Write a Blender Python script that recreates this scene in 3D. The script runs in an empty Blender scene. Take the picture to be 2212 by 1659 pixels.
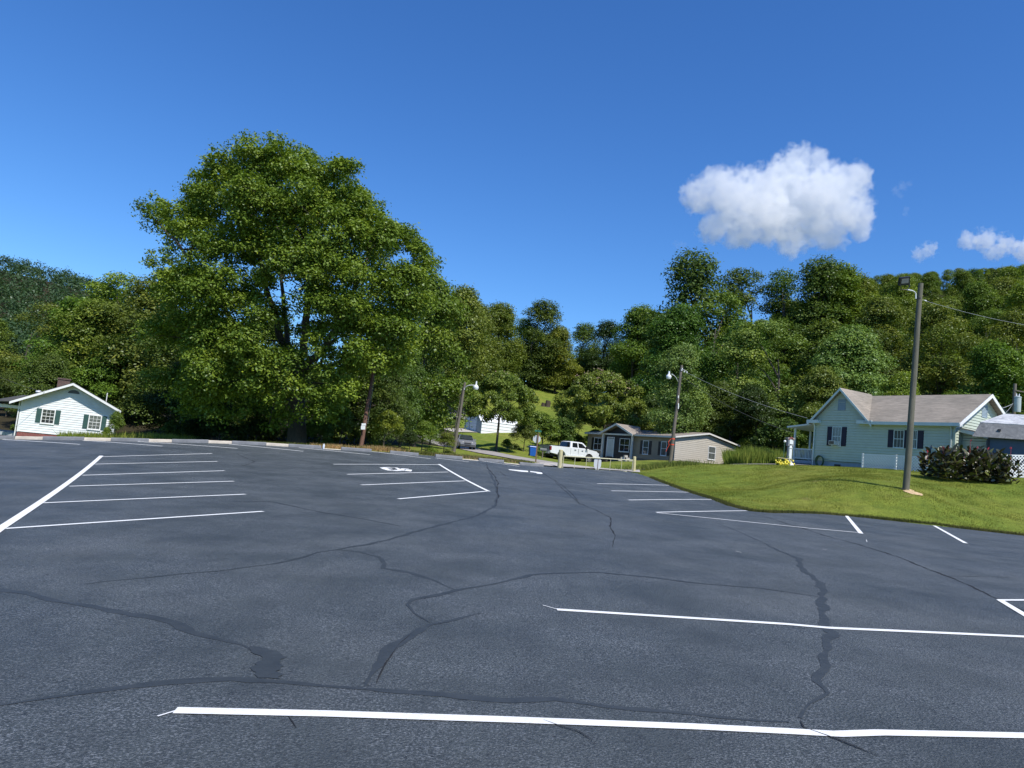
import bpy, bmesh, math, random
import numpy as np
from mathutils import Vector, Matrix

R = math.radians
scene = bpy.context.scene
COL = scene.collection
rnd = random.Random(7)
nrs = np.random.RandomState(11)

# ------------------------------------------------------------------ camera
EYE = 1.6
ROLL, PITCH = R(5.98), R(5.6)
FPX, CX, CY = 1661.0, 1106.0, 829.5            # focal length and centre in 2212 x 1659 picture units
FW = Vector((0, math.cos(PITCH), math.sin(PITCH)))
U0 = Vector((0, -math.sin(PITCH), math.cos(PITCH)))
R0 = Vector((1, 0, 0))
UP = U0 * math.cos(ROLL) - R0 * math.sin(ROLL)
RT = R0 * math.cos(ROLL) + U0 * math.sin(ROLL)
cam_d = bpy.data.cameras.new('camera')
cam = bpy.data.objects.new('camera', cam_d)
COL.objects.link(cam)
cam.matrix_world = Matrix((
    (RT.x, UP.x, -FW.x, 0), (RT.y, UP.y, -FW.y, 0), (RT.z, UP.z, -FW.z, EYE), (0, 0, 0, 1)))
cam_d.sensor_fit = 'HORIZONTAL'
cam_d.sensor_width = 36.0
cam_d.lens = 36.0 * FPX / 2212.0
cam_d.clip_start = 0.05
cam_d.clip_end = 12000
scene.camera = cam

# ------------------------------------------------------------------ world and sun
SUN_AZ, SUN_EL = R(-53), R(54)                  # azimuth from +X, counter-clockwise
sdir = Vector((math.cos(SUN_AZ) * math.cos(SUN_EL), math.sin(SUN_AZ) * math.cos(SUN_EL), math.sin(SUN_EL)))
world = bpy.data.worlds.new('World')
scene.world = world
world.use_nodes = True
wn = world.node_tree
wn.nodes.clear()
sky = wn.nodes.new('ShaderNodeTexSky')
sky.sky_type = 'NISHITA'
sky.sun_disc = False
sky.sun_elevation = SUN_EL
sky.sun_rotation = math.atan2(sdir.x, sdir.y)
sky.altitude = 300
sky.air_density = 1.0
sky.dust_density = 0.25
sky.ozone_density = 2.6
hsv = wn.nodes.new('ShaderNodeHueSaturation')
hsv.inputs['Hue'].default_value = 0.506
hsv.inputs['Saturation'].default_value = 1.22
hsv.inputs['Value'].default_value = 1.0
bg = wn.nodes.new('ShaderNodeBackground')
bg.inputs[1].default_value = 0.138
wo = wn.nodes.new('ShaderNodeOutputWorld')
wn.links.new(sky.outputs[0], hsv.inputs['Color'])
mul = wn.nodes.new('ShaderNodeMix'); mul.data_type = 'RGBA'; mul.blend_type = 'MULTIPLY'; mul.inputs[0].default_value = 1.0
mul.inputs[7].default_value = (.58, .80, .98, 1)
wn.links.new(hsv.outputs[0], mul.inputs[6])
wn.links.new(mul.outputs[2], bg.inputs[0])
wn.links.new(bg.outputs[0], wo.inputs[0])
sun_d = bpy.data.lights.new('sun', 'SUN')
sun_d.energy = 4.4
sun_d.angle = R(0.53)
sun_d.color = (1.0, 0.95, 0.87)
sun = bpy.data.objects.new('sun', sun_d)
COL.objects.link(sun)
sun.rotation_euler = sdir.to_track_quat('Z', 'Y').to_euler()
sun.location = (20, -30, 40)
scene.view_settings.view_transform = 'Standard'
scene.view_settings.look = 'None'
scene.view_settings.exposure = 0.35
scene.view_settings.gamma = 1.0
scene.cycles.max_bounces = 12
scene.cycles.diffuse_bounces = 3
scene.cycles.transmission_bounces = 4
scene.cycles.volume_bounces = 12
scene.cycles.use_denoising = True

# ------------------------------------------------------------------ picture helpers (design aid: a pixel and a distance give a place)
def ray(px, py):
    d = FW + RT * ((px - CX) / FPX) - UP * ((py - CY) / FPX)
    return d / d.y

def at(px, py, Y):
    d = ray(px, py) * Y
    return Vector((d.x, d.y, d.z + EYE))

# ------------------------------------------------------------------ lot surface
EX = [(0, 0), (0, 1), (0, 2), (0, 3), (1, 0), (1, 1), (1, 2), (2, 0), (2, 1), (3, 0)]
CO = [1.5944, -0.0608, -0.204, -0.0308, -0.71, 0.1542, 0.1607, 0.3321, -0.0128, -0.2286]

def lot_z(X, Y):
    """height of the paved surface (a shallow cubic; clamped so that it stays gentle outside the lot)"""
    X = np.clip(np.asarray(X, float), -23, 23)
    Y = np.clip(np.asarray(Y, float), 0, 50)
    s = 0
    for (i, j), c in zip(EX, CO):
        s = s + c * (X / 20) ** i * (Y / 20) ** j
    return EYE - s

def on_lot(px, py):
    d = ray(px, py)
    Ys = np.geomspace(1, 90, 900)
    g = (EYE + d.z * Ys) - lot_z(d.x * Ys, Ys)
    k = np.argmax(g < 0)
    if k == 0:
        k = len(Ys) - 1
    y0, y1, g0, g1 = Ys[k - 1], Ys[k], g[k - 1], g[k]
    Y = y0 + (y1 - y0) * g0 / (g0 - g1 + 1e-12)
    return (d.x * Y, Y)

def densify(poly, step, closed=True):
    out = []
    n = len(poly)
    for i in range(n if closed else n - 1):
        a, b = poly[i], poly[(i + 1) % n]
        L = math.hypot(b[0] - a[0], b[1] - a[1])
        k = max(1, int(L / step))
        for t in range(k):
            out.append((a[0] + (b[0] - a[0]) * t / k, a[1] + (b[1] - a[1]) * t / k))
    if not closed:
        out.append(poly[-1])
    return out

LOT = [(-42, -18), (-42, 22), (-30, 29.2), (-20.6, 34.4), (-15.2, 37.1), (-10, 39.2), (-5.3, 41.5), (-0.6, 43.0),
       (1.8, 43.9), (3.3, 45.0), (5.6, 47.4), (8.0, 50.4), (8.7, 50.2), (9.0, 46.5), (9.1, 42), (9.1, 37.7), (9.3, 34), (9.1, 30.5), (9.3, 28.7),
       (10.0, 28.9), (11.6, 30.6), (13.3, 32.0), (15.3, 32.6), (18.2, 32.2), (21.1, 31.0), (26, 28.6), (34, 24), (42, 18), (42, -18)]

def inside(poly, X, Y):
    X = np.asarray(X); Y = np.asarray(Y)
    c = np.zeros(X.shape, bool)
    n = len(poly)
    for i in range(n):
        x1, y1 = poly[i]; x2, y2 = poly[(i + 1) % n]
        if y1 == y2:
            continue
        m = ((Y < y1) != (Y < y2)) & (X < (x2 - x1) * (Y - y1) / (y2 - y1) + x1)
        c ^= m
    return c

# ------------------------------------------------------------------ terrain outside the lot: thin plate through known points
ctrl = []
for x, y in densify(LOT, 3.0):
    ctrl.append((x, y, float(lot_z(x, y)) - 0.0))
def cp(px, py, Y, dz=0.0):
    p = at(px, py, Y)
    ctrl.append((p.x, p.y, p.z + dz))
for a in [(1957, 1055, 36), (1980, 1052, 37.5), (1935, 1052, 37), (1630, 1057, 42.2), (1830, 1035, 38.6), (1720, 1040, 41), (1640, 1008, 52), (1545, 1005, 53), (1450, 1008, 54), (1398, 1019, 53),
          (1850, 1012, 50), (1930, 1015, 49), (2000, 1020, 48), (2120, 1028, 46), (2212, 1031, 45), (2400, 1045, 44), (2800, 1060, 44), (2212, 1090, 38),
          (1850, 1065, 36), (2050, 1085, 36),
          (1158, 999, 58), (1109, 990, 62), (1200, 1004, 55), (1300, 1013, 58), (1385, 1018, 58), (1040, 975, 74), (1000, 967, 84), (1149, 985, 76), (1171, 991, 76),
          (1220, 995.7, 82), (1280, 1001, 86), (1240, 990, 95), (979, 981, 58), (1060, 957, 86), (1040, 936, 104), (1115, 940, 104),
          (1177, 872, 155), (1118, 903, 128), (1303, 917, 120), (1191, 843, 176), (1250, 880, 150),
          (34, 950, 60), (246, 953, 62), (140, 954, 60), (20, 951, 50), (120, 953, 50), (-300, 905, 60), (330, 948, 62), (450, 955, 62), (640, 963, 52), (782, 968, 43.0), (850, 972, 50), (930, 976, 52),
          (34, 930, 72), (200, 945, 75), (-100, 925, 70), (995, 797, 165), (960, 797, 166), (1030, 800, 168), (995, 790, 185)]:
    cp(*a)
def ch(u, Y, h):
    ctrl.append((u * Y, Y, EYE + h))
for u, rows in {
    -1.3: [(80, -1), (110, 2), (200, 14), (350, 42), (520, 90), (750, 60)],
    -.9: [(80, -1), (110, 1), (200, 12), (350, 44), (520, 98), (750, 60)],
    -.66: [(80, -1), (110, 0), (200, 11), (350, 42), (520, 90), (750, 55)],
    -.5: [(80, -.5), (110, 1), (200, 9), (350, 32), (520, 76), (750, 40)],
    -.38: [(90, 1), (200, 9), (350, 26), (520, 52)],
    -.2: [(80, 1.5), (110, 3), (200, 12), (350, 20), (520, 25)],
    0: [(200, 19), (350, 24), (520, 26)], .12: [(200, 19), (350, 25), (520, 27)],
    .2: [(78, 1.55), (95, 2.6), (120, 7), (200, 22), (350, 30)],
    .29: [(78, 1.7), (95, 3.4), (120, 10), (200, 26), (350, 32)],
    .40: [(62, 2.0), (80, 3.2), (110, 12), (150, 28), (200, 44), (300, 50)],
    .5: [(60, 2.0), (75, 3.3), (110, 13), (150, 29), (200, 50), (270, 70), (420, 70)],
    .66: [(56, 2.2), (72, 3.6), (110, 15), (150, 32), (200, 53), (270, 76), (420, 80)],
    .9: [(52, 2.4), (70, 4), (110, 17), (150, 34), (200, 56), (270, 80), (420, 85)],
    1.3: [(50, 2.4), (70, 5), (110, 19), (200, 56), (300, 80)]}.items():
    for Y, h in rows:
        ch(u, Y, h)
for x, y, z in [(-120, -60, -3), (0, -90, 0), (120, -60, 3), (-400, -200, 0), (0, -400, 0), (400, -200, 10), (-90, 20, -1), (90, 15, 4), (-900, 0, 20), (900, 0, 60), (-700, 900, 70), (0, 950, 40), (700, 900, 80)]:
    ctrl.append((x, y, z))
CT = np.array(ctrl, float)
S = 50.0
def tps_phi(d2):
    return 0.5 * d2 * np.log(d2 + 1e-9)
_P = CT[:, :2] / S
_n = len(_P)
_d2 = ((_P[:, None] - _P[None]) ** 2).sum(-1)
_A = np.zeros((_n + 3, _n + 3))
_A[:_n, :_n] = tps_phi(_d2) + np.eye(_n) * 2e-4
_A[:_n, _n] = 1; _A[:_n, _n + 1:] = _P
_A[_n, :_n] = 1; _A[_n + 1:, :_n] = _P.T
_W = np.linalg.solve(_A, np.concatenate([CT[:, 2], [0, 0, 0]]))
def terrain(X, Y):
    X = np.asarray(X, float); Y = np.asarray(Y, float)
    sh = X.shape
    q = np.stack([X.ravel(), Y.ravel()], 1) / S
    out = np.empty(len(q))
    for i in range(0, len(q), 4000):
        b = q[i:i + 4000]
        d2 = ((b[:, None] - _P[None]) ** 2).sum(-1)
        out[i:i + 4000] = tps_phi(d2) @ _W[:_n] + _W[_n] + b @ _W[_n + 1:]
    return out.reshape(sh)
def tz(x, y):
    return float(terrain(np.array([x]), np.array([y]))[0])

# ------------------------------------------------------------------ materials
def nt(name):
    m = bpy.data.materials.new(name)
    m.use_nodes = True
    t = m.node_tree
    b = t.nodes['Principled BSDF']
    return m, t, b
def N(t, typ, **kw):
    n = t.nodes.new(typ)
    for k, v in kw.items():
        if k in n.inputs:
            n.inputs[k].default_value = v
        else:
            setattr(n, k, v)
    return n
def ramp(t, fac, stops, interp='LINEAR'):
    r = t.nodes.new('ShaderNodeValToRGB')
    r.color_ramp.interpolation = interp
    e = r.color_ramp.elements
    while len(e) < len(stops):
        e.new(0.5)
    for i, (p, c) in enumerate(stops):
        e[i].position = p
        e[i].color = (*c, 1) if len(c) == 3 else c
    t.links.new(fac, r.inputs[0])
    return r.outputs[0]
def noise(t, co, scale, detail=4, rough=.55, sc=None, out='Fac', dist=0.0):
    n = t.nodes.new('ShaderNodeTexNoise')
    n.inputs['Scale'].default_value = scale
    n.inputs['Detail'].default_value = detail
    n.inputs['Roughness'].default_value = rough
    n.inputs['Distortion'].default_value = dist
    if sc:
        mp = t.nodes.new('ShaderNodeMapping')
        mp.inputs['Scale'].default_value = sc
        t.links.new(co, mp.inputs[0])
        co = mp.outputs[0]
    t.links.new(co, n.inputs['Vector'])
    return n.outputs[out]
def mixc(t, fac, a, b, mode='MIX'):
    m = t.nodes.new('ShaderNodeMix')
    m.data_type = 'RGBA'
    m.blend_type = mode
    for i, v in ((0, fac), (6, a), (7, b)):
        if isinstance(v, (int, float)):
            m.inputs[i].default_value = v
        elif isinstance(v, tuple):
            m.inputs[i].default_value = (*v, 1)
        else:
            t.links.new(v, m.inputs[i])
    return m.outputs[2]
def math_n(t, op, a, b=0.0, clamp=False):
    m = t.nodes.new('ShaderNodeMath')
    m.operation = op
    m.use_clamp = clamp
    for i, v in enumerate((a, b)):
        if isinstance(v, (int, float)):
            m.inputs[i].default_value = v
        else:
            t.links.new(v, m.inputs[i])
    return m.outputs[0]
def bump(t, b, h, strength=.3, dist=.02):
    n = t.nodes.new('ShaderNodeBump')
    n.inputs['Strength'].default_value = strength
    n.inputs['Distance'].default_value = dist
    t.links.new(h, n.inputs['Height'])
    t.links.new(n.outputs[0], b.inputs['Normal'])
_mc = {}
def mat(name, col, rough=.6, var=.15, scale=6, bmp=.15, sc=None, metal=0.0, col2=None, spec=None, coat=0.0):
    """a plain weathered surface: colour with large and small irregularities and a slight bump"""
    if name in _mc:
        return _mc[name]
    m, t, b = nt(name)
    co = t.nodes.new('ShaderNodeTexCoord').outputs['Object']
    n1 = noise(t, co, scale, 5, .6, sc)
    lo = tuple(c * (1 - var) for c in col)
    hi = tuple(min(1, c * (1 + var)) for c in (col2 or col))
    c = ramp(t, n1, [(.3, lo), (.7, hi)])
    t.links.new(c, b.inputs['Base Color'])
    b.inputs['Roughness'].default_value = rough
    b.inputs['Metallic'].default_value = metal
    if spec is not None:
        b.inputs['Specular IOR Level'].default_value = spec
    b.inputs['Coat Weight'].default_value = coat
    if bmp:
        bump(t, b, noise(t, co, scale * 6, 4, .6, sc), bmp, .01)
    _mc[name] = m
    return m

# ------------------------------------------------------------------ mesh builder
class MB:
    def __init__(s, M=None):
        s.v = []; s.f = []; s.M = M
    def add(s, vs, fs):
        o = len(s.v)
        s.v += [tuple(v) for v in vs]
        s.f += [tuple(i + o for i in f) for f in fs]
        return s
    def hexa(s, c):
        """8 corners: bottom 4, top 4"""
        return s.add(c, [(0, 3, 2, 1), (4, 5, 6, 7), (0, 1, 5, 4), (1, 2, 6, 5), (2, 3, 7, 6), (3, 0, 4, 7)])
    def box(s, x0, x1, y0, y1, z0, z1, P=None):
        c = [(x0, y0, z0), (x1, y0, z0), (x1, y1, z0), (x0, y1, z0), (x0, y0, z1), (x1, y0, z1), (x1, y1, z1), (x0, y1, z1)]
        if P:
            c = [P(*q) for q in c]
        return s.hexa(c)
    def bar(s, a, b, w, h=None):
        """square bar from a to b"""
        a = Vector(a); b = Vector(b); h = h or w
        d = (b - a).normalized()
        ref = Vector((0, 0, 1)) if abs(d.z) < .9 else Vector((0, 1, 0))
        x = d.cross(ref).normalized(); y = x.cross(d)
        c = []
        for p in (a, b):
            c += [p - x * w / 2 - y * h / 2, p + x * w / 2 - y * h / 2, p + x * w / 2 + y * h / 2, p - x * w / 2 + y * h / 2]
        return s.hexa(c)
    def prism(s, poly, P, a, b):
        """poly of (u,v) swept from a to b with P(u,n,v)"""
        n = len(poly)
        vs = [P(u, a, v) for u, v in poly] + [P(u, b, v) for u, v in poly]
        fs = [tuple(range(n)), tuple(range(2 * n - 1, n - 1, -1))] + [(i, i + n, (i + 1) % n + n, (i + 1) % n) for i in range(n)]
        return s.add(vs, fs)
    def tube(s, pts, r, seg=8, cap=True):
        pts = [Vector(p) for p in pts]
        rs = r if isinstance(r, (list, tuple)) else [r] * len(pts)
        o = len(s.v)
        px = None
        for i, p in enumerate(pts):
            d = (pts[min(i + 1, len(pts) - 1)] - pts[max(i - 1, 0)])
            d = d.normalized() if d.length > 1e-9 else Vector((0, 0, 1))
            if px is None:
                ref = Vector((0, 0, 1)) if abs(d.z) < .9 else Vector((1, 0, 0))
                x = d.cross(ref).normalized()
            else:
                x = (px - d * px.dot(d)).normalized()
            px = x
            y = d.cross(x)
            for k in range(seg):
                a = 2 * math.pi * k / seg
                s.v.append(tuple(p + (x * math.cos(a) + y * math.sin(a)) * rs[i]))
        for i in range(len(pts) - 1):
            for k in range(seg):
                a = o + i * seg + k; b = o + i * seg + (k + 1) % seg
                s.f.append((a, b, b + seg, a + seg))
        if cap:
            s.f.append(tuple(range(o + seg - 1, o - 1, -1)))
            e = o + (len(pts) - 1) * seg
            s.f.append(tuple(range(e, e + seg)))
        return s
    def lathe(s, prof, seg=16, c=(0, 0, 0), axis='z'):
        o = len(s.v)
        for r, h in prof:
            for k in range(seg):
                a = 2 * math.pi * k / seg
                q = (r * math.cos(a), r * math.sin(a), h)
                if axis == 'y':
                    q = (q[0], q[2], q[1])
                elif axis == 'x':
                    q = (q[2], q[0], q[1])
                s.v.append((q[0] + c[0], q[1] + c[1], q[2] + c[2]))
        for i in range(len(prof) - 1):
            for k in range(seg):
                a = o + i * seg + k; b = o + i * seg + (k + 1) % seg
                s.f.append((a, b, b + seg, a + seg))
        return s
    def ball(s, c, r, seg=10, rings=6, sq=(1, 1, 1)):
        o = len(s.v)
        for i in range(rings + 1):
            th = math.pi * i / rings
            for k in range(seg):
                a = 2 * math.pi * k / seg
                s.v.append((c[0] + r * sq[0] * math.sin(th) * math.cos(a), c[1] + r * sq[1] * math.sin(th) * math.sin(a), c[2] + r * sq[2] * math.cos(th)))
        for i in range(rings):
            for k in range(seg):
                a = o + i * seg + k; b = o + i * seg + (k + 1) % seg
                s.f.append((a, a + seg, b + seg, b))
        return s
    def build(s, name, m, parent=None, smooth=False, fix=True):
        me = bpy.data.meshes.new(name)
        me.from_pydata(s.v, [], s.f)
        if fix:
            bm = bmesh.new(); bm.from_mesh(me)
            bmesh.ops.recalc_face_normals(bm, faces=bm.faces)
            bm.to_mesh(me); bm.free()
        if smooth:
            me.polygons.foreach_set('use_smooth', [True] * len(me.polygons))
            me.set_sharp_from_angle(angle=R(40))
        if m:
            me.materials.append(m)
        o = bpy.data.objects.new(name, me)
        COL.objects.link(o)
        if parent:
            o.parent = parent
        return o

def tag(o, label, cat, group=None, kind=None):
    if label: o['label'] = label
    if cat: o['category'] = cat
    if group: o['group'] = group
    if kind: o['kind'] = kind
    return o
def empty(name, loc, rz=0.0, label=None, cat=None, group=None):
    o = bpy.data.objects.new(name, None)
    COL.objects.link(o)
    o.location = loc
    o.rotation_euler = (0, 0, rz)
    o.empty_display_size = .3
    return tag(o, label, cat, group)
def copy_tree(o, parent=None):
    c = o.copy()
    COL.objects.link(c)
    c.parent = parent
    for ch_ in list(o.children):
        copy_tree(ch_, c)
    return c
def np_mesh(name, V, Fq, m, attrs=None, smooth=False):
    """mesh from numpy verts and an (n,4) or (n,3) face array"""
    me = bpy.data.meshes.new(name)
    k = Fq.shape[1]
    me.vertices.add(len(V)); me.vertices.foreach_set('co', V.astype(np.float32).ravel())
    me.loops.add(Fq.size); me.loops.foreach_set('vertex_index', Fq.astype(np.int32).ravel())
    me.polygons.add(len(Fq))
    me.polygons.foreach_set('loop_start', np.arange(0, Fq.size, k, dtype=np.int32))
    me.polygons.foreach_set('loop_total', np.full(len(Fq), k, np.int32))
    if smooth:
        me.polygons.foreach_set('use_smooth', np.ones(len(Fq), bool))
    me.update(calc_edges=True)
    if attrs:
        for an, arr in attrs.items():
            a = me.attributes.new(an, 'FLOAT', 'POINT')
            a.data.foreach_set('value', arr.astype(np.float32))
    if m:
        me.materials.append(m)
    return me

# ------------------------------------------------------------------ ground sheet
def axis(lo, hi, near0, near1, step, grow=1.16):
    a = list(np.arange(near0, near1 + .01, step))
    s = step; x = near0
    left = []
    while x > lo:
        s *= grow; x -= s; left.append(x)
    s = step; x = a[-1]
    right = []
    while x < hi:
        s *= grow; x += s; right.append(x)
    return np.array(left[::-1] + a + right)
gx = axis(-1500, 1500, -46, 44, 0.8, 1.06)
gy = axis(-600, 1600, 18, 100, 0.8, 1.05)
GX, GY = np.meshgrid(gx, gy)
GZ = terrain(GX, GY)
ins = inside(LOT, GX, GY)
GZ = np.where(ins, lot_z(GX, GY) - 0.12, GZ)
# small bumps of rough ground away from the lot
GZ += np.where(ins, 0, 0.025 * np.sin(GX * 1.7 + np.cos(GY * 1.3) * 2) * np.sin(GY * 1.9 + GX * .6))
nx, ny = len(gx), len(gy)
V = np.stack([GX.ravel(), GY.ravel(), GZ.ravel()], 1)
idx = np.arange(nx * ny).reshape(ny, nx)
F = np.stack([idx[:-1, :-1].ravel(), idx[:-1, 1:].ravel(), idx[1:, 1:].ravel(), idx[1:, :-1].ravel()], 1)
m, t, b = nt('lawn_and_woodland_floor')
co = t.nodes.new('ShaderNodeTexCoord').outputs['Object']
big = noise(t, co, .16, 5, .6)
mid = noise(t, co, 1.3, 5, .65)
fine = noise(t, co, 14, 6, .75)
g1 = ramp(t, big, [(.34, (.135, .190, .030)), (.5, (.165, .205, .034)), (.68, (.205, .215, .046))])
g2 = ramp(t, mid, [(.3, (.62, .66, .6)), (.75, (1.3, 1.22, 1.15))])
g = mixc(t, 1.0, g1, g2, 'MULTIPLY')
g3 = ramp(t, fine, [(.25, (.45, .48, .42)), (.75, (1.5, 1.5, 1.4))])
g = mixc(t, .9, g, g3, 'MULTIPLY')
dry = ramp(t, noise(t, co, .55, 5, .7), [(.60, (0, 0, 0)), (.72, (1, 1, 1))])
g = mixc(t, math_n(t, 'MULTIPLY', dry, .55), g, (.19, .15, .06))
# leaf litter under the woods (attribute)
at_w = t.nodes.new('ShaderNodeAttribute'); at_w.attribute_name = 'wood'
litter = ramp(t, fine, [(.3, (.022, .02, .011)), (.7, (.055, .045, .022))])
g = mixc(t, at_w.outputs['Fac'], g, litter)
t.links.new(g, b.inputs['Base Color'])
b.inputs['Roughness'].default_value = .95
b.inputs['Specular IOR Level'].default_value = .15
bump(t, b, fine, .9, .06)
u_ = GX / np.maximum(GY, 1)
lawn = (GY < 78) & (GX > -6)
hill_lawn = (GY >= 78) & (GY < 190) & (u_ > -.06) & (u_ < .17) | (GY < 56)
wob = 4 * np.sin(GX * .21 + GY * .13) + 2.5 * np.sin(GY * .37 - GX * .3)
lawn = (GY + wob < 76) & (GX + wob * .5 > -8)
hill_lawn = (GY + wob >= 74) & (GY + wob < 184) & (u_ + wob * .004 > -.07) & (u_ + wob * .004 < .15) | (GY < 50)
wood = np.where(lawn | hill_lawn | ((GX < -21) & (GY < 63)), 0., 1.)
me = np_mesh('ground', V, F, m, {'wood': wood.ravel()}, True)
ground = bpy.data.objects.new('ground', me); COL.objects.link(ground)
tag(ground, None, None, kind='structure')

# ------------------------------------------------------------------ parking lot sheet
lot_in = densify(LOT, .8)
bm = bmesh.new()
st = 1.0
lx = np.arange(-42, 42.01, st); ly = np.arange(-18, 52.01, st)
# slightly irregular edge
rim = []
for i, (x, y) in enumerate(lot_in):
    j = .06 * math.sin(i * 1.7) + .05 * math.sin(i * .6 + 1)
    rim.append((x + j, y + .05 * math.sin(i * 2.3)))
verts = [bm.verts.new((x, y, 0)) for x, y in rim]
face = bm.faces.new(verts)
for x in lx[1:-1]:
    gm = bm.verts[:] + bm.edges[:] + bm.faces[:]
    bmesh.ops.bisect_plane(bm, geom=gm, plane_co=(x + .013, 0, 0), plane_no=(1, 0, 0))
for y in ly[1:-1]:
    gm = bm.verts[:] + bm.edges[:] + bm.faces[:]
    bmesh.ops.bisect_plane(bm, geom=gm, plane_co=(0, y + .017, 0), plane_no=(0, 1, 0))
for v in bm.verts:
    v.co.z = float(lot_z(v.co.x, v.co.y))
bmesh.ops.recalc_face_normals(bm, faces=bm.faces)
me = bpy.data.meshes.new('parking_lot')
bm.to_mesh(me); bm.free()
if me.polygons[0].normal.z < 0:
    me.flip_normals()
me.polygons.foreach_set('use_smooth', [True] * len(me.polygons))
m, t, b = nt('sealed_asphalt')
co = t.nodes.new('ShaderNodeTexCoord').outputs['Object']
patch = noise(t, co, .33, 4, .55, dist=.6)
fin = noise(t, co, 60, 6, .8)
mid = noise(t, co, 24, 5, .75)
streak = noise(t, co, 5, 4, .6, (1.0, .22, 1))
vor = t.nodes.new('ShaderNodeTexVoronoi'); vor.inputs['Scale'].default_value = 62
t.links.new(co, vor.inputs['Vector'])
base = ramp(t, patch, [(.3, (.038, .048, .053)), (.55, (.050, .061, .066)), (.75, (.066, .077, .081))])
base = mixc(t, 1.0, base, ramp(t, streak, [(.3, (.86, .86, .88)), (.7, (1.14, 1.13, 1.1))]), 'MULTIPLY')
# bare stone tips where the coating has worn on the grains
tips = math_n(t, 'MULTIPLY', ramp(t, fin, [(.50, (0, 0, 0)), (.60, (1, 1, 1))]), ramp(t, noise(t, co, .8, 4, .6), [(.35, (.2, .2, .2)), (.65, (1, 1, 1))]))
base = mixc(t, math_n(t, 'MULTIPLY', tips, .85), base, (.25, .275, .30))
pits = ramp(t, mid, [(.36, (1, 1, 1)), (.45, (0, 0, 0))])
base = mixc(t, math_n(t, 'MULTIPLY', pits, .6), base, (.012, .014, .018))
# worn overspray haze of the striping, faint pale scuffs
sc1 = ramp(t, noise(t, co, 1.4, 6, .75, (1, 3, 1)), [(.68, (0, 0, 0)), (.80, (1, 1, 1))])
base = mixc(t, math_n(t, 'MULTIPLY', sc1, .10), base, (.3, .3, .3))
t.links.new(base, b.inputs['Base Color'])
rg = ramp(t, patch, [(.3, (.50, .50, .50)), (.7, (.66, .66, .66))])
t.links.new(rg, b.inputs['Roughness'])
b.inputs['Specular IOR Level'].default_value = .42
h = math_n(t, 'ADD', math_n(t, 'MULTIPLY', fin, .6), math_n(t, 'MULTIPLY', vor.outputs['Distance'], .5))
h = math_n(t, 'ADD', h, math_n(t, 'MULTIPLY', mid, .9))
bump(t, b, h, .9, .02)
M_ASPH = m
me.materials.append(m)
lot = bpy.data.objects.new('parking_lot', me); COL.objects.link(lot)
tag(lot, None, None, kind='structure')

m, t, b = nt('road_paint')
co = t.nodes.new('ShaderNodeTexCoord').outputs['Object']
c = mixc(t, ramp(t, noise(t, co, 48, 6, .8), [(.56, (0, 0, 0)), (.66, (.75, .75, .75))]), (.80, .81, .80), (.42, .43, .44))
t.links.new(mixc(t, 1.0, c, ramp(t, noise(t, co, 2.5, 4), [(.3, (.88, .88, .87)), (.7, (1, 1, 1))]), 'MULTIPLY'), b.inputs['Base Color'])
b.inputs['Roughness'].default_value = .75
bump(t, b, noise(t, co, 48, 6, .8), .6, .01)
M_PAINT = m
m, t, b = nt('crack_sealer')
co = t.nodes.new('ShaderNodeTexCoord').outputs['Object']
t.links.new(ramp(t, noise(t, co, 6, 4), [(.3, (.030, .037, .043)), (.7, (.043, .051, .057))]), b.inputs['Base Color'])
b.inputs['Roughness'].default_value = .6
b.inputs['Specular IOR Level'].default_value = .3
bump(t, b, noise(t, co, 9, 3), .35, .03)
M_SEAL = m
M_CRACK = mat('open_crack', (.006, .007, .009), .9, .2, 20, .2)

def ribbon(pts, width, dz, jit=0.0, taper=False):
    """strip draped over the lot along world points; width may vary"""
    pts = densify(pts, .10 if jit else .6, False)
    n = len(pts)
    L, Rr = [], []
    for i, (x, y) in enumerate(pts):
        a = pts[max(i - 1, 0)]; c = pts[min(i + 1, n - 1)]
        dx, dy = c[0] - a[0], c[1] - a[1]
        l = math.hypot(dx, dy) or 1
        nx_, ny_ = -dy / l, dx / l
        w = width / 2
        if jit:
            w *= 1 + jit * (math.sin(i * .37 + width * 50) * .5 + rnd.uniform(-.55, .55))
            o = jit * width * (.45 * math.sin(i * .21 + width * 90) + .3 * math.sin(i * .83))
        else:
            o = 0
        if taper:
            e = min(i, n - 1 - i) / max(1, n * .25)
            w *= min(1, .25 + e)
        L.append((x + nx_ * (w + o), y + ny_ * (w + o))); Rr.append((x - nx_ * (w - o), y - ny_ * (w - o)))
    P = L + Rr
    V_ = [(x, y, float(lot_z(x, y)) + dz) for x, y in P]
    F_ = [(i, i + 1, n + i + 1, n + i) for i in range(n - 1)]
    return V_, F_
def lot_strip(name, px, width, dz, m_=None, jit=0.0, taper=False, label=None):
    mb = MB()
    V_, F_ = ribbon([on_lot(*p) for p in px], width, dz, jit, taper)
    mb.add(V_, F_)
    o = mb.build(name, m_ or M_PAINT, lot)
    for p in o.data.polygons:
        pass
    if o.data.polygons[0].normal.z < 0:
        o.data.flip_normals()
    if label: o['label'] = label
    return o
ZP = .006
Z1 = lambda x, y: (x * .19841, 768.05 + y * .19841)
Z2 = lambda x, y: (438.9 + x * .19841, 768.05 + y * .19841)
Z3 = lambda x, y: (877.8 + x * .19841, 768.05 + y * .19841)
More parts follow.
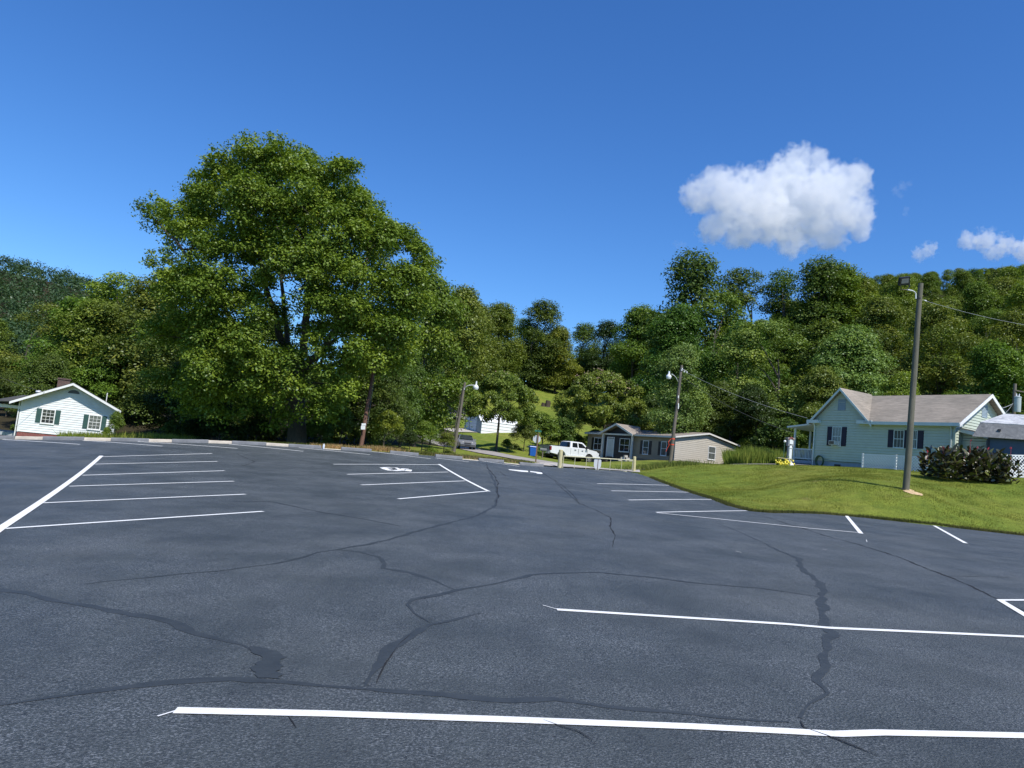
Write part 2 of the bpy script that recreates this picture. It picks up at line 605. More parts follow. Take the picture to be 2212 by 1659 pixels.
lines = [((0, 1143), (568, 1105)), ((92, 1087), (530, 1068)), ((150, 1051), (505, 1040)), ((178, 1027), (485, 1017)), ((205, 1003), (470, 997)), ((218, 987), (458, 980)),
         ((860, 1078), (1055, 1061)), ((780, 1048), (1005, 1039)), ((750, 1025), (968, 1020)), ((720, 1003), (948, 1004)),
         ((1418, 1107), (1613, 1103.5)), ((1358, 1080.5), (1545, 1079)), ((1320, 1060.5), (1490, 1063.5)), ((1290, 1045), (1445, 1048.5)),
         ((1418, 1108), (1745, 1141)), ((1745, 1141), (1860, 1151)), ((2160, 1297), (2290, 1297)), ((2160, 1297), (2290, 1375)),
         (Z1(30, 915), Z1(870, 968)), (Z1(900, 925), Z1(1770, 988)), (Z1(1500, 938), Z2(375, 1013)), (Z2(280, 965), Z2(1090, 1043)),
         (Z2(1040, 1005), Z2(1815, 1080)), (Z2(1830, 1045), Z3(265, 1125)), (Z3(320, 1117), Z3(680, 1158)), (Z3(830, 1150), Z3(1230, 1208))]
for i, (a, c) in enumerate(lines):
    far = i >= 18
    lot_strip('painted_line', [a, c], .10 if not far else .11, ZP + (i % 3) * .0015)
for a, c, w in [((0, 1143), (219, 985), .13), ((948, 1003), (1056, 1062), .12), ((1828, 1114), (1860, 1153), .13), ((2018, 1136), (2086, 1174), .12)]:
    lot_strip('painted_line', [a, c], w, ZP + .005)
lot_strip('painted_line', [(-140, 1245), (0, 1143)], .13, ZP + .005)
lot_strip('painted_line', [(378, 1536), (700, 1543), (1100, 1556), (1500, 1571), (1700, 1581), (1810, 1587), (1900, 1584), (2300, 1592), (2700, 1608)], .105, ZP)
lot_strip('painted_line', [(1203, 1317.5), (1400, 1330), (1700, 1349), (1790, 1357), (2212, 1376), (2500, 1391)], .10, ZP)
# loose paint marks: overspray ticks at line ends and guide dots
for a, c in [((340, 1549), (392, 1533)), ((1172, 1308), (1204, 1317)), ((1589, 1191), (1602, 1194)), ((1777, 1187), (1786, 1187)), ((1871, 1166), (1873, 1171))]:
    lot_strip('paint_tick', [a, c], .014, ZP, taper=False)
def lot_patch(name, px, dz, m_):
    w = densify([on_lot(*p) for p in px], .045 if m_ is M_SEAL else .3)
    if m_ is M_SEAL: w = [(x + rnd.uniform(-.02, .02) + .02 * math.sin(i * .7), y + rnd.uniform(-.02, .02)) for i, (x, y) in enumerate(w)]
    bm = bmesh.new()
    f_ = bm.faces.new([bm.verts.new((x, y, float(lot_z(x, y)) + dz)) for x, y in w])
    bmesh.ops.triangulate(bm, faces=[f_])
    me_ = bpy.data.meshes.new(name); bm.to_mesh(me_); bm.free()
    if me_.polygons[0].normal.z < 0: me_.flip_normals()
    me_.materials.append(m_)
    o = bpy.data.objects.new(name, me_); COL.objects.link(o); o.parent = lot
    return o
Z9 = lambda x, y: (795.5 + x * .18603, 987.5 + y * .18603)
lot_patch('painted_arrow', [Z9(*p) for p in [(1625, 142), (1690, 146), (1855, 160), (1857, 175), (1780, 170), (1640, 151)]], ZP, M_PAINT)
lot_patch('painted_arrow', [Z9(*p) for p in [(1880, 162), (1960, 172), (2015, 180), (2027, 191), (2010, 197), (1958, 191), (1950, 183), (1880, 173)]], ZP, M_PAINT)
# access symbol seen at a flat angle: seat curve, wheel arc and figure
for pl, w in [([(165, 123), (200, 140), (250, 155), (310, 158), (365, 153)], .26), ([(165, 122), (250, 120), (320, 124), (362, 142)], .16), ([(170, 124), (215, 136), (280, 140)], .30),
              ([(362, 142), (372, 155), (410, 136), (470, 138)], .2), ([(380, 153), (430, 158), (462, 164), (474, 146)], .26)]:
    lot_strip('painted_symbol', [Z9(*p) for p in pl], w, ZP + .001)
A = lambda x, y: (x * .4960, 932.6 + .496 * y)
B = lambda x, y: (1097.2 + x * .50395, 1042.4 + y * .50395)
seal = [([A(*p) for p in [(-160, 640), (20, 690), (110, 700), (270, 740), (450, 775), (640, 810), (740, 835), (830, 870), (950, 905), (1060, 930), (1140, 965)]], .13),
        ([A(*p) for p in [(-200, 1250), (0, 1200), (200, 1165), (380, 1135), (650, 1105), (870, 1080), (1010, 1073), (1200, 1085), (1400, 1105), (1600, 1115), (1800, 1135), (2000, 1155), (2212, 1172)]] + [B(*p) for p in [(200, 935), (400, 960), (700, 987), (900, 1007), (1200, 1022)]], .10),
        ([A(*p) for p in [(1600, 1112), (1630, 1070), (1660, 1000), (1710, 940), (1790, 880), (1870, 840), (2000, 810), (2100, 790)]], .10),
        ([A(*p) for p in [(1870, 830), (1810, 790), (1775, 755), (1800, 735), (1900, 715), (1990, 690), (2080, 675), (2212, 648)]] + [B(*p) for p in [(100, 395), (250, 388), (400, 387), (600, 405), (850, 435), (1070, 452), (1230, 475), (1330, 490)]], .085),
        ([A(*p) for p in [(1990, 690), (1900, 650), (1800, 615), (1700, 600), (1665, 595), (1675, 575), (1640, 545), (1570, 525), (1480, 515)]], .09),
        ([A(*p) for p in [(370, 665), (600, 640), (750, 625), (1000, 600), (1250, 565), (1400, 525), (1480, 512), (1600, 490), (1750, 455), (1900, 410), (2050, 375), (2150, 330), (2170, 280), (2155, 220), (2120, 150)]], .10),
        ([A(*p) for p in [(1010, 303), (1180, 305), (1400, 350), (1550, 375), (1750, 412)]], .08),
        ([B(*p) for p in [(1100, 260), (1180, 300), (1240, 325), (1270, 375), (1330, 430), (1360, 470), (1345, 520), (1340, 580), (1370, 630), (1395, 650), (1370, 720), (1350, 780), (1310, 850), (1350, 900), (1300, 950), (1250, 1010)]], .13),
        ([B(*p) for p in [(900, 175), (1000, 215), (1100, 260)]], .06)]
for i, (pl, w) in enumerate(seal):
    lot_strip('sealed_crack', pl, w * .8, .002 + .0004 * (i % 4), M_SEAL, .55, True)
lot_patch('sealed_patch', [A(*p) for p in [(1085, 932), (1150, 942), (1205, 955), (1250, 985), (1215, 1002), (1222, 1035), (1232, 1062), (1200, 1078), (1120, 1072), (1104, 1040), (1112, 1010), (1125, 985)]], .0042, M_SEAL)
crk = [([B(*p) for p in [(1050, 130), (1130, 155), (1240, 190), (1290, 205), (1400, 240), (1500, 265), (1600, 295), (1700, 330), (1800, 370), (1900, 410), (2000, 450), (2080, 490), (2150, 520), (2212, 555), (2320, 610)]], .045),
       ([B(*p) for p in [(1250, 1020), (1262, 1050), (1300, 1065), (1400, 1100), (1500, 1140), (1590, 1175)]], .010),
       ([B(*p) for p in [(150, 1020), (230, 1050), (300, 1070), (360, 1110)]], .008), ([B(*p) for p in [(200, -5), (250, 40), (300, 85), (380, 120), (440, 150), (440, 190), (458, 230), (450, 280)]], .028),
       ([B(*p) for p in [(1880, 402), (2050, 402), (2212, 412)]], .018), ([A(*p) for p in [(1150, 970), (1180, 1000), (1215, 1035)]], .010), ([A(*p) for p in [(1215, 985), (1180, 1005), (1150, 1035)]], .008),
       ([A(*p) for p in [(1250, 1235), (1268, 1262), (1285, 1290)]], .008), ([A(*p) for p in [(1640, 1100), (1680, 1010), (1740, 925), (1800, 870)]], .010),
       ([A(*p) for p in [(1030, 95), (1060, 110), (1110, 130), (1070, 145), (1040, 150)]], .03), ([Z3(*p) for p in [(870, 1170), (890, 1230), (960, 1310), (1000, 1390), (985, 1450), (1000, 1530), (970, 1640)]], .035),
       ([Z3(*p) for p in [(1020, 1265), (1080, 1310), (1180, 1330)]], .03), ([Z3(*p) for p in [(1430, 1210), (1500, 1290), (1600, 1350), (1720, 1430), (1830, 1530), (1900, 1640)]], .03)]
for i, (pl, w) in enumerate(crk):
    lot_strip('open_crack', pl, w, .0030 + .0004 * (i % 3) + (.003 if i in (1, 2) else 0), M_CRACK, .9, True)

# ------------------------------------------------------------------ road beyond the lot, draped on the terrain
M_ROAD = mat('worn_road', (.30, .275, .25), .9, .18, 1.2, .4)
M_CONC = mat('weathered_concrete', (.40, .37, .33), .85, .15, 3, .3)
def drape(name, left, right, m_, dz=.03, kind='structure'):
    Lp = densify(left, 1.0, False); Rp = densify(right, 1.0, False)
    n = 60
    def res(pl):
        a = np.array(pl); s = np.r_[0, np.cumsum(np.hypot(*np.diff(a, axis=0).T))]
        q = np.linspace(0, s[-1], n)
        return np.stack([np.interp(q, s, a[:, 0]), np.interp(q, s, a[:, 1])], 1)
    a, c = res(Lp), res(Rp)
    k = 7
    G = np.stack([a + (c - a) * i / (k - 1) for i in range(k)], 1)
    Z = terrain(G[..., 0], G[..., 1]) + dz + .045 * np.sin(np.linspace(0, np.pi, k))[None]
    V_ = np.concatenate([G, Z[..., None]], -1).reshape(-1, 3)
    ii = np.arange(n * k).reshape(n, k)
    F_ = np.stack([ii[:-1, :-1].ravel(), ii[:-1, 1:].ravel(), ii[1:, 1:].ravel(), ii[1:, :-1].ravel()], 1)
    me_ = np_mesh(name, V_, F_, m_, None, True)
    if me_.polygons[0].normal.z < 0: me_.flip_normals()
    o = bpy.data.objects.new(name, me_); COL.objects.link(o)
    tag(o, None, None, kind=kind)
    return o
def xy(px, py, Y):
    p = at(px, py, Y); return (p.x, p.y)
nearS = [(30, 58.5), (16, 57), (9.3, 54.5), (6.2, 55), (3.5, 56.5), (0.5, 60), (-2.6, 68), (-6.3, 80), (-12, 92), (-22, 104)]
farS = [(30, 62.5), (16, 61), (9.5, 58.8), (7, 59.5), (4.8, 61.5), (2.2, 66), (-.4, 73), (-3.4, 84), (-9, 96.5), (-19, 108)]
drape('road', nearS, farS, M_ROAD, .05)
# apron between the lot and the road at the gate
drape('concrete_apron', [(2.0, 44.25), (3.4, 45.4), (5.6, 47.8), (8.0, 50.9), (9.0, 50.9)], [(1.6, 45.0), (2.8, 50.5), (4.6, 55.2), (7.6, 54.6), (9.6, 54.6)], M_CONC, .05)

# ------------------------------------------------------------------ wheel stops and blocks on the far edge of the lot
M_STOP = mat('painted_concrete_stop', (.16, .165, .175), .8, .2, 4, .4)
M_BLOCK = mat('bare_concrete_block', (.50, .44, .36), .85, .15, 5, .4)
def stop_block(name, x0, x1, m_, h=.15, d=.17, back=0.0):
    """x0, x1: places on the lot of the two lower front ends"""
    a = Vector((x0[0], x0[1], 0)); c = Vector((x1[0], x1[1], 0))
    u = (c - a); L = u.length; u.normalize(); n = Vector((-u.y, u.x, 0))
    mid = (a + c) / 2 + n * (d / 2 + back)
    e = empty(name, (mid.x, mid.y, float(lot_z(mid.x, mid.y))), math.atan2(u.y, u.x))
    slope = (float(lot_z(c.x, c.y)) - float(lot_z(a.x, a.y))) / L
    mb = MB()
    k = 8
    prof = [(-d / 2, -.03), (-d / 2 + .015, h * .7), (-d / 2 + .035, h), (d / 2 - .035, h), (d / 2 - .015, h * .7), (d / 2, -.03)]
    vs, fs = [], []
    for i in range(k + 1):
        s_ = -L / 2 + L * i / k
        for y_, z_ in prof:
            vs.append((s_, y_ + rnd.uniform(-.003, .003), z_ + slope * s_ + rnd.uniform(-.004, .004)))
    for i in range(k):
        for j in range(6):
            q = i * 6 + j; q2 = i * 6 + (j + 1) % 6
            fs.append((q, q2, q2 + 6, q + 6))
    fs.append(tuple(range(6))); fs.append(tuple(range(k * 6 + 5, k * 6 - 1, -1)))
    mb.add(vs, fs)
    o = mb.build(name, m_, None)
    o.location = e.location; o.rotation_euler = e.rotation_euler
    bpy.data.objects.remove(e)
    return o
sp = [(Z1(-290, 908), Z1(155, 910)), (Z1(462, 917), Z1(912, 922)), (Z1(1205, 931), Z1(1620, 940)), (Z1(1872, 946), Z2(57, 952)), (Z2(312, 962), Z2(685, 977)), (Z2(930, 994), Z2(1282, 1013)),
      (Z2(1503, 1028), Z2(1832, 1050)), (Z2(2035, 1066), Z3(132, 1092)), (Z3(318, 1106), Z3(610, 1130)), (Z3(792, 1146), Z3(1062, 1168)), (Z3(1236, 1190), Z3(1495, 1212))]
lab = ['grey concrete wheel stop at the left picture edge before the white gabled house', 'grey wheel stop below the two shuttered windows of the white gabled house',
       'grey wheel stop at the right end of the white gabled house', 'grey wheel stop between the two pale blocks in front of the dark thicket', 'grey wheel stop under the big tree with cream blocks at both ends',
       'grey wheel stop between a cream block and the small white bottle', 'grey wheel stop at the foot of the brown leaning pole', 'grey wheel stop right of the brown pole past the dry grass tuft',
       'grey wheel stop at the foot of the street lamp pole', 'grey wheel stop in front of the grass strip by the road', 'grey wheel stop nearest to the yellow gate, under the back of the stop sign']
ends = []
for (a, c), l in zip(sp, lab):
    p0, p1 = on_lot(*a), on_lot(*c)
    L = math.hypot(p1[0] - p0[0], p1[1] - p0[1])
    o = stop_block('wheel_stop', p0, p1, M_STOP)
    tag(o, l, 'wheel stop', 'wheel stops along the far edge of the lot')
    ends.append((p0, p1))
for (a, c), l in zip([(Z1(155, 912), Z1(462, 917)), (Z1(912, 925), Z1(1205, 931)), (Z1(1620, 941), Z1(1872, 946)), (Z2(57, 954), Z2(312, 962)), (Z2(685, 979), Z2(928, 994))],
                     ['cream concrete block under the left corner of the white gabled house', 'cream concrete block under the right window of the white gabled house', 'cream concrete block just right of the white gabled house beside the tall grass',
                      'cream concrete block in front of the dark thicket, second from the right', 'cream concrete block under the big tree, rightmost of the cream blocks']):
    p0, p1 = on_lot(*a), on_lot(*c)
    o = stop_block('edge_block', p0, p1, M_BLOCK, .13, .16, .04)
    tag(o, l, 'edge block', 'cream blocks between the wheel stops')
# low pale edging in the gaps further right
for (a, c), l in zip([(Z2(1285, 1016), Z2(1500, 1030)), (Z3(612, 1132), Z3(790, 1146)), (Z3(1064, 1172), Z3(1234, 1190))],
                     ['low pale edging strip beside the small white bottle', 'low pale edging strip right of the street lamp pole', 'low pale edging strip in front of the dry grass near the gate']):
    o = stop_block('edging_strip', on_lot(*a), on_lot(*c), M_BLOCK, .035, .12, .02)
    tag(o, l, 'edging', 'low edging strips in the gaps')
mb = MB()
p = on_lot(*Z2(1311, 1019))
mb.lathe([(0, 0), (.05, 0), (.055, .03), (.055, .17), (.04, .22), (.018, .25), (.018, .275), (0, .28)], 12, (0, 0, 0))
o = mb.build('bottle', mat('bottle_plastic', (.62, .66, .70), .25, .05, 5, 0), None, True)
o.location = (p[0], p[1] - .05, float(lot_z(*p)) + .003)
tag(o, 'small pale plastic bottle standing between two wheel stops', 'bottle')

# ------------------------------------------------------------------ wall helpers
M_GLASS = mat('dark_window_glass', (.018, .022, .026), .06, .3, 1.5, .02, spec=.9)
M_CURT = mat('window_glass_over_curtain', (.10, .11, .105), .08, .55, 3.5, .02, sc=(6, 6, .6), spec=.9)
M_WTRIM = mat('white_trim', (.78, .79, .78), .5, .06, 3, .1)
def siding(mb, P, poly, z0, step=.115, off=.016):
    """lapped boards filling the convex poly of (s,z); P(s,n,z) maps to local space (n outwards)"""
    def width(z):
        xs = []
        n = len(poly)
        for i in range(n):
            (s1, z1), (s2, z2) = poly[i], poly[(i + 1) % n]
            if abs(z1 - z2) < 1e-9:
                if abs(z - z1) < 1e-6: xs += [s1, s2]
                continue
            q = (z - z1) / (z2 - z1)
            if -1e-6 <= q <= 1 + 1e-6: xs.append(s1 + (s2 - s1) * q)
        return (min(xs), max(xs)) if xs else None
    zmin = min(z for _, z in poly); zmax = max(z for _, z in poly)
    z = zmin
    cuts = sorted({round(zz, 5) for _, zz in poly})
    while z < zmax - 1e-4:
        z2 = min(z + step, zmax)
        for c_ in cuts:
            if z + 1e-4 < c_ < z2 - 1e-4: z2 = c_
        a, c = width(z + 1e-5), width(z2 - 1e-5)
        if a and c:
            v = [P(a[0], off, z), P(a[1], off, z), P(c[1], .010, z2 - min(.032, step * .2)), P(c[0], .010, z2 - min(.032, step * .2)), P(a[0], 0, z), P(a[1], 0, z)]
            mb.add(v, [(0, 1, 2, 3), (4, 5, 1, 0)])
        z = z2
def wall_solid(mb, P, poly, t=.12):
    mb.prism(poly, lambda u, n, v: P(u, n, v), -.001, -t)
def window(root, P, s, z, w, h, cols=1, rows_=1, shutter=None, m_sh=None, glass=None, frame=.06, trim=None, sill=True, lab_=None, shw=None):
    trim = trim or M_WTRIM
    mb = MB()
    f_ = frame
    for a in [(s - f_, s, z - f_, z + h + f_), (s + w, s + w + f_, z - f_, z + h + f_), (s, s + w, z + h, z + h + f_), (s, s + w, z - f_, z)]:
        mb.box(a[0], a[1], -.02, .065, a[2], a[3], P)
    mb.box(s, s + w, -.02, .055, z + h / 2 - .022, z + h / 2 + .022, P)
    for half in (0, 1):
        zb = z + half * h / 2; hh = h / 2
        for i in range(1, cols):
            x = s + w * i / cols
            mb.box(x - .011, x + .011, -.02, .048, zb + .022 * (1 - half) * 0 + .023 * half, zb + hh - .023 * (1 - half), P)
        for j in range(1, rows_):
            zz = zb + hh * j / rows_
            for i in range(cols):
                mb.box(s + w * i / cols + .011, s + w * (i + 1) / cols - .011, -.02, .045, zz - .011, zz + .011, P)
    if sill:
        mb.box(s - f_ - .03, s + w + f_ + .03, -.02, .095, z - f_ - .045, z - f_ - .002, P)
    wo_ = mb.build('window', trim, root)
    g_ = MB(); g_.box(s + .001, s + w - .001, -.03, .036, z + .001, z + h - .001, P)
    g_.build('pane', glass or M_GLASS, wo_)
    if shutter:
        for sd in (0, 1):
            mm = MB()
            sw = shw or w * .42
            x0 = s - f_ - .012 - sw if sd == 0 else s + w + f_ + .012
            z0_, z1_ = z - f_ * .7, z + h + f_ * .7
            mm.box(x0, x0 + sw, -.01, .05, z0_, z1_, P)
            for (q0, q1) in ((.06, .47), (.53, .94)):
                zz0 = z0_ + (z1_ - z0_) * q0; zz1 = z0_ + (z1_ - z0_) * q1
                mm.box(x0 + .035, x0 + sw - .035, .04, .062, zz0, zz1, P)
            mm.build('shutter', m_sh, root)
    return wo_
def solve_len(p0, d, px, z=0):
    """length along direction d from p0 so that the point shows at picture column px"""
    lo, hi = 0, 40
    f_ = lambda L: project(Vector((p0.x + d.x * L, p0.y + d.y * L, p0.z + z)))[0]
    s0 = f_(0) < px
    for _ in range(50):
        mdl = (lo + hi) / 2
        if (f_(mdl) < px) == s0: lo = mdl
        else: hi = mdl
    return lo
def project(p):
    v = p - Vector((0, 0, EYE))
    k = v.dot(FW)
    return CX + FPX * v.dot(RT) / k, CY - FPX * v.dot(UP) / k
def s_at(p0, d, px, z=1.5):
    return solve_len(p0, d, px, z)
def roof_slab(mb, q, t=.09):
    """q: 4 corners of the upper face (counter-clockwise seen from above)"""
    q = [Vector(v) for v in q]
    n = (q[1] - q[0]).cross(q[2] - q[0]).normalized()
    if n.z < 0: n = -n
    lo_ = [v - n * t for v in q]
    mb.hexa(lo_ + q)
def shingle(name, c1, c2):
    m, t, b = nt(name)
    co = t.nodes.new('ShaderNodeTexCoord').outputs['Object']
    a = noise(t, co, 2.2, 5, .75, (.7, .7, 7)); c = noise(t, co, .5, 3, .5)
    col = ramp(t, a, [(.3, c1), (.7, c2)])
    col = mixc(t, 1.0, col, ramp(t, c, [(.3, (.85, .85, .85)), (.7, (1.12, 1.1, 1.1))]), 'MULTIPLY')
    t.links.new(col, b.inputs['Base Color']); b.inputs['Roughness'].default_value = .92
    bump(t, b, noise(t, co, 30, 3), .4, .02)
    return m

# ------------------------------------------------------------------ white gabled house at the left
M_WSIDE = mat('old_white_clapboard', (.74, .77, .78), .65, .07, 1.6, .2)
M_SHUT = mat('green_shutter_paint', (.035, .085, .075), .45, .12, 5, .1)
M_BRICK = None
def brick(name, c1, c2, mortar, sc_=(4.6, 4.6, 13)):
    m, t, b = nt(name)
    co = t.nodes.new('ShaderNodeTexCoord').outputs['Object']
    br = t.nodes.new('ShaderNodeTexBrick')
    mp = t.nodes.new('ShaderNodeMapping'); mp.inputs['Rotation'].default_value = (R(90), 0, 0)
    t.links.new(co, mp.inputs[0]); t.links.new(mp.outputs[0], br.inputs['Vector'])
    br.inputs['Color1'].default_value = (*c1, 1); br.inputs['Color2'].default_value = (*c2, 1); br.inputs['Mortar'].default_value = (*mortar, 1)
    br.inputs['Scale'].default_value = sc_[0]; br.inputs['Mortar Size'].default_value = .012
    br.inputs['Brick Width'].default_value = sc_[1]; br.inputs['Row Height'].default_value = sc_[2]
    c = mixc(t, 1.0, br.outputs['Color'], ramp(t, noise(t, co, 3, 5), [(.3, (.75, .75, .75)), (.7, (1.2, 1.2, 1.2))]), 'MULTIPLY')
    t.links.new(c, b.inputs['Base Color']); b.inputs['Roughness'].default_value = .9
    bump(t, b, br.outputs['Fac'], .4, -.02)
    return m
M_BRICK = brick('red_brick', (.26, .045, .045), (.20, .04, .04), (.22, .15, .13), (1, .23, .075))
M_OLDBRK = brick('old_chimney_brick', (.12, .055, .045), (.07, .04, .04), (.16, .13, .11), (1, .23, .075))
M_CMU = brick('grey_block', (.22, .20, .18), (.18, .17, .155), (.13, .12, .11), (1, .40, .20))
M_DSH = shingle('dark_grey_shingle', (.045, .047, .045), (.085, .085, .078))
d0 = Vector((math.cos(R(26)), math.sin(R(26)), 0))
P0 = at(36.5, 931, 62)          # foot of the siding at the left corner
L0 = solve_len(P0, d0, 242)
root = empty('white_house', P0, R(26), 'small white clapboard house with green shutters and a brick chimney at the left edge', 'house')
Pf = lambda s, n, z: (s, -n, z)
def hz(px, py):                 # height of a picture point on the front wall plane and its place along the wall
    lo, hi = -8, 30
    for _ in range(60):
        q = (lo + hi) / 2
        if project(P0 + d0 * q + Vector((0, 0, 1.5)))[0] < px: lo = q
        else: hi = q
    s_ = lo
    zlo, zhi = -4, 10
    for _ in range(60):
        q = (zlo + zhi) / 2
        if project(P0 + d0 * s_ + Vector((0, 0, q)))[1] > py: zlo = q
        else: zhi = q
    # refine column for the real height
    lo, hi = -8, 30
    for _ in range(60):
        q = (lo + hi) / 2
        if project(P0 + d0 * q + Vector((0, 0, zlo)))[0] < px: lo = q
        else: hi = q
    return lo, zlo
ZZ = lambda x, y: ((x / 4.424) / 1.82278, (1500 + y / 4.424) / 1.82278)
sl, ze = hz(*ZZ(385, 320)); sr, ze2 = hz(*ZZ(2020, 487)); sa, za = hz(*ZZ(1305, 50))
eave = (ze + ze2) / 2
apex_s = L0 / 2
ridge = za - .08
rise = ridge - 2.62
mb = MB()
wallpoly = [(0, 0), (L0, 0), (L0, 2.60), (apex_s, ridge - .1), (0, 2.60)]
siding(mb, Pf, wallpoly, 0, .19, .03)
wall_solid(mb, Pf, wallpoly, .12)
mb.box(0, .12, .13, 9.4, 0, 2.6); mb.box(L0 - .12, L0, .13, 9.4, 0, 2.6); mb.box(.13, L0 - .13, 9.3, 9.4, 0, 2.6)
mb.box(-.03, .10, -.03, .04, -.02, 2.62); mb.box(L0 - .10, L0 + .03, -.03, .04, -.02, 2.62)
mb.build('wall', M_WSIDE, root)
mb = MB(); mb.box(-.0, L0, .02, 9.38, -1.3, -.004); mb.build('foundation', M_BRICK, root)
mb = MB()
ov = .70; k_ = (ridge - 2.60) / apex_s
for sg in (0, 1):
    if sg == 0: q = [(-.75, -ov, 2.60 - .75 * k_), (apex_s, -ov, ridge), (apex_s, 9.8, ridge), (-.75, 9.8, 2.60 - .75 * k_)]
    else: q = [(apex_s, -ov, ridge), (L0 + .35, -ov, 2.60 - .35 * k_), (L0 + .35, 9.8, 2.60 - .35 * k_), (apex_s, 9.8, ridge)]
    roof_slab(mb, [(a, b_, c_ + .10) for a, b_, c_ in q], .07)
rf = mb.build('roof', M_DSH, root)
mb = MB()
for (a, za_), (c, zc) in [((-.75, 2.60 - .75 * k_), (apex_s, ridge)), ((apex_s, ridge), (L0 + .35, 2.60 - .35 * k_))]:
    mb.add([(a, -ov - .03, za_ - .14), (c, -ov - .03, zc - .14), (c, -ov - .03, zc + .05), (a, -ov - .03, za_ + .05), (a, -ov + .02, za_ - .14), (c, -ov + .02, zc - .14), (c, -ov + .02, zc + .05), (a, -ov + .02, za_ + .05)],
           [(0, 1, 2, 3), (4, 7, 6, 5), (0, 4, 5, 1), (3, 2, 6, 7), (0, 3, 7, 4), (1, 5, 6, 2)])
mb.build('fascia', M_WTRIM, root)
for a, c in (((735, 485), (905, 745)), ((1550, 590), (1695, 845))):
    s1, z1 = hz(*ZZ(a[0] + 20, a[1] + 10)); s2, z2 = hz(*ZZ(c[0] - 20, c[1] - 10))
    window(root, Pf, s1, z2, .82, z1 - z2, 3, 2, True, M_SHUT, M_GLASS if a[0] < 1000 else M_CURT, .07, shw=.36)
mb = MB()
vs_, vz = hz(*ZZ(1283, 228))
arc = [(vs_ + .42 * math.cos(a), vz + .30 * math.sin(a)) for a in np.linspace(0, math.pi, 13)]
mb.prism(arc, Pf, -.01, .035)
vt = mb.build('gable_vent', mat('grey_louvre', (.11, .12, .14), .7, .2, 12, .3, sc=(1, 1, 12)), root)
cs, _z = hz(*ZZ(1070, 30))
mb = MB(); mb.box(cs - .45, cs + .45, 2.4, 3.1, ridge - 1.2, ridge + .35); mb.box(cs - .5, cs + .5, 2.35, 3.15, ridge + .352, ridge + .46)
mb.build('chimney', M_OLDBRK, root)
# porch on the left side
mb = MB(); q = [(-2.5, 1.2, 2.15), (-.5, 1.2, 2.70), (-.3, 7.6, 2.72), (-2.5, 7.6, 2.15)]; roof_slab(mb, q, .12)
roof_slab(mb, [(-2.5, 1.2, 2.152), (-.6, .2, 2.34), (.6, .8, 2.95), (-.3, 3.0, 2.95)], .1)
mb.build('porch_roof', M_DSH, root)
mb = MB(); mb.box(-2.45, -.02, 1.3, 7.5, 1.78, 2.03); mb.build('porch_beam', M_WSIDE, root)
for y_ in (1.5, 3.6, 5.6):
    mb = MB(); mb.tube([(-2.25, y_, -.2), (-2.25, y_, 1.77)], [.13, .11], 10); mb.build('porch_post', M_WTRIM, root, True)
mb = MB(); mb.box(-2.5, -.02, 1.2, 7.6, -.45, -.2); mb.build('porch_floor', mat('worn_grey_paint', (.35, .38, .4), .8), root)
mb = MB(); mb.box(-2.4, -.02, 1.35, 7.5, -1.3, -.452); mb.build('porch_base', M_BRICK, root)
mb = MB(); mb.tube([(-.12, -.06, 2.45), (-.12, -.06, -1.1), (-.22, -.25, -1.2)], .045, 8); mb.build('downspout', M_WTRIM, root, True)
mb = MB(); mb.ball((.9, 1.5, 2.6 + .9 * k_ + .28), .24, 12, 6, (1, 1, .6)); mb.tube([(.9, 1.5, 2.6 + .9 * k_), (.9, 1.5, 2.6 + .9 * k_ + .3)], .1); mb.build('roof_vent', mat('galvanised', (.6, .62, .64), .35, .1, 5, .05), root, True)
mb = MB(); x_ = L0 - .9; zr = ridge - (x_ - apex_s) * k_ + .1; mb.tube([(x_, .9, zr - .05), (x_, .9, zr + .75)], .035, 8); mb.build('vent_pipe', M_WTRIM, root, True)

# ------------------------------------------------------------------ tan manufactured home
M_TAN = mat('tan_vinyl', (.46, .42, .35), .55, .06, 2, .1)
M_TANF = mat('shaded_tan_vinyl', (.36, .285, .20), .6, .06, 2, .1)  # tan vinyl again, darkened and warmed to carry the front's shade
M_BLKW = mat('dark_shake', (.022, .024, .030), .6, .25, 9, .4)
M_BLKSH = mat('black_brown_shutter', (.022, .018, .018), .5, .1, 5, .1)
M_TSH = shingle('tan_shingle', (.21, .18, .15), (.30, .26, .22))
Z4 = lambda x, y: (1261.8 + x * .19841, 768.05 + y * .19841)
Pc = at(*Z4(973, 1185), 78)                      # corner nearest to the camera, foot of the siding skirt
gd = Vector((math.cos(R(33)), math.sin(R(33)), 0)); fd = Vector((math.cos(R(123)), math.sin(R(123)), 0))
LG = solve_len(Pc, gd, 1587, 1.5); LF = solve_len(Pc, fd, 1269, 1.5)
z_e = 2.70
# local frame: x along the gable wall (to the right), y along the long front (away); front wall is x = 0, outward -x
troot = empty('manufactured_home', Pc, R(33), 'long low tan mobile home with a dark front entry gable, behind the white pickup', 'house')
Pg = lambda s, n, z: (s, -n, z)                  # gable wall
Pl = lambda s, n, z: (-n, s, z)                  # long front: s runs away from the near corner
base_z = .33
rg = z_e + .17 * LG / 2 + .12
gp = [(0, base_z), (LG, base_z), (LG, z_e), (LG / 2, rg - .05), (0, z_e)]
mb = MB(); siding(mb, Pg, gp, base_z, .2, .03); wall_solid(mb, Pg, gp, .1)
mb.box(-.02, .06, -.035, .03, base_z, z_e); mb.box(LG - .06, LG + .02, -.035, .03, base_z, z_e)
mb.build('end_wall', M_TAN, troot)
fp = [(0.12, base_z), (LF, base_z), (LF, z_e), (0.12, z_e)]
mb = MB(); siding(mb, Pl, fp, base_z, .16, .022); wall_solid(mb, Pl, fp, .1)
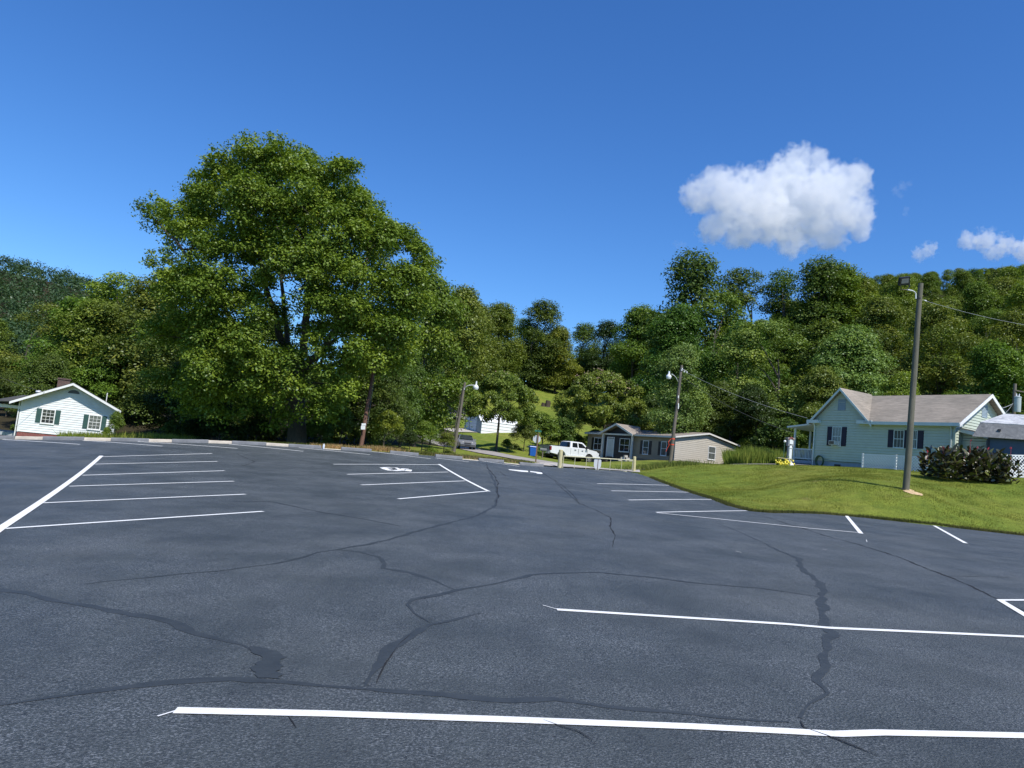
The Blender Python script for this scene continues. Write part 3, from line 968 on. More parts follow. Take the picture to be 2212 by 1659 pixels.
mb.box(.12, LG, LF - .1, LF, base_z, z_e); mb.box(LG - .1, LG, .12, LF - .101, base_z, z_e)
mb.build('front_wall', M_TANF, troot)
mb = MB(); mb.box(.02, LG - .02, .02, LF - .02, -1.6, base_z - .003); mb.build('foundation', M_CMU, troot)
mb = MB()
oh = .32; k2 = .17
zt = rg + .10
for q in ([(-oh, -oh, zt - (LG / 2 + oh) * k2), (LG / 2, -oh, zt), (LG / 2, LF + oh, zt), (-oh, LF + oh, zt - (LG / 2 + oh) * k2)],
          [(LG / 2, -oh, zt), (LG + oh, -oh, zt - (LG / 2 + oh) * k2), (LG + oh, LF + oh, zt - (LG / 2 + oh) * k2), (LG / 2, LF + oh, zt)]):
    roof_slab(mb, q, .06)
# entry gable position along the front
sL = s_at(Pc, fd, Z4(215, 900)[0]); sRr = s_at(Pc, fd, Z4(548, 900)[0]); sm = (sL + sRr) / 2
hw = abs(sL - sRr) / 2
zg = zt - (LG / 2 + oh) * k2
pk = zg + 1.08
roof_slab(mb, [(-oh - .35, sm - hw - .25, zg - .05), (-oh - .35, sm, pk), (2.9, sm, pk), (.6, sm - hw - .25, zg - .05)][::-1], .07)
roof_slab(mb, [(-oh - .35, sm, pk), (-oh - .35, sm + hw + .25, zg - .05), (.6, sm + hw + .25, zg - .05), (2.9, sm, pk)][::-1], .07)
mb.build('roof', M_TSH, troot)
mb = MB()
for (a, za_), (c, zc) in [((-oh, zt - (LG / 2 + oh) * k2), (LG / 2, zt)), ((LG / 2, zt), (LG + oh, zt - (LG / 2 + oh) * k2))]:
    mb.add([(a, -oh - .03, za_ - .17), (c, -oh - .03, zc - .17), (c, -oh - .03, zc - .02), (a, -oh - .03, za_ - .02), (a, -oh + .02, za_ - .17), (c, -oh + .02, zc - .17), (c, -oh + .02, zc - .02), (a, -oh + .02, za_ - .02)],
           [(0, 1, 2, 3), (4, 7, 6, 5), (0, 4, 5, 1), (3, 2, 6, 7), (0, 3, 7, 4), (1, 5, 6, 2)])
mb.box(-oh - .035, -oh - .002, -oh, LF + oh, zg - .2, zg - .03)
mb.build('fascia', mat('cream_trim', (.66, .64, .58), .5, .05, 3, .1), troot)
mb = MB()
ew = [(sm - hw + .25, .1), (sm + hw - .25, .1), (sm + hw - .25, zg - .05), (sm, pk - .30), (sm - hw + .25, zg - .05)]
mb.prism(ew, Pl, .02, .10)
mb.build('entry_panel', M_BLKW, troot)
mb = MB()
for a in (sm - hw + .02, sm + hw - .22):
    mb.box(a, a + .2, .2, .40, .0, zg + .0, Pl)
for (a, za_), (c, zc) in [((sm - hw - .28, zg - .06), (sm, pk)), ((sm, pk), (sm + hw + .28, zg - .06))]:
    mb.add([Pl(a, oh + .34, za_ - .20), Pl(c, oh + .34, zc - .20), Pl(c, oh + .34, zc + .02), Pl(a, oh + .34, za_ + .02), Pl(a, oh + .38, za_ - .20), Pl(c, oh + .38, zc - .20), Pl(c, oh + .38, zc + .02), Pl(a, oh + .38, za_ + .02)],
           [(0, 1, 2, 3), (4, 7, 6, 5), (0, 4, 5, 1), (3, 2, 6, 7), (0, 3, 7, 4), (1, 5, 6, 2)])
mb.build('entry_trim', _mc['cream_trim'], troot)
Plo = lambda s, n, z: Pl(s, n + .1, z)
sd = s_at(Pc, fd, Z4(330, 960)[0]); sd2 = s_at(Pc, fd, Z4(262, 960)[0])
mb = MB(); mb.box(sd, sd2, .01, .05, .28, 2.28, Plo); dr = mb.build('door', mat('pale_door', (.50, .54, .54), .4, .05, 3, .05), troot)
mb = MB()
mb.box(sd - .08, sd, .01, .07, .2, 2.36, Plo); mb.box(sd2, sd2 + .08, .01, .07, .2, 2.36, Plo); mb.box(sd - .08, sd2 + .08, .01, .07, 2.36, 2.44, Plo)
mb.build('door_frame', M_WTRIM, dr)
def win_l(x0, x1, zb, h, cols, PP, sh, fl=False):
    a = s_at(Pc, fd, Z4(x1, 960)[0]); c = s_at(Pc, fd, Z4(x0, 960)[0])
    window(troot, PP, a, zb, c - a, h, cols, 1, sh, M_BLKSH, M_GLASS if fl else M_CURT, .06, shw=.40)
win_l(398, 498, .95, 1.35, 2, Plo, False, True)
win_l(112, 190, .95, 1.3, 2, Pl, True, True)
win_l(645, 700, .85, 1.35, 1, Pl, True)
win_l(843, 897, .85, 1.35, 1, Pl, True)
a = s_at(Pc, gd, Z4(1350, 1000)[0]); c = s_at(Pc, gd, Z4(1420, 1000)[0])
window(troot, Pg, a, 1.0, c - a, 1.28, 1, 1, False, None, M_CURT, .05)
mb = MB()
for i in range(3): mb.box(sd - .1, sd2 + .1, .42 + .0, 1.5 - .35 * i, -.6 + .22 * i + (0 if i == 0 else .002), -.6 + .22 * (i + 1), Pl)
mb.build('steps', mat('dark_wood_steps', (.05, .042, .035), .8), troot)
mb = MB(); sv = s_at(Pc, gd, Z4(1175, 1200)[0]); mb.box(sv, sv + .35, .0, .03, -.05, .16, Pg); mb.build('foundation_vent', M_BLKW, troot)
# clutter before the home: stacked blocks and a dark grill on a post
bl = at(*Z4(440, 1205), 75)
k = 0
for dx, dz in [(-.5, 0), (0, 0), (.5, 0), (-.25, .21), (.25, .21), (.05, .42)]:
    mb = MB(); mb.box(-.2, .2, -.1, .1, 0, .2)
    mb.box(-.15, -.03, -.103, -.09, .04, .16)
    o = mb.build('concrete_block', M_CONC); o.location = (bl.x + dx, bl.y + .05 * k, tz(bl.x, bl.y) + dz); o.rotation_euler.z = .3 + .05 * (k % 3); k += 1
    tag(o, ('%s grey concrete block of the heap before the tan home' % ['bottom left', 'bottom middle', 'bottom right', 'second row left', 'second row right', 'topmost'][k - 1]), 'concrete block', 'concrete blocks heaped before the tan home')

# ------------------------------------------------------------------ mint green house at the right
M_MINT = mat('mint_vinyl', (.48, .54, .44), .5, .06, 1.8, .1)
M_NAVY = mat('navy_shutter', (.012, .010, .028), .5, .1, 5, .1)
M_BSH = shingle('brown_shingle', (.165, .145, .115), (.33, .29, .235))
M_GTRIM = mat('pale_mint_trim', (.58, .66, .64), .5, .05, 3, .1)
Z5 = lambda x, y: (1645.8 + x * .18186, 768.05 + y * .18186)
Z6 = lambda x, y: (1882.8 + x * .18186, 768.05 + y * .18186)
md = Vector((math.cos(R(-58)), math.sin(R(-58)), 0))      # along the main wall towards the right and the camera
ed = Vector((math.cos(R(32)), math.sin(R(32)), 0))        # depth of the house
G0 = at(*Z5(600, 1240), 58.5)                             # left corner, foot of the siding
LM = solve_len(G0, md, Z6(985, 1000)[0], 1.5)
z_eave = 3.05
groot = empty('mint_house', G0, R(-58), 'mint green house with dark navy shutters and a brown shingle roof', 'house')
Pm = lambda s, n, z: (s, -n, z)
sg1 = solve_len(G0, md, Z5(1275, 800)[0], 3.0)            # right foot of the front gable
gz = 2.25                                                  # gable rise
dep = 7.0
ga = sg1 / 2
k3 = gz / (ga)
mb = MB()
siding(mb, Pm, [(0, 0), (sg1, 0), (sg1, z_eave), (ga, z_eave + gz), (0, z_eave)], 0, .19, .036)
siding(mb, Pm, [(sg1, 0), (LM, 0), (LM, z_eave), (sg1, z_eave)], 0, .19, .036)
wall_solid(mb, Pm, [(0, 0), (sg1, 0), (sg1, z_eave), (ga, z_eave + gz), (0, z_eave)], .12)
mb.box(sg1, LM - .12, .001, .12, 0, z_eave)
mb.box(0, .12, .13, dep, 0, z_eave); mb.box(.13, LM - .13, dep - .12, dep, 0, z_eave)
Pe = lambda s, n, z: (LM + n, s, z)
endp = [(0, 0), (dep, 0), (dep, z_eave), (dep / 2, z_eave + 2.15), (0, z_eave)]
siding(mb, Pe, endp, 0, .19, .036); wall_solid(mb, Pe, endp, .12)
mb.box(-.03, .09, -.045, .02, -.01, z_eave); mb.box(LM - .09, LM + .04, -.045, .09, -.01, z_eave)
mb.build('wall', M_MINT, groot)
mb = MB(); mb.box(.02, LM - .02, .03, dep - .03, -1.6, -.003); mb.build('foundation', mat('blue_grey_block', (.30, .36, .42), .8, .1, 3, .2), groot)
mb = MB()
oe = .42; kr = 2.15 / (dep / 2)
zr = z_eave + 2.15 + .14
def zm(y): return zr - abs(y - dep / 2) * kr
roof_slab(mb, [(sg1 - .2, -oe, zm(-oe)), (LM + .5, -oe, zm(-oe)), (LM + .5, dep / 2, zr), (ga, dep / 2, zr)], .08)
roof_slab(mb, [(-.3, dep / 2, zr), (LM + .5, dep / 2, zr), (LM + .5, dep + oe, zm(dep + oe)), (-.3, dep + oe, zm(dep + oe))], .08)
zf = z_eave + gz + .14
def zgab(s): return zf - abs(s - ga) * k3
roof_slab(mb, [(-.42, -.38, zgab(-.42)), (ga, -.38, zf), (ga, dep / 2, zf + .02), (-.42, dep / 2 + .5, zgab(-.42))], .08)
roof_slab(mb, [(ga, -.38, zf), (sg1 + .42, -.38, zgab(sg1 + .42)), (sg1 + .42, dep / 2 - .2, zgab(sg1 + .42)), (ga, dep / 2, zf + .02)], .08)
grf = mb.build('roof', M_BSH, groot)
mb = MB()
def rake(a, za_, c, zc, y0, P, w=.2):
    mb.add([P(a, y0, za_ - w), P(c, y0, zc - w), P(c, y0, zc + .0), P(a, y0, za_ + .0), P(a, y0 + .05, za_ - w), P(c, y0 + .05, zc - w), P(c, y0 + .05, zc), P(a, y0 + .05, za_)],
           [(0, 1, 2, 3), (4, 7, 6, 5), (0, 4, 5, 1), (3, 2, 6, 7), (0, 3, 7, 4), (1, 5, 6, 2)])
rake(-.42, zgab(-.42), ga, zf, .36, Pm, .2); rake(ga, zf, sg1 + .42, zgab(sg1 + .42), .36, Pm, .2)
mb.box(-.45, .55, .0, .40, z_eave - .26, z_eave - .02, Pm); mb.box(sg1 - .75, sg1 + .42, .0, .40, z_eave - .26, z_eave - .02, Pm)
mb.box(sg1 + .42, LM + .46, .0, .44, z_eave - .30, z_eave - .08, Pm)
mb.build('fascia', M_GTRIM, groot)
mb = MB()
rake(-oe, zm(-oe), dep / 2, zr, .46, Pe, .24); rake(dep / 2, zr, dep + oe, zm(dep + oe), .46, Pe, .24)
o = mb.build('fascia', M_WTRIM, groot); o['label'] = 'bright white rake boards of the right gable'
def vent(P, s, z, w, h):
    mb = MB()
    mb.box(s - .05, s, 0, .05, z - .05, z + h + .05, P); mb.box(s + w, s + w + .05, 0, .05, z - .05, z + h + .05, P)
    mb.box(s, s + w, 0, .05, z + h, z + h + .05, P); mb.box(s, s + w, 0, .05, z - .05, z, P)
    n = 9
    for i in range(n):
        zz = z + h * i / n
        mb.add([P(s, .045, zz), P(s + w, .045, zz), P(s + w, .03, zz + h / n * .8), P(s, .03, zz + h / n * .8)], [(0, 1, 2, 3)])
    mb.box(s, s + w, 0, .028, z, z + h, P)
    mb.build('gable_vent', mat('blue_grey_louvre', (.26, .33, .38), .6, .08, 5, .1), groot)
vent(Pm, ga - .27, z_eave + .78, .54, .75)
vent(Pe, dep / 2 - .3, z_eave + .75, .6, .8)
def gw(px0, px1, zb, h, sh=True):
    a = s_at(G0, md, px0, zb + .5); c = s_at(G0, md, px1, zb + .5)
    window(groot, Pm, a, zb, c - a, h, 3, 1, sh, M_NAVY, M_CURT, .05, trim=M_GTRIM, shw=.40)
    return a, c
wa, wc = gw(Z5(842, 0)[0], Z5(938, 0)[0], 1.18, 1.35)
wb, wd = gw(Z5(1575, 0)[0], Z5(1685, 0)[0], 1.25, 1.15)
gw(Z6(482, 0)[0], Z6(538, 0)[0], 1.25, 1.15)
mb = MB(); mb.box(wa + .02, wa + .5, .07, .5, 1.2, 1.50, Pm); mb.box(wa + .5, wc - .02, .07, .10, 1.2, 1.50, Pm); ac = mb.build('window_air_conditioner', mat('off_white_plastic', (.62, .62, .58), .5, .06, 4, .05), groot)
mb = MB(); mb.box(wa + .06, wa + .46, .5, .515, 1.24, 1.46, Pm); mb.build('grille', mat('grille_brown', (.12, .10, .075), .7, .2, 20, .3), ac)
# soot above the window is a real stain on the boards
for sx in (-.06, LM - .35):
    mb = MB()
    mb.tube([Pm(sx + .15, .30, z_eave - .2), Pm(sx + .15, .12, z_eave - .45), Pm(sx + .15, .09, -.6)], .05, 8)
    mb.build('downspout', M_GTRIM, groot, True)
mb = MB(); mb.box(1.9, 2.4, .0, .03, -.42, -.2, Pm); mb.build('foundation_vent', M_BLKW, groot)
# lean-to on the right gable wall
mb = MB()
siding(mb, lambda s, n, z: (LM + s, .9 - n, z), [(0, -1.2), (2.7, -1.2), (2.7, 1.95), (0, 2.5)], -1.2, .165, .026)
mb.box(LM + .01, LM + 2.7, .92, 5.2, -1.2, 1.9)
mb.build('lean_to_wall', M_MINT, groot)
mb = MB(); roof_slab(mb, [(LM + .05, .5, 2.75), (LM + 3.1, .5, 2.08), (LM + 3.1, 5.6, 2.08), (LM + .05, 5.6, 2.75)], .09); mb.build('lean_to_roof', M_BSH, groot)
mb = MB(); mb.add([(LM + .05, .44, 2.45), (LM + 3.15, .44, 1.78), (LM + 3.15, .44, 2.02), (LM + .05, .44, 2.67), (LM + .05, .49, 2.45), (LM + 3.15, .49, 1.78), (LM + 3.15, .49, 2.02), (LM + .05, .49, 2.67)],
           [(0, 1, 2, 3), (4, 7, 6, 5), (0, 4, 5, 1), (3, 2, 6, 7), (0, 3, 7, 4), (1, 5, 6, 2)]); mb.build('lean_to_fascia', M_GTRIM, groot)
# porch at the left end
mb = MB(); mb.box(-2.2, -.02, .4, 4.6, -.28, -.05); mb.box(-2.0, -.05, .5, 4.5, -1.6, -.282); mb.build('porch_floor', _mc['blue_grey_block'], groot)
mb = MB(); roof_slab(mb, [(-2.6, .1, 2.55), (.0, .1, 2.85), (.0, 5.0, 2.85), (-2.6, 5.0, 2.55)], .12); mb.build('porch_roof', M_GTRIM, groot)
for y_ in (.5, 2.4, 4.4):
    mb = MB(); mb.box(-2.15, -2.02, y_ - .06, y_ + .06, -.05, 2.43); mb.build('porch_post', M_GTRIM, groot)
mb = MB()
mb.box(-2.02, -.05, .45, .52, .78, .86); mb.box(-2.02, -.05, .46, .51, .06, .13)
for i in range(14):
    x_ = -1.95 + i * .138; mb.box(x_ - .02, x_ + .02, .465, .505, .131, .779)
mb.box(-2.12, -2.05, .57, 4.33, .78, .86); mb.box(-2.11, -2.06, .57, 4.33, .06, .13)
for i in range(24):
    y_ = .65 + i * .155; mb.box(-2.1, -2.07, y_ - .02, y_ + .02, .131, .779)
mb.build('railing', M_GTRIM, groot)

def dish(name, loc, yaw, tilt, label, r=.42):
    e = empty(name, loc, yaw, label, 'satellite dish')
    mb = MB(); prof = [(r * i / 8, .22 * (i / 8) ** 2 * r) for i in range(9)] + [(r * i / 8, .22 * (i / 8) ** 2 * r + .012) for i in range(8, -1, -1)]
    mb.lathe(prof, 20, (0, 0, 0), 'y')
    o = mb.build('reflector', mat('dark_dish', (.035, .035, .04), .5, .1, 5, .05), e, True)
    o.location = (0, 0, .55); o.rotation_euler = (tilt, 0, 0)
    mb = MB(); mb.tube([(0, .12, -.05), (0, .12, .4), (0, .03, .55)], .028, 6); mb.build('mast', _mc['dark_dish'], e)
    mb = MB(); mb.tube([(0, .0, .3), (0, -.45, .42), (0, -.62, .55)], .02, 6); mb.box(-.11, .11, -.70, -.58, .52, .62); mb.build('receiver_arm', mat('galvanised', (.6, .62, .64)), e)
    return e
gl = groot.matrix_world
def gworld(x, y, z):
    M_ = Matrix.Translation(G0) @ Matrix.Rotation(R(-58), 4, 'Z')
    return M_ @ Vector((x, y, z))
dish('satellite_dish', gworld(-.1, 1.6, zgab(-.1) - .02), R(60), R(-30), 'round dark satellite dish on the left roof slope of the mint house')
dish('satellite_dish', gworld(LM + 1.7, 1.6, 2.38), R(-62), R(-25), 'dark satellite dish on the lean-to beside the white rake boards of the mint house')
# coiled hose on the wall
hl = gworld(.75, -.16, -.05)
mb = MB()
for k in range(5):
    rr = .36 + .012 * k
    mb.tube([(rr * .82 * math.cos(a), -.05 * k + .1, rr * math.sin(a)) for a in np.linspace(0, 2 * math.pi, 22)], .022, 6, False)
o = mb.build('garden_hose', mat('green_hose', (.05, .11, .06), .4, .1, 5, .05), None, True); o.location = hl; o.rotation_euler.z = R(-58)
tag(o, 'coiled green garden hose hanging on the left end of the mint house', 'hose')
# wall cable sagging over the siding
mb = MB(); mb.tube([Pm(s_, .05, .12 - .10 * s_ * .35 + .03 * math.sin(s_ * 2)) for s_ in np.linspace(.9, 5.4, 18)], .012, 5); mb.build('wall_cable', _mc['green_hose'], groot)

# second house behind it
h2 = at(*Z6(1370, 700), 82); h2.z = tz(h2.x, h2.y)
r2 = empty('far_house', h2, R(-40), 'pale house gable with a dark window rising behind the mint house roof', 'house')
top2 = at(*Z6(1370, 490), 82).z - h2.z
Pq = lambda s, n, z: (s, -n, z)
mb = MB(); pol = [(-3.2, 0), (3.2, 0), (3.2, top2 - 2.6), (0, top2), (-3.2, top2 - 2.6)]
siding(mb, Pq, pol, 0, .17, .024); wall_solid(mb, Pq, pol, .1)
mb.box(-3.2, -3.1, .11, 8, 0, top2 - 2.6); mb.box(3.1, 3.2, .11, 8, 0, top2 - 2.6); mb.build('wall', M_MINT, r2)
mb = MB()
roof_slab(mb, [(-3.6, -.4, top2 - 2.8), (0, -.4, top2 + .1), (0, 8, top2 + .1), (-3.6, 8, top2 - 2.8)], .08)
roof_slab(mb, [(0, -.4, top2 + .1), (3.6, -.4, top2 - 2.8), (3.6, 8, top2 - 2.8), (0, 8, top2 + .1)], .08)
roof_slab(mb, [(-13, 2, top2 - 3.3), (-1.9, 2, top2 - 3.3), (-1.9, 5, top2 - 1.5), (-13, 5, top2 - 1.5)], .08)
roof_slab(mb, [(-13, 5, top2 - 1.5), (-1.9, 5, top2 - 1.5), (-1.9, 8, top2 - 3.3), (-13, 8, top2 - 3.3)], .08)
mb.build('roof', M_DSH, r2)
mb = MB(); mb.box(-12.7, -3.21, 2.4, 7.6, 0, top2 - 3.4); mb.build('wing_wall', M_MINT, r2)
mb = MB(); mb.box(-.4, .4, .0, .06, top2 - 2.6, top2 - 1.4, Pq); mb.build('window', M_GLASS, r2)

# ------------------------------------------------------------------ grey barn shed at the right edge
M_BARN = mat('slate_blue_panel', (.055, .085, .125), .6, .08, 2, .1)
M_TIN = None
m, t, b = nt('weathered_pale_roof')
co = t.nodes.new('ShaderNodeTexCoord').outputs['Object']
c = ramp(t, noise(t, co, 2.2, 6, .7, dist=1), [(.3, (.20, .21, .22)), (.5, (.42, .43, .44)), (.7, (.60, .61, .61))])
t.links.new(c, b.inputs['Base Color']); b.inputs['Roughness'].default_value = .8; M_TIN = m
m, t, b = nt('stained_grey_roof')
co = t.nodes.new('ShaderNodeTexCoord').outputs['Object']
c = ramp(t, noise(t, co, 1.8, 7, .75, dist=1.5), [(.3, (.07, .075, .08)), (.55, (.16, .165, .17)), (.72, (.30, .30, .28))])
t.links.new(c, b.inputs['Base Color']); b.inputs['Roughness'].default_value = .85; M_TIN2 = m
B0 = at(*Z6(1380, 1180), 45.8); gz_ = tz(B0.x, B0.y)
hB = at(*Z6(1380, 965), 45.8).z - B0.z
B0.z -= 0.6; hB += .6
bd = Vector((math.cos(R(-4)), math.sin(R(-4)), 0))
broot = empty('barn_shed', B0, R(-30), 'slate blue shed with a stained pale gambrel roof at the right edge', 'shed')
mb = MB(); mb.box(0, 9, 0, 5.4, 0, hB); mb.build('wall', M_BARN, broot)
mb = MB(); zA = hB; roof_slab(mb, [(-.85, -.35, zA - .05), (9.4, -.35, zA - .05), (9.4, .22, zA + .85), (-.45, .22, zA + .85)], .05)
mb.build('lower_roof', M_TIN2, broot)
mb = MB(); roof_slab(mb, [(-.47, .2, zA + .87), (9.4, .2, zA + .87), (9.4, 2.9, zA + 1.75), (.9, 2.9, zA + 1.75)], .05)
roof_slab(mb, [(.9, 2.9, zA + 1.75), (9.4, 2.9, zA + 1.75), (9.4, 5.7, zA + .5), (.6, 5.7, zA + .5)], .05)
mb.build('upper_roof', M_TIN, broot)
mb = MB(); mb.box(.45, .6, -.16, .0, hB + .38, hB + .5); mb.box(-.06, .08, -.05, .1, 0, hB - .1); mb.build('trim', M_BLKW, broot)

# ------------------------------------------------------------------ white lattice fence
M_LAT = mat('white_lattice', (.80, .81, .82), .5, .04, 4, .05)
def lattice(p0, p1, h, label, th=.012):
    p0 = Vector(p0); p1 = Vector(p1)
    d = p1 - p0; L = math.hypot(d.x, d.y)
    e = empty('lattice_fence', p0, math.atan2(d.y, d.x), label, 'fence')
    sl_ = d.z / L
    def z_(x): return sl_ * x
    mb = MB()
    mb.bar((0, 0, z_(0) + .02), (L, 0, z_(L) + .02), .03, .06); mb.bar((0, 0, z_(0) + h), (L, 0, z_(L) + h), .03, .06)
    mb.build('rail', M_LAT, e)
    mb = MB()
    sp_ = .19; w_ = .052
    x = -h
    while x < L:
        for sg in (0, 1):
            a, c = (x, 0), (x + h, h)
            x0, y0, x1, y1 = a[0], a[1], c[0], c[1]
            if x0 < 0: y0 += -x0; x0 = 0
            if x1 > L: y1 -= x1 - L; x1 = L
            if x1 - x0 > .02:
                if sg: q0, q1 = (x0, h - y0), (x1, h - y1)
                else: q0, q1 = (x0, y0), (x1, y1)
                n_ = .007 if sg else -.007
                mb.bar((q0[0], n_, z_(q0[0]) + q0[1]), (q1[0], n_, z_(q1[0]) + q1[1]), .008, w_)
        x += sp_
    mb.build('lattice_panel', M_LAT, e)
    n = max(1, round(L / 2.4))
    for i in range(n + 1):
        mb = MB(); x = L * i / n; mb.box(x - .045, x + .045, .02, .11, z_(x) - .5, z_(x) + h + .06); mb.build('post', M_LAT, e)
    return e
a = at(*Z5(1182, 1352), 51.5); c = at(*Z6(705, 1405), 47.5)
hh = at(*Z5(1182, 1170), 51.5).z - a.z
lattice(a, c, hh, 'shaded white lattice fence before the mint house wall left of the dark bush')
a = at(*Z6(1480, 1440), 44.6); c = at(*Z6(2100, 1450), 44.6)
lattice(a, c, at(*Z6(1640, 1180), 44.6).z - at(*Z6(1640, 1440), 44.6).z, 'sunlit white lattice fence before the slate blue shed at the right edge')

# ------------------------------------------------------------------ white metal garage on the far lawn and the house behind it
M_MET = mat('white_ribbed_metal', (.78, .80, .80), .4, .04, 2, .05)
M_MGR = mat('blue_grey_metal', (.30, .325, .32), .5, .08, 2, .05)
Z7 = lambda x, y: ((1750 + x / 5.53) / 1.82278, (1600 + y / 5.53) / 1.82278)
C0 = at(*Z7(790, 590), 104)
cd = Vector((math.cos(R(28)), math.sin(R(28)), 0)); cdf = Vector((math.cos(R(28 + 90)), math.sin(R(28 + 90)), 0))
LCs = solve_len(C0, cd, Z7(1590, 500)[0], 1.5); LCf = solve_len(C0, cdf * 1.0, Z7(445, 500)[0], 1.5)
hC = at(*Z7(790, 300), 104).z - C0.z
croot = empty('metal_garage', C0, R(28), 'white ribbed metal garage with a grey end and two doors, seen under the spreading tree', 'garage')
Ps = lambda s, n, z: (s, -n, z); Pd = lambda s, n, z: (-n, s, z)
mb = MB(); siding(mb, Ps, [(0, 0), (LCs, 0), (LCs, hC), (0, hC)], 0, .42, .05); mb.box(0, LCs, .001, .08, 0, hC)
mb.box(0, LCs, LCf - .08, LCf, 0, hC); mb.box(LCs - .08, LCs, .081, LCf - .081, 0, hC); mb.build('side_wall', M_MET, croot)
mb = MB(); gp = [(0.082, 0), (LCf - .081, 0), (LCf - .081, hC), (LCf / 2, hC + 1.35), (0.082, hC)]; wall_solid(mb, Pd, gp, .08); mb.build('end_wall', M_MGR, croot)
mb = MB()
q0 = [(-.2, -.05, hC - .02), (LCs + .2, -.05, hC - .02), (LCs + .2, .8, hC + .62), (-.2, .8, hC + .62)]
for (y0, z0), (y1, z1) in (((-.08, hC - .1), (.75, hC + .55)), ((.75, hC + .55), (LCf / 2, hC + 1.45)), ((LCf / 2, hC + 1.45), (LCf - .75, hC + .55)), ((LCf - .75, hC + .55), (LCf + .08, hC - .1))):
    roof_slab(mb, [(-.2, y0, z0), (LCs + .2, y0, z0), (LCs + .2, y1, z1), (-.2, y1, z1)], .04)
mb.build('roof', M_MET, croot)
for a, c, h_ in ((Z7(705, 0)[0], Z7(570, 0)[0], 2.25), (Z7(548, 0)[0], Z7(480, 0)[0], 2.25)):
    s0, s1 = s_at(C0, cdf, a), s_at(C0, cdf, c)
    mb = MB()
    for i in range(5): mb.box(s0, s1, .0, .045 - .0, h_ * i / 5 + .01, h_ * (i + 1) / 5 - .01, Pd)
    mb.build('garage_door', mat('pale_garage_door', (.55, .60, .60), .5, .05, 3, .05), croot)
cA = C0 + cdf * .6; cB = C0 + cdf * (LCf - .4)
drape('driveway', [(cA.x, cA.y), (cB.x, cB.y)], [(cA.x - cd.x * 3.6, cA.y - cd.y * 3.6), (cB.x - cd.x * 3.6, cB.y - cd.y * 3.6)], M_CONC, .04)
H0 = at(*Z7(335, 470), 122); H0.z = tz(H0.x, H0.y)
hr = empty('low_grey_house', H0, R(8), 'low grey house with a brown roof, partly seen left of the metal garage', 'house')
topz = at(*Z7(470, 90), 122).z - H0.z
mb = MB(); mb.box(-6, 5, 0, 6, 0, topz - .75); mb.build('wall', mat('grey_siding', (.28, .31, .31), .7, .06), hr)
mb = MB(); roof_slab(mb, [(-6.6, -1.5, topz - .85), (5.5, -1.5, topz - .85), (5.5, 3, topz + .1), (-6.6, 3, topz + .1)], .1); roof_slab(mb, [(-6.6, 3, topz + .1), (5.5, 3, topz + .1), (5.5, 7, topz - .85), (-6.6, 7, topz - .85)], .1)
mb.build('roof', M_BSH, hr)
mb = MB(); mb.box(-2.2, 2.0, -.03, .02, .3, 1.7); mb.build('carport_shade_panel', M_BLKW, hr)  # solid dark slab on the wall, standing for the shaded carport
mb = MB(); mb.box(-3, 3.2, -1.6, -1.5, 0, .35); mb.build('low_wall', M_CONC, hr)
# stumps on the hill lawn
for (px, py), r_, h_, l in (((1173.5, 871.5), .35, .7, 'small dark tree stump at the left on the hill lawn'), ((1182.5, 873.5), .42, 1.25, 'taller dark tree stump at the right on the hill lawn')):
    q = at(px, py, 150); mb = MB()
    mb.tube([(0, 0, -.3), (0, 0, .1), (0, 0, h_ * .6), (.05, 0, h_)], [r_ * 1.4, r_ * 1.1, r_, r_ * .9], 9)
    mb.tube([(r_, 0, -.2), (r_ * 1.1, .1, h_ * .9)], [r_ * .5, r_ * .3], 7)
    o = mb.build('tree_stump', mat('stump_bark', (.06, .045, .032), .9, .3, 5, .5)); o.location = (q.x, q.y, tz(q.x, q.y)); tag(o, l, 'tree stump')
# yellow house high behind the trees
Y0 = at(995, 797, 168); Y0.z = tz(Y0.x, Y0.y) - .3
yr = empty('yellow_house', Y0, R(5), 'yellow house glimpsed through the leaves above the street lamp', 'house')
ty_ = 3.3
mb = MB(); mb.box(-4, 4, 0, 6, 0, max(2.6, ty_)); mb.build('wall', mat('yellow_siding', (.62, .50, .22), .7, .06), yr)
mb = MB(); zz = max(2.6, ty_); roof_slab(mb, [(-4.5, -.6, zz - .1), (4.5, -.6, zz - .1), (4.5, 3, zz + 1.4), (-4.5, 3, zz + 1.4)], .1); roof_slab(mb, [(-4.5, 3, zz + 1.4), (4.5, 3, zz + 1.4), (4.5, 6.5, zz - .1), (-4.5, 6.5, zz - .1)], .1); mb.build('roof', M_DSH, yr)
for x_ in (-2, 1.2):
    mb = MB(); mb.box(x_, x_ + .9, -.04, .02, zz - 1.9, zz - .7); mb.build('window', M_GLASS, yr)

# ------------------------------------------------------------------ poles, lamps and wires
def wood_mat(name, c1, c2):
    m, t, b = nt(name)
    co = t.nodes.new('ShaderNodeTexCoord').outputs['Object']
    a = noise(t, co, 6, 6, .7, (6, 6, .35)); c = noise(t, co, 1.1, 4, .6, (1, 1, .5))
    col = mixc(t, 1.0, ramp(t, a, [(.3, c1), (.7, c2)]), ramp(t, c, [(.3, (.75, .78, .75)), (.7, (1.2, 1.15, 1.1))]), 'MULTIPLY')
    t.links.new(col, b.inputs['Base Color']); b.inputs['Roughness'].default_value = .9
    bump(t, b, a, .6, .02)
    return m
M_PGR = wood_mat('green_grey_pole_wood', (.085, .08, .06), (.17, .165, .125))
M_PBR = wood_mat('brown_pole_wood', (.10, .05, .035), (.19, .10, .07))
M_PGY = wood_mat('grey_pole_wood', (.10, .085, .07), (.20, .175, .15))
M_GALV = mat('galvanised', (.6, .62, .64))
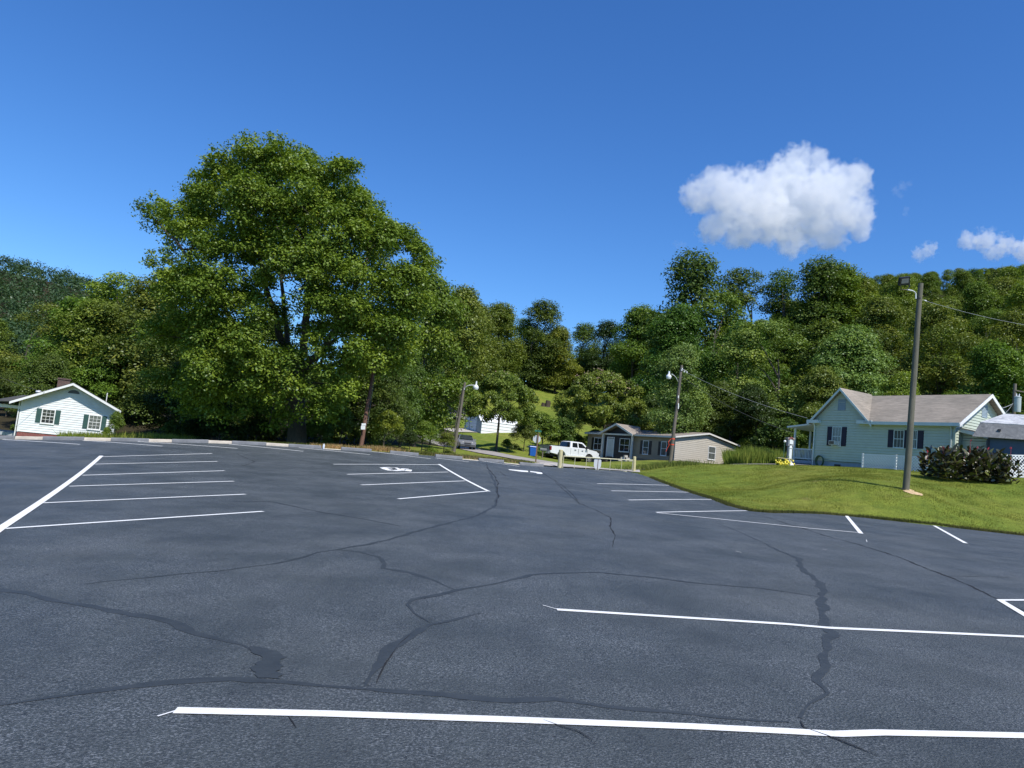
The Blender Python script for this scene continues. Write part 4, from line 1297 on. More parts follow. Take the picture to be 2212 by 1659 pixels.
M_BLACK = mat('black_metal', (.015, .015, .017), .45, .2, 6, .1)
def pole(name, base, top, r0, r1, m_, label, cat):
    e = empty(name, base, 0, label, cat)
    d = top - base
    mb = MB(); k = 10
    pts = [Vector((0, 0, -.3))] + [d * (i / k) + Vector((.012 * math.sin(i * 1.3), .012 * math.cos(i), 0)) for i in range(k + 1)]
    mb.tube(pts, [r0 * 1.05] + [r0 + (r1 - r0) * i / k for i in range(k + 1)], 14)
    mb.build('post', m_, e, True)
    return e, d
def gp_(px, py, Y, dz=-.02):
    p = at(px, py, Y); return p
# tall green-grey pole on the bank with a flood lamp
b0 = at(1957, 1056, 36); b0.z = tz(b0.x, b0.y)
t0 = at(1985, 612, 36); t0.x = t0.x * .6 + b0.x * .4 + .12
e, d = pole('lamp_pole', b0, t0, .155, .115, M_PGR, 'tall grey-green wooden pole with a black flood lamp on the grass bank', 'pole')
Zp = lambda x, y: ((3450 + x / 6.636) / 1.82278, (1050 + y / 6.636) / 1.82278)
def rel(px, py, Y, o=b0): return at(px, py, Y) - o
mb = MB(); mb.tube([rel(*Zp(1035, 840), 35.85), rel(*Zp(1035, 700), 35.85), rel(*Zp(1000, 655), 35.8), rel(*Zp(940, 625), 35.75), rel(*Zp(800, 600), 35.65)], .028, 8); mb.build('lamp_arm', mat('white_conduit', (.72, .74, .76), .4, .04), e, True)
mb = MB(); cc = rel(*Zp(735, 375), 35.5)
rot = Matrix.Rotation(R(8), 3, 'Z') @ Matrix.Rotation(R(-14), 3, 'Y') @ Matrix.Rotation(R(25), 3, 'X')
def PL(x, y, z): return cc + rot @ Vector((x, y, z))
mb.box(-.26, .26, -.05, .09, -.19, .19, PL); 
for i in range(7): mb.box(-.2, .2, .091, .15, -.17 + .055 * i, -.155 + .055 * i, PL)
mb.build('flood_lamp', M_BLACK, e)
mb = MB(); mb.box(-.19, .19, -.062, -.052, -.10, .13, PL); mb.build('lens', mat('lamp_lens', (.16, .17, .18), .12, .1, 8, .05), e)
mb = MB(); mb.tube([PL(-.27, .0, 0), rel(*Zp(650, 600), 35.6), rel(*Zp(800, 605), 35.6), rel(*Zp(870, 530), 35.6), PL(.27, .0, 0)], .022, 6); mb.build('bracket', M_BLACK, e)
mb = MB(); q = rel(*Zp(1050, 830), 36); 
for hz_ in (.0,): mb.lathe([(.125, -.03), (.135, -.03), (.135, .03), (.125, .03)], 14, (q.x + .1, q.y, q.z)); mb.build('band', M_BLACK, e)
WIRES = []
def wire(a, c, sag, r, label, n=24, m_=None):
    a = Vector(a); c = Vector(c)
    mb = MB(); L = c - a
    mb.tube([L * (i / n) - Vector((0, 0, 4 * sag * (i / n) * (1 - i / n))) for i in range(n + 1)], r, 5)
    o = mb.build('overhead_wire', m_ or mat('wire_grey', (.12, .12, .12), .5, .05, 3, 0)); o.location = a
    tag(o, label, 'wire')
M_WIRE2 = mat('twisted_wire', (.35, .36, .36), .5, .05, 3, 0)
w0 = at(*Zp(1170, 858), 36)
wire(w0, at(2330, 716, 44), .25, .009, 'thin overhead wire running right from the top of the tall lamp pole', m_=M_WIRE2)
mb = MB(); mb.tube([Vector((0, 0, 0)), Vector((.12, .03, -.02))], .03, 8); o = mb.build('insulator', mat('white_porcelain', (.8, .8, .8), .3, .02), e); o.location = at(*Zp(1255, 878), 36.2) - b0

# pole with the orange tape before the tan home
b1 = at(1447, 1004, 70); b1.z = tz(b1.x, b1.y)
t1 = at(1472.7, 789, 70)
e, d = pole('utility_pole', b1, t1, .17, .12, M_PGY, 'weathered grey utility pole with orange tape, before the corner of the tan home', 'pole')
Zq = lambda x, y: ((2640 + x / 12.76) / 1.82278, (1430 + y / 12.76) / 1.82278)
R1 = lambda px, py, dY=0: at(px, py, 70 + dY) - b1
mb = MB(); mb.tube([R1(*Zq(380, 930)), R1(*Zq(330, 820), -.2), R1(*Zq(250, 680), -.4), R1(*Zq(150, 600), -.6), R1(*Zq(60, 540), -.7)], .03, 6); mb.build('lamp_arm', M_GALV, e, True)
Z4b = lambda x, y: (1261.8 + x * .19841, 768.05 + y * .19841)
lc = R1(*Z4b(922, 222), -.7)
mb = MB(); mb.lathe([(.0, .42), (.08, .42), (.09, .2), (.12, .12), (.24, .0), (.25, -.10), (.18, -.27), (.0, -.29)], 14, tuple(lc)); mb.build('lamp_head', mat('lamp_glass', (.70, .72, .74), .25, .03), e, True)
mb = MB()
for px, py in ((590, 275), (565, 350), (690, 420), (825, 465)):
    q = R1(*Zq(px, py), -.15); mb = MB(); mb.lathe([(0, -.06), (.05, -.06), (.06, 0), (.05, .06), (0, .06)], 8, tuple(q)); mb.build('insulator', mat('white_porcelain', (.8, .8, .8)), e, True)
mb = MB(); mb.tube([R1(*Zq(540, 300)), R1(*Zq(720, 350), -.1), R1(*Zq(850, 420), -.1)], .015, 5); mb.build('wire_bracket', M_GALV, e)
for y0, y1 in ((435, 465), (520, 580)):
    mb = MB(); qa = R1(*Z4b(1028, y0), -.2); qb = R1(*Z4b(1025, y1), -.2); mb.bar(qa, qb, .08, .05); mb.build('marker_plate', M_WTRIM, e)
M_TAPE = mat('orange_tape', (.75, .09, .045), .5, .05)
def around(y_px):
    f_ = (at(*Z4b(945, y_px), 70).z - b1.z) / d.z
    return d * f_
for yy in (905, 968):
    q = around(yy); mb = MB(); mb.lathe([(.165, -.05), (.178, -.05), (.178, .05), (.165, .05)], 14, tuple(q)); mb.build('tape_band', M_TAPE, e)
mb = MB(); mb.tube([around(905) + Vector((-.18, -.1, 0)), R1(*Z4b(918, 940), -.2), R1(*Z4b(926, 975), -.25), R1(*Z4b(905, 1010), -.2), R1(*Z4b(890, 1045), -.2)], .022, 5); mb.build('tape_tail', M_TAPE, e)
wire(at(*Zq(600, 350), 69.9), at(1744, 903, 57.6), .35, .012, 'overhead cable sloping down from the grey utility pole to the mint house gable', m_=M_WIRE2)
wire(at(*Zq(520, 620), 69.9), at(1712, 934, 57), .5, .011, 'lower thin cable from the grey utility pole to the porch of the mint house')
wire(at(-60, 790, 55), at(96, 848, 62), .1, .012, 'thin service wire above the left roof slope of the white house')

# brown pole
b2 = at(779, 969, 43.6); b2.z = tz(b2.x, b2.y); t2 = at(812.5, 762, 44.4)
e, d = pole('utility_pole', b2, t2, .125, .085, M_PBR, 'slim reddish-brown pole leaning right with two white notices near its foot', 'pole')
for (x0, y0, x1, y1) in ((1748, 738, 1748, 762), (1742, 765, 1740, 805)):
    qa = at(*Z2(x0, y0), 43.4) - b2; qb = at(*Z2(x1, y1), 43.4) - b2
    mb = MB(); mb.bar(qa, qb, .24, .02); mb.build('notice', M_WTRIM, e)
mb = MB(); mb.tube([d * .25 + Vector((.16, .05, 0)), d * .6 + Vector((.14, .05, 0)), d * .97 + Vector((.10, .05, 0))], .014, 5); mb.build('ground_wire', mat('wire_grey', (.12, .12, .12)), e)

# street lamp pole
b3 = at(979, 982, 56); b3.z = tz(b3.x, b3.y); t3 = at(1004.4, 826, 56)
e, d = pole('street_lamp', b3, t3, .135, .085, M_PGY, 'leaning grey wooden pole with a white curved arm and lamp, beside the parked car', 'street lamp')
Zs = lambda x, y: ((1800 + x / 13.827) / 1.82278, (1480 + y / 13.827) / 1.82278)
R3 = lambda px, py, dY=0: at(px, py, 56 + dY) - b3
mb = MB(); mb.tube([R3(*Zs(385, 745), -.1), R3(*Zs(420, 660), -.1), R3(*Zs(500, 580), -.2), R3(*Zs(600, 530), -.3), R3(*Zs(760, 505), -.4), R3(*Zs(980, 520), -.5)], .036, 8); mb.build('lamp_arm', _mc['white_conduit'], e, True)
lc = R3(*Zs(1020, 600), -.5)
mb = MB(); mb.lathe([(.0, .42), (.05, .42), (.07, .16), (.12, .12), (.2, .02), (.21, -.08), (.15, -.2), (.0, -.22)], 14, tuple(lc)); mb.build('lamp_head', _mc['lamp_glass'], e, True)
mb = MB(); mb.tube([Vector((-.20, .05, -.2)), d * .5 + Vector((-.18, .05, 0)), d * .93 + Vector((-.12, .05, 0))], .03, 6); mb.build('conduit', M_PGY, e)

# transformer pole at the right
b4 = at(*Z6(1688, 860), 66); b4.z = min(b4.z, tz(b4.x, b4.y)) - .3; t4 = at(*Z6(1702, 335), 66)
e, d = pole('utility_pole', b4, t4, .17, .13, M_PGY, 'dark utility pole carrying a grey transformer can at the right edge', 'pole')
q = at(*Z6(1733, 578), 65.4) - b4
mb = MB(); mb.lathe([(0, -.68), (.26, -.68), (.27, -.6), (.27, .55), (.29, .56), (.29, .64), (.1, .72), (0, .72)], 16, tuple(q)); mb.build('transformer', mat('transformer_grey', (.42, .47, .47), .4, .05, 3, .05), e, True)
for dx in (-.12, .12):
    mb = MB(); mb.lathe([(0, .7), (.05, .7), (.035, .78), (.05, .84), (.02, .92), (0, .92)], 8, (q.x + dx, q.y, q.z)); mb.build('bushing', _mc['white_porcelain'], e, True)
mb = MB(); mb.bar(d * .93 + Vector((0, -.15, 0)), d * .91 + Vector((1.9, -.15, .0)), .09, .09); mb.build('crossarm', M_PGY, e)
wire(at(*Z6(1683, 570), 65.8), at(*Z6(1510, 635), 55), .05, .022, 'short bundled cable from the transformer pole towards the mint house gable', 8, M_WIRE2)
wire(at(*Z6(1670, 585), 65.8), at(*Z6(1560, 712), 56), .05, .014, 'thin lower cable from the transformer pole with a white insulator', 8, M_WIRE2)
wire(t4 + Vector((1.2, -.15, -.4)), t4 + Vector((14, 2, .6)), .3, .012, 'thin wire leaving the crossarm of the transformer pole to the right')

# ------------------------------------------------------------------ gate
M_YEL = mat('faded_yellow_paint', (.52, .46, .25), .6, .12, 4, .2)
Zg = lambda x, y: ((2130 + x / 5.53) / 1.82278, (1720 + y / 5.53) / 1.82278)
gA = at(*Zg(400, 682), 44.9); gA.z = float(lot_z(gA.x, gA.y)); gB = at(*Zg(2025, 772), 51.7); gB.z = float(lot_z(8.2, 50))
gA_t = at(*Zg(438, 278), 44.9); gB_t = at(*Zg(2040, 428), 51.7)
for bb, tt, r_, l in ((gA, gA_t, .125, 'thick faded yellow gate post, left and nearer of the two'), (gB, gB_t, .105, 'faded yellow gate post at the right end by the grass bank')):
    mb = MB(); dd = tt - bb
    mb.tube([Vector((0, 0, -.2)), dd * .5, dd * .97, dd], [r_, r_, r_, r_ * .7], 14)
    o = mb.build('gate_post', M_YEL, None, True); o.location = bb; tag(o, l, 'gate post')
gd_ = (gB - gA); gL = math.hypot(gd_.x, gd_.y); gsl = (at(*Zg(1990, 508), 51.4).z - at(*Zg(460, 415), 45.1).z) / gL
e = empty('swing_gate', gA + Vector((0, 0, 0)), math.atan2(gd_.y, gd_.x), 'low tubular swing gate with one stop sign back hung on it, closing the lot', 'gate')
zt0 = at(*Zg(460, 415), 45.2).z - gA.z; zb0 = at(*Zg(445, 690), 45.2).z - gA.z
zt1 = at(*Zg(1990, 508), 51.4).z - gA.z; zb1 = at(*Zg(1980, 765), 51.4).z - gA.z
x0, x1 = .32, gL - .28
def zz(f_, t_): return (zt0 + (zt1 - zt0) * f_) if t_ else (zb0 + (zb1 - zb0) * f_)
M_GATE = mat('pale_gate_paint', (.58, .55, .36), .5, .12, 4, .2)
mb = MB()
mb.tube([(x0, 0, zz(0, 0)), (x0, 0, zz(0, 1)), (x1, 0, zz(1, 1)), (x1, 0, zz(1, 0)), (x0, 0, zz(0, 0))], .032, 8)
mb.build('gate_frame', M_GATE, e, True)
for px in (710, 965, 1225, 1495, 1745):
    f_ = (px - 450) / (1985 - 450); f_ = f_ / (f_ + (1 - f_) * 1.15)
    x = x0 + (x1 - x0) * f_
    mb = MB(); mb.tube([(x, 0, zz(f_, 0)), (x, 0, zz(f_, 1))], .016, 6); mb.build('bar', M_GATE if px != 1225 else M_PBR, e)
    if px == 1225: xs = x; fs_ = f_
def octagon(w, t=.006):
    r_ = w / 2 / math.cos(R(22.5))
    return [(r_ * math.cos(R(22.5 + 45 * i)), r_ * math.sin(R(22.5 + 45 * i))) for i in range(8)]
M_ALU = mat('sign_back_aluminium', (.50, .52, .54), .5, .05, 3, .05)
mb = MB(); zc_ = at(*Zg(1228, 575), 48.2).z - gA.z
mb.prism([(x + xs, z + zc_) for x, z in octagon(.84)], lambda u, n, v: (u, .03 + n, v), -.003, .003); mb.build('stop_sign_back', M_ALU, e)
# free-standing stop sign, seen from behind, with a street name blade
s0 = at(*Z7(1985, 1222), 58); s0.z = tz(s0.x, s0.y)
s1 = at(*Z7(2045, 590), 58)
e = empty('stop_sign', s0, 0, 'back of a stop sign on a rusty brown post beside the road', 'road sign')
dd = s1 - s0
mb = MB(); mb.bar(Vector((0, 0, -.2)), dd, .10, .07); mb.build('post', mat('rusty_post', (.16, .095, .06), .8, .25, 8, .3), e)
oc = at(*Z7(2012, 712), 58) - s0
wS = 165 / 5.53 / 1.82278 / FPX * 58
mb = MB(); mb.prism([(x + oc.x, z + oc.z) for x, z in octagon(wS)], lambda u, n, v: (u, .06 + n, v), -.003, .003); mb.build('sign_plate', M_ALU, e)
bc = at(*Z7(2050, 540), 58) - s0
mb = MB(); mb.box(bc.x - .28, bc.x + .22, -.01, .01, bc.z - .06, bc.z + .07); mb.box(bc.x - .01, bc.x + .01, -.30, .28, bc.z + .08, bc.z + .2); mb.build('street_name_plate', mat('green_sign', (.02, .14, .09), .5, .05), e)

# ------------------------------------------------------------------ bin and mailbox
w0 = at(*Z7(1905, 1088), 76); w0.z = tz(w0.x, w0.y)
hW = at(*Z7(1905, 880), 76).z - w0.z
sB = hW / 1.1 * 1.14
e = empty('wheeled_bin', w0, R(12), 'blue wheeled bin with a round white mark beside the bushes', 'bin')
M_BIN = mat('blue_plastic', (.012, .10, .42), .4, .05, 3, .05)
mb = MB()
a_, c_ = .27 * sB, .36 * sB
mb.hexa([(-a_, -a_, .04), (a_, -a_, .04), (a_, a_, .04), (-a_, a_, .04), (-c_, -c_, .95 * sB), (c_, -c_, .95 * sB), (c_, c_, .95 * sB), (-c_, c_, .95 * sB)])
mb.box(-c_ * 1.06, c_ * 1.06, -c_ * 1.06, c_ * 1.06, .9 * sB, .955 * sB); mb.build('body', M_BIN, e)
mb = MB()
mb.hexa([(-c_ * 1.1, -c_ * 1.12, .957 * sB), (c_ * 1.1, -c_ * 1.12, .957 * sB), (c_ * 1.1, c_ * 1.15, .957 * sB), (-c_ * 1.1, c_ * 1.15, .957 * sB), (-c_, -c_, 1.03 * sB), (c_, -c_, 1.03 * sB), (c_, c_, 1.06 * sB), (-c_, c_, 1.06 * sB)]); mb.build('lid', M_BIN, e)
mb = MB(); mb.lathe([(0, 0), (.10, 0), (.10, .012), (0, .012)], 14, (0, 0, 0), 'y'); o = mb.build('emblem', M_WTRIM, e); o.location = (.10, -c_ * .93, .72 * sB); o.rotation_euler = (R(6), 0, 0)
for sx in (-1, 1):
    mb = MB(); mb.lathe([(0, -.03), (.12, -.03), (.12, .03), (0, .03)], 12, (sx * .27 * sB, .30 * sB, .12), 'x'); mb.build('wheel', M_BLACK, e)
k0 = at(*Z7(2125, 1150), 76); k0.z = tz(k0.x, k0.y); k1 = at(*Z7(2155, 940), 76)
e = empty('mailbox', k0, R(20), 'dark mailbox on a grey wooden post between the bin and the pickup', 'mailbox')
hk = k1.z - k0.z
mb = MB(); mb.box(-.05, .05, -.05, .05, -.1, hk - .12); mb.bar((-.2, 0, hk - .14), (.3, 0, hk - .14), .1, .05); mb.build('post', M_PGY, e)
mb = MB(); arc = [(-.12, 0), (.12, 0)] + [(.12 * math.cos(a), .12 + .12 * math.sin(a)) for a in np.linspace(0, math.pi, 9)]
mb.prism(arc, lambda u, n, v: (n, u, v + hk - .11), -.35, .35); mb.build('box', mat('dark_grey_box', (.10, .11, .11), .5, .1), e, True)

# ------------------------------------------------------------------ vehicles
M_TYRE = mat('tyre', (.018, .018, .018), .85, .2, 9, .2)
M_RIM = mat('alloy', (.62, .63, .65), .25, .05, 6, .05, metal=.7)
M_VGL = mat('tinted_glass', (.008, .009, .011), .04, .2, 3, 0, spec=.9)
M_CHR = mat('bumper_chrome', (.55, .56, .57), .2, .05, 3, .05, metal=.8)
M_PLAS = mat('dark_plastic', (.02, .02, .022), .6, .1, 8, .1)
def carpaint(name, c, rough=.3):
    m, t, b = nt(name); co = t.nodes.new('ShaderNodeTexCoord').outputs['Object']
    t.links.new(ramp(t, noise(t, co, 1.5, 5), [(.3, tuple(v * .9 for v in c)), (.7, c)]), b.inputs['Base Color'])
    b.inputs['Roughness'].default_value = rough; b.inputs['Coat Weight'].default_value = .6; b.inputs['Coat Roughness'].default_value = .08
    return m
def shell(mb, poly, hw, inset=.05):
    """side outline (x,z) made into a rounded body: hw(x,z) half width; edges pulled in a little"""
    n = len(poly)
    cx_ = sum(p[0] for p in poly) / n; cz_ = sum(p[1] for p in poly) / n
    rings = []
    for s_, k_ in ((-1, 1), (-1, 0), (1, 0), (1, 1)):
        ring = []
        for x, z in poly:
            w = hw(x, z)
            if k_ == 1:
                dx, dz = cx_ - x, cz_ - z; l = math.hypot(dx, dz) or 1
                ring.append((x + dx / l * inset, s_ * w, z + dz / l * inset))
            else:
                ring.append((x, s_ * (w - inset), z))
        rings.append(ring)
    o = len(mb.v)
    for r_ in rings: mb.v += r_
    for i in range(3):
        for j in range(n):
            a = o + i * n + j; b_ = o + i * n + (j + 1) % n
            mb.f.append((a, b_, b_ + n, a + n))
    mb.f.append(tuple(o + j for j in range(n))); mb.f.append(tuple(o + 3 * n + j for j in reversed(range(n))))
def arch(cx_, cz_, r_, n=9, z0=None):
    a0 = math.asin(max(-1, min(1, (z0 - cz_) / r_)))
    return [(cx_ + r_ * math.cos(a), cz_ + r_ * math.sin(a)) for a in np.linspace(a0, math.pi - a0, n)]
def wheel(root, x, y, r_, w, spokes=5, side=1):
    e = empty('wheel', (x, y, r_)); e.parent = root
    mb = MB(); mb.lathe([(r_ * .62, -w / 2), (r_ * .95, -w / 2), (r_, -w / 2 + .03), (r_, w / 2 - .03), (r_ * .95, w / 2), (r_ * .62, w / 2), (r_ * .6, 0), (r_ * .62, -w / 2)], 28, (0, 0, 0), 'y'); mb.build('tyre', M_TYRE, e, True)
    mb = MB()
    yo = side * w * .36
    mb.lathe([(r_ * .56, yo - .02), (r_ * .63, yo - .02), (r_ * .63, yo + .02), (r_ * .56, yo + .02), (r_ * .56, yo - .02)], 28, (0, 0, 0), 'y')
    mb.lathe([(0, yo - .03), (r_ * .16, yo - .03), (r_ * .16, yo + .03), (0, yo + .03)], 12, (0, 0, 0), 'y')
    for i in range(spokes):
        a = 2 * math.pi * i / spokes + .3
        mb.bar((r_ * .12 * math.cos(a), yo, r_ * .12 * math.sin(a)), (r_ * .58 * math.cos(a), yo, r_ * .58 * math.sin(a)), .05, .10 * r_ / .4)
    mb.build('rim', M_RIM, e)
    mb = MB(); mb.lathe([(0, -side * .0), (r_ * .6, 0)], 16, (0, side * w * .1, 0), 'y'); mb.build('brake', M_PLAS, e)
    return e
def side_poly(mb, poly, hw, off=.008, both=True):
    for s_ in ((-1, 1) if both else (-1,)):
        n = len(poly)
        v = [(x, s_ * (hw(x, z) + off), z) for x, z in poly] + [(x, s_ * (hw(x, z) - .03), z) for x, z in poly]
        mb.add(v, [tuple(range(n)), tuple(range(2 * n - 1, n - 1, -1))] + [(i, i + n, (i + 1) % n + n, (i + 1) % n) for i in range(n)])

# pickup: x forward, side y=-hw faces the camera
tr = at(*Zg(520, 528), 83); tf = at(*Zg(1120, 585), 86.5)
WB = 3.55
mid = (tr + tf) / 2; yaw = R(34)
tz0 = tz(mid.x, mid.y)
fwd = Vector((math.cos(yaw), math.sin(yaw), 0)); lft = Vector((-fwd.y, fwd.x, 0))
org = tr + lft * .9 - fwd * .75; org.z = (tz(tr.x, tr.y) + tz(tf.x, tf.y)) / 2 - .02
e = empty('pickup_truck', org, yaw, 'white crew-cab pickup truck parked on the grass before the tan home', 'pickup')
PW = carpaint('white_car_paint', (.72, .74, .75), .28)
H_ = .98
def hwb(x, z): return .98 - max(0, (z - 1.15)) * .02 - (.06 if x > 4.5 else 0)
r_w = .41
body = [(-1.30, .62), (-1.34, .80), (-1.32, 1.30)] + [(1.10, 1.32)] + [(1.12, 1.33), (3.35, 1.33), (4.45, 1.22), (4.72, 1.05), (4.80, .80), (4.78, .62), (4.6, .55)]
body += [(WB + .56, .52)] + arch(WB, r_w, .52, 9, .50) + [(WB - .55, .48), (.58, .48)] + arch(0, r_w, .52, 9, .50) + [(-.60, .55)]
mb = MB(); shell(mb, body, hwb, .05)
o = mb.build('body', PW, e, True)
def hwc(x, z): return .93 - max(0, z - 1.3) * .30
cab = [(1.10, 1.30), (1.22, 1.86), (1.40, 1.93), (2.60, 1.93), (2.80, 1.88), (3.50, 1.32)]
mb = MB(); shell(mb, cab, hwc, .04); mb.build('cab', PW, e, True)
mb = MB(); side_poly(mb, [(1.34, 1.36), (1.42, 1.80), (2.02, 1.82), (2.02, 1.36)], hwc)
mb.build('rear_side_window', M_VGL, e)
mb = MB(); side_poly(mb, [(2.14, 1.36), (2.14, 1.82), (2.62, 1.80), (3.18, 1.38)], hwc); mb.build('front_side_window', M_VGL, e)
mb = MB(); mb.add([(1.105, -.80, 1.36), (1.105, .80, 1.36), (1.205, .66, 1.83), (1.205, -.66, 1.83)], [(0, 1, 2, 3)]); 
mb.v = [(x - .012, y, z) for x, y, z in mb.v]; mb.build('rear_window', M_VGL, e, fix=False)
mb = MB(); mb.add([(3.44, -.80, 1.38), (3.44, .80, 1.38), (2.86, .66, 1.86), (2.86, -.66, 1.86)], [(0, 1, 2, 3)]); mb.v = [(x + .03, y, z + .01) for x, y, z in mb.v]; mb.build('windscreen', M_VGL, e, fix=False)
mb = MB(); mb.box(-1.365, -1.335, -.80, .80, .74, 1.30); mb.box(-1.38, -1.366, -.10, .10, 1.10, 1.18); mb.build('tailgate', mat('dull_silver_paint', (.30, .29, .28), .4, .06), e)
for s_ in (-1, 1):
    mb = MB(); mb.box(-1.36, -1.20, s_ * .985 if s_ < 0 else .80, -.80 if s_ < 0 else .985, .86, 1.22); mb.build('tail_light', mat('red_lens', (.20, .012, .015), .2, .1, 8, 0), e)
    mb = MB(); mb.box(4.60, 4.79, min(s_ * .90, s_ * .62), max(s_ * .90, s_ * .62), .84, 1.06); mb.build('headlight', mat('lamp_glass', (.70, .72, .74)), e)
    mb = MB(); mb.box(2.98, 3.16, min(s_ * .96, s_ * 1.18), max(s_ * .96, s_ * 1.18), 1.34, 1.58); mb.build('mirror', M_PLAS, e)
    for x_ in (1.60, 2.50):
        mb = MB(); mb.box(x_, x_ + .18, min(s_ * .97, s_ * 1.01), max(s_ * .97, s_ * 1.01), 1.10, 1.15); mb.build('door_handle', M_PLAS, e)
    mb = MB()
    for x_ in (1.12, 2.08, 3.20): mb.box(x_, x_ + .016, min(s_ * .96, s_ * .986), max(s_ * .96, s_ * .986), .60, 1.31)
    mb.build('door_seam', M_PLAS, e)
    mb = MB(); mb.box(.75, 2.9, min(s_ * .96, s_ * 1.02), max(s_ * .96, s_ * 1.02), .50, .62); mb.build('side_step', PW, e)
mb = MB(); mb.box(-1.55, -1.34, -.92, .92, .52, .72); mb.build('rear_bumper', M_CHR, e)
mb = MB(); mb.box(4.76, 4.92, -.92, .92, .48, .70); mb.build('front_bumper', PW, e)
mb = MB(); mb.box(4.74, 4.80, -.55, .55, .76, 1.06); mb.build('grille', M_PLAS, e)
mb = MB(); mb.box(-1.0, 4.2, -.6, .6, .30, .50); mb.build('underbody', M_PLAS, e)
mb = MB(); mb.box(-1.25, 1.05, -.86, .86, 1.322, 1.335); mb.build('bed', M_PLAS, e)
for x_ in (0, WB):
    for s_ in (-1, 1): wheel(e, x_, s_ * .83, r_w, .27, 5, s_)
e.scale = (1.12, 1.12, 1.12)

# silver-grey sedan, nose towards the camera
sc0 = at(*Z7(560, 990), 74); yaw = R(-80)
fwd = Vector((math.cos(yaw), math.sin(yaw), 0))
org = sc0 - fwd * 3.1 + Vector((-.35, 0, 0)); zc0 = tz(sc0.x, sc0.y)
e = empty('sedan', Vector((org.x, org.y, zc0 + .06)), yaw, 'old grey sedan parked nose forward beside the street lamp pole', 'car')
SP = carpaint('grey_car_paint', (.20, .205, .215), .35)
def hws(x, z): return .86 - max(0, z - .85) * .1 - max(0, x - 3.0) * .16
bd_ = [(-.95, .45), (-1.0, .75), (-.85, .95), (.2, .98), (2.1, .92), (3.0, .80), (3.42, .62), (3.46, .42), (3.3, .26)] + [(3.02, .25)] + arch(2.62, .31, .38, 8, .27) + [(2.2, .22), (.4, .22)] + arch(0, .31, .38, 8, .27) + [(-.45, .28)]
mb = MB(); shell(mb, bd_, hws, .08); mb.build('body', SP, e, True)
def hwg(x, z): return .80 - max(0, z - .9) * .42
mb = MB(); shell(mb, [(-.55, .92), (.10, 1.36), (.5, 1.42), (1.15, 1.40), (2.02, .90)], hwg, .05); mb.build('cabin', SP, e, True)
mb = MB(); mb.add([(2.00, -.68, .95), (2.00, .68, .95), (1.22, .54, 1.375), (1.22, -.54, 1.375)], [(0, 1, 2, 3)]); mb.v = [(x + .02, y, z + .03) for x, y, z in mb.v]; mb.build('windscreen', mat('windscreen_glass', (.035, .045, .05), .06, .3, 2, 0, spec=.9), e, fix=False)
mb = MB(); side_poly(mb, [(.15, .98), (.35, 1.32), (1.05, 1.33), (1.65, .98)], hwg); mb.build('side_window', M_VGL, e)
for s_ in (-1, 1):
    mb = MB(); mb.hexa([(2.98, s_ * .42, .58), (3.44, s_ * .40, .56), (3.12, s_ * .84, .58), (2.8, s_ * .84, .60), (2.98, s_ * .42, .76), (3.30, s_ * .40, .70), (3.0, s_ * .83, .74), (2.75, s_ * .83, .80)]); mb.build('headlight', mat('hazy_headlight', (.55, .56, .52), .3, .1, 8, 0), e)
    mb = MB(); mb.box(1.55, 1.70, min(s_ * .82, s_ * 1.0), max(s_ * .82, s_ * 1.0), .94, 1.06); mb.build('mirror', SP, e)
mb = MB(); mb.box(3.30, 3.50, -.70, .70, .25, .47); mb.build('front_bumper', mat('dark_grey_plastic', (.06, .062, .065), .5, .1), e)
mb = MB(); mb.box(3.505, 3.515, -.26, .26, .31, .43); mb.build('number_plate', M_PLAS, e)
mb = MB(); mb.box(3.36, 3.47, -.34, .34, .52, .62); mb.build('grille', M_PLAS, e)
for x_ in (0, 2.62):
    for s_ in (-1, 1): wheel(e, x_, s_ * .74, .31, .2, 7, s_)

# ------------------------------------------------------------------ foliage
m, t, b = nt('foliage')
oi = t.nodes.new('ShaderNodeObjectInfo')
ta = t.nodes.new('ShaderNodeAttribute'); ta.attribute_name = 'tint'
tc = ramp(t, ta.outputs['Fac'], [(0.0, (.50, .62, .55)), (.45, (.95, 1.0, .9)), (.8, (1.45, 1.35, 1.0)), (1.0, (1.9, 1.6, 1.0))])
col = mixc(t, 1.0, oi.outputs['Color'], tc, 'MULTIPLY')
t.nodes.remove(b)
df = t.nodes.new('ShaderNodeBsdfDiffuse'); tr_ = t.nodes.new('ShaderNodeBsdfTranslucent'); gl_ = t.nodes.new('ShaderNodeBsdfGlossy')
gl_.inputs['Roughness'].default_value = .42; gl_.inputs['Color'].default_value = (.75, .8, .85, 1)
t.links.new(col, df.inputs[0]); t.links.new(mixc(t, 1.0, col, (1.25, 1.35, .55), 'MULTIPLY'), tr_.inputs[0])
m1 = t.nodes.new('ShaderNodeMixShader'); m1.inputs[0].default_value = .24
t.links.new(df.outputs[0], m1.inputs[1]); t.links.new(tr_.outputs[0], m1.inputs[2])
m2 = t.nodes.new('ShaderNodeMixShader'); m2.inputs[0].default_value = .02
t.links.new(m1.outputs[0], m2.inputs[1]); t.links.new(gl_.outputs[0], m2.inputs[2])
t.links.new(m2.outputs[0], t.nodes['Material Output'].inputs['Surface'])
M_LEAF = m
M_BARK = wood_mat('bark', (.045, .038, .030), (.12, .10, .08))

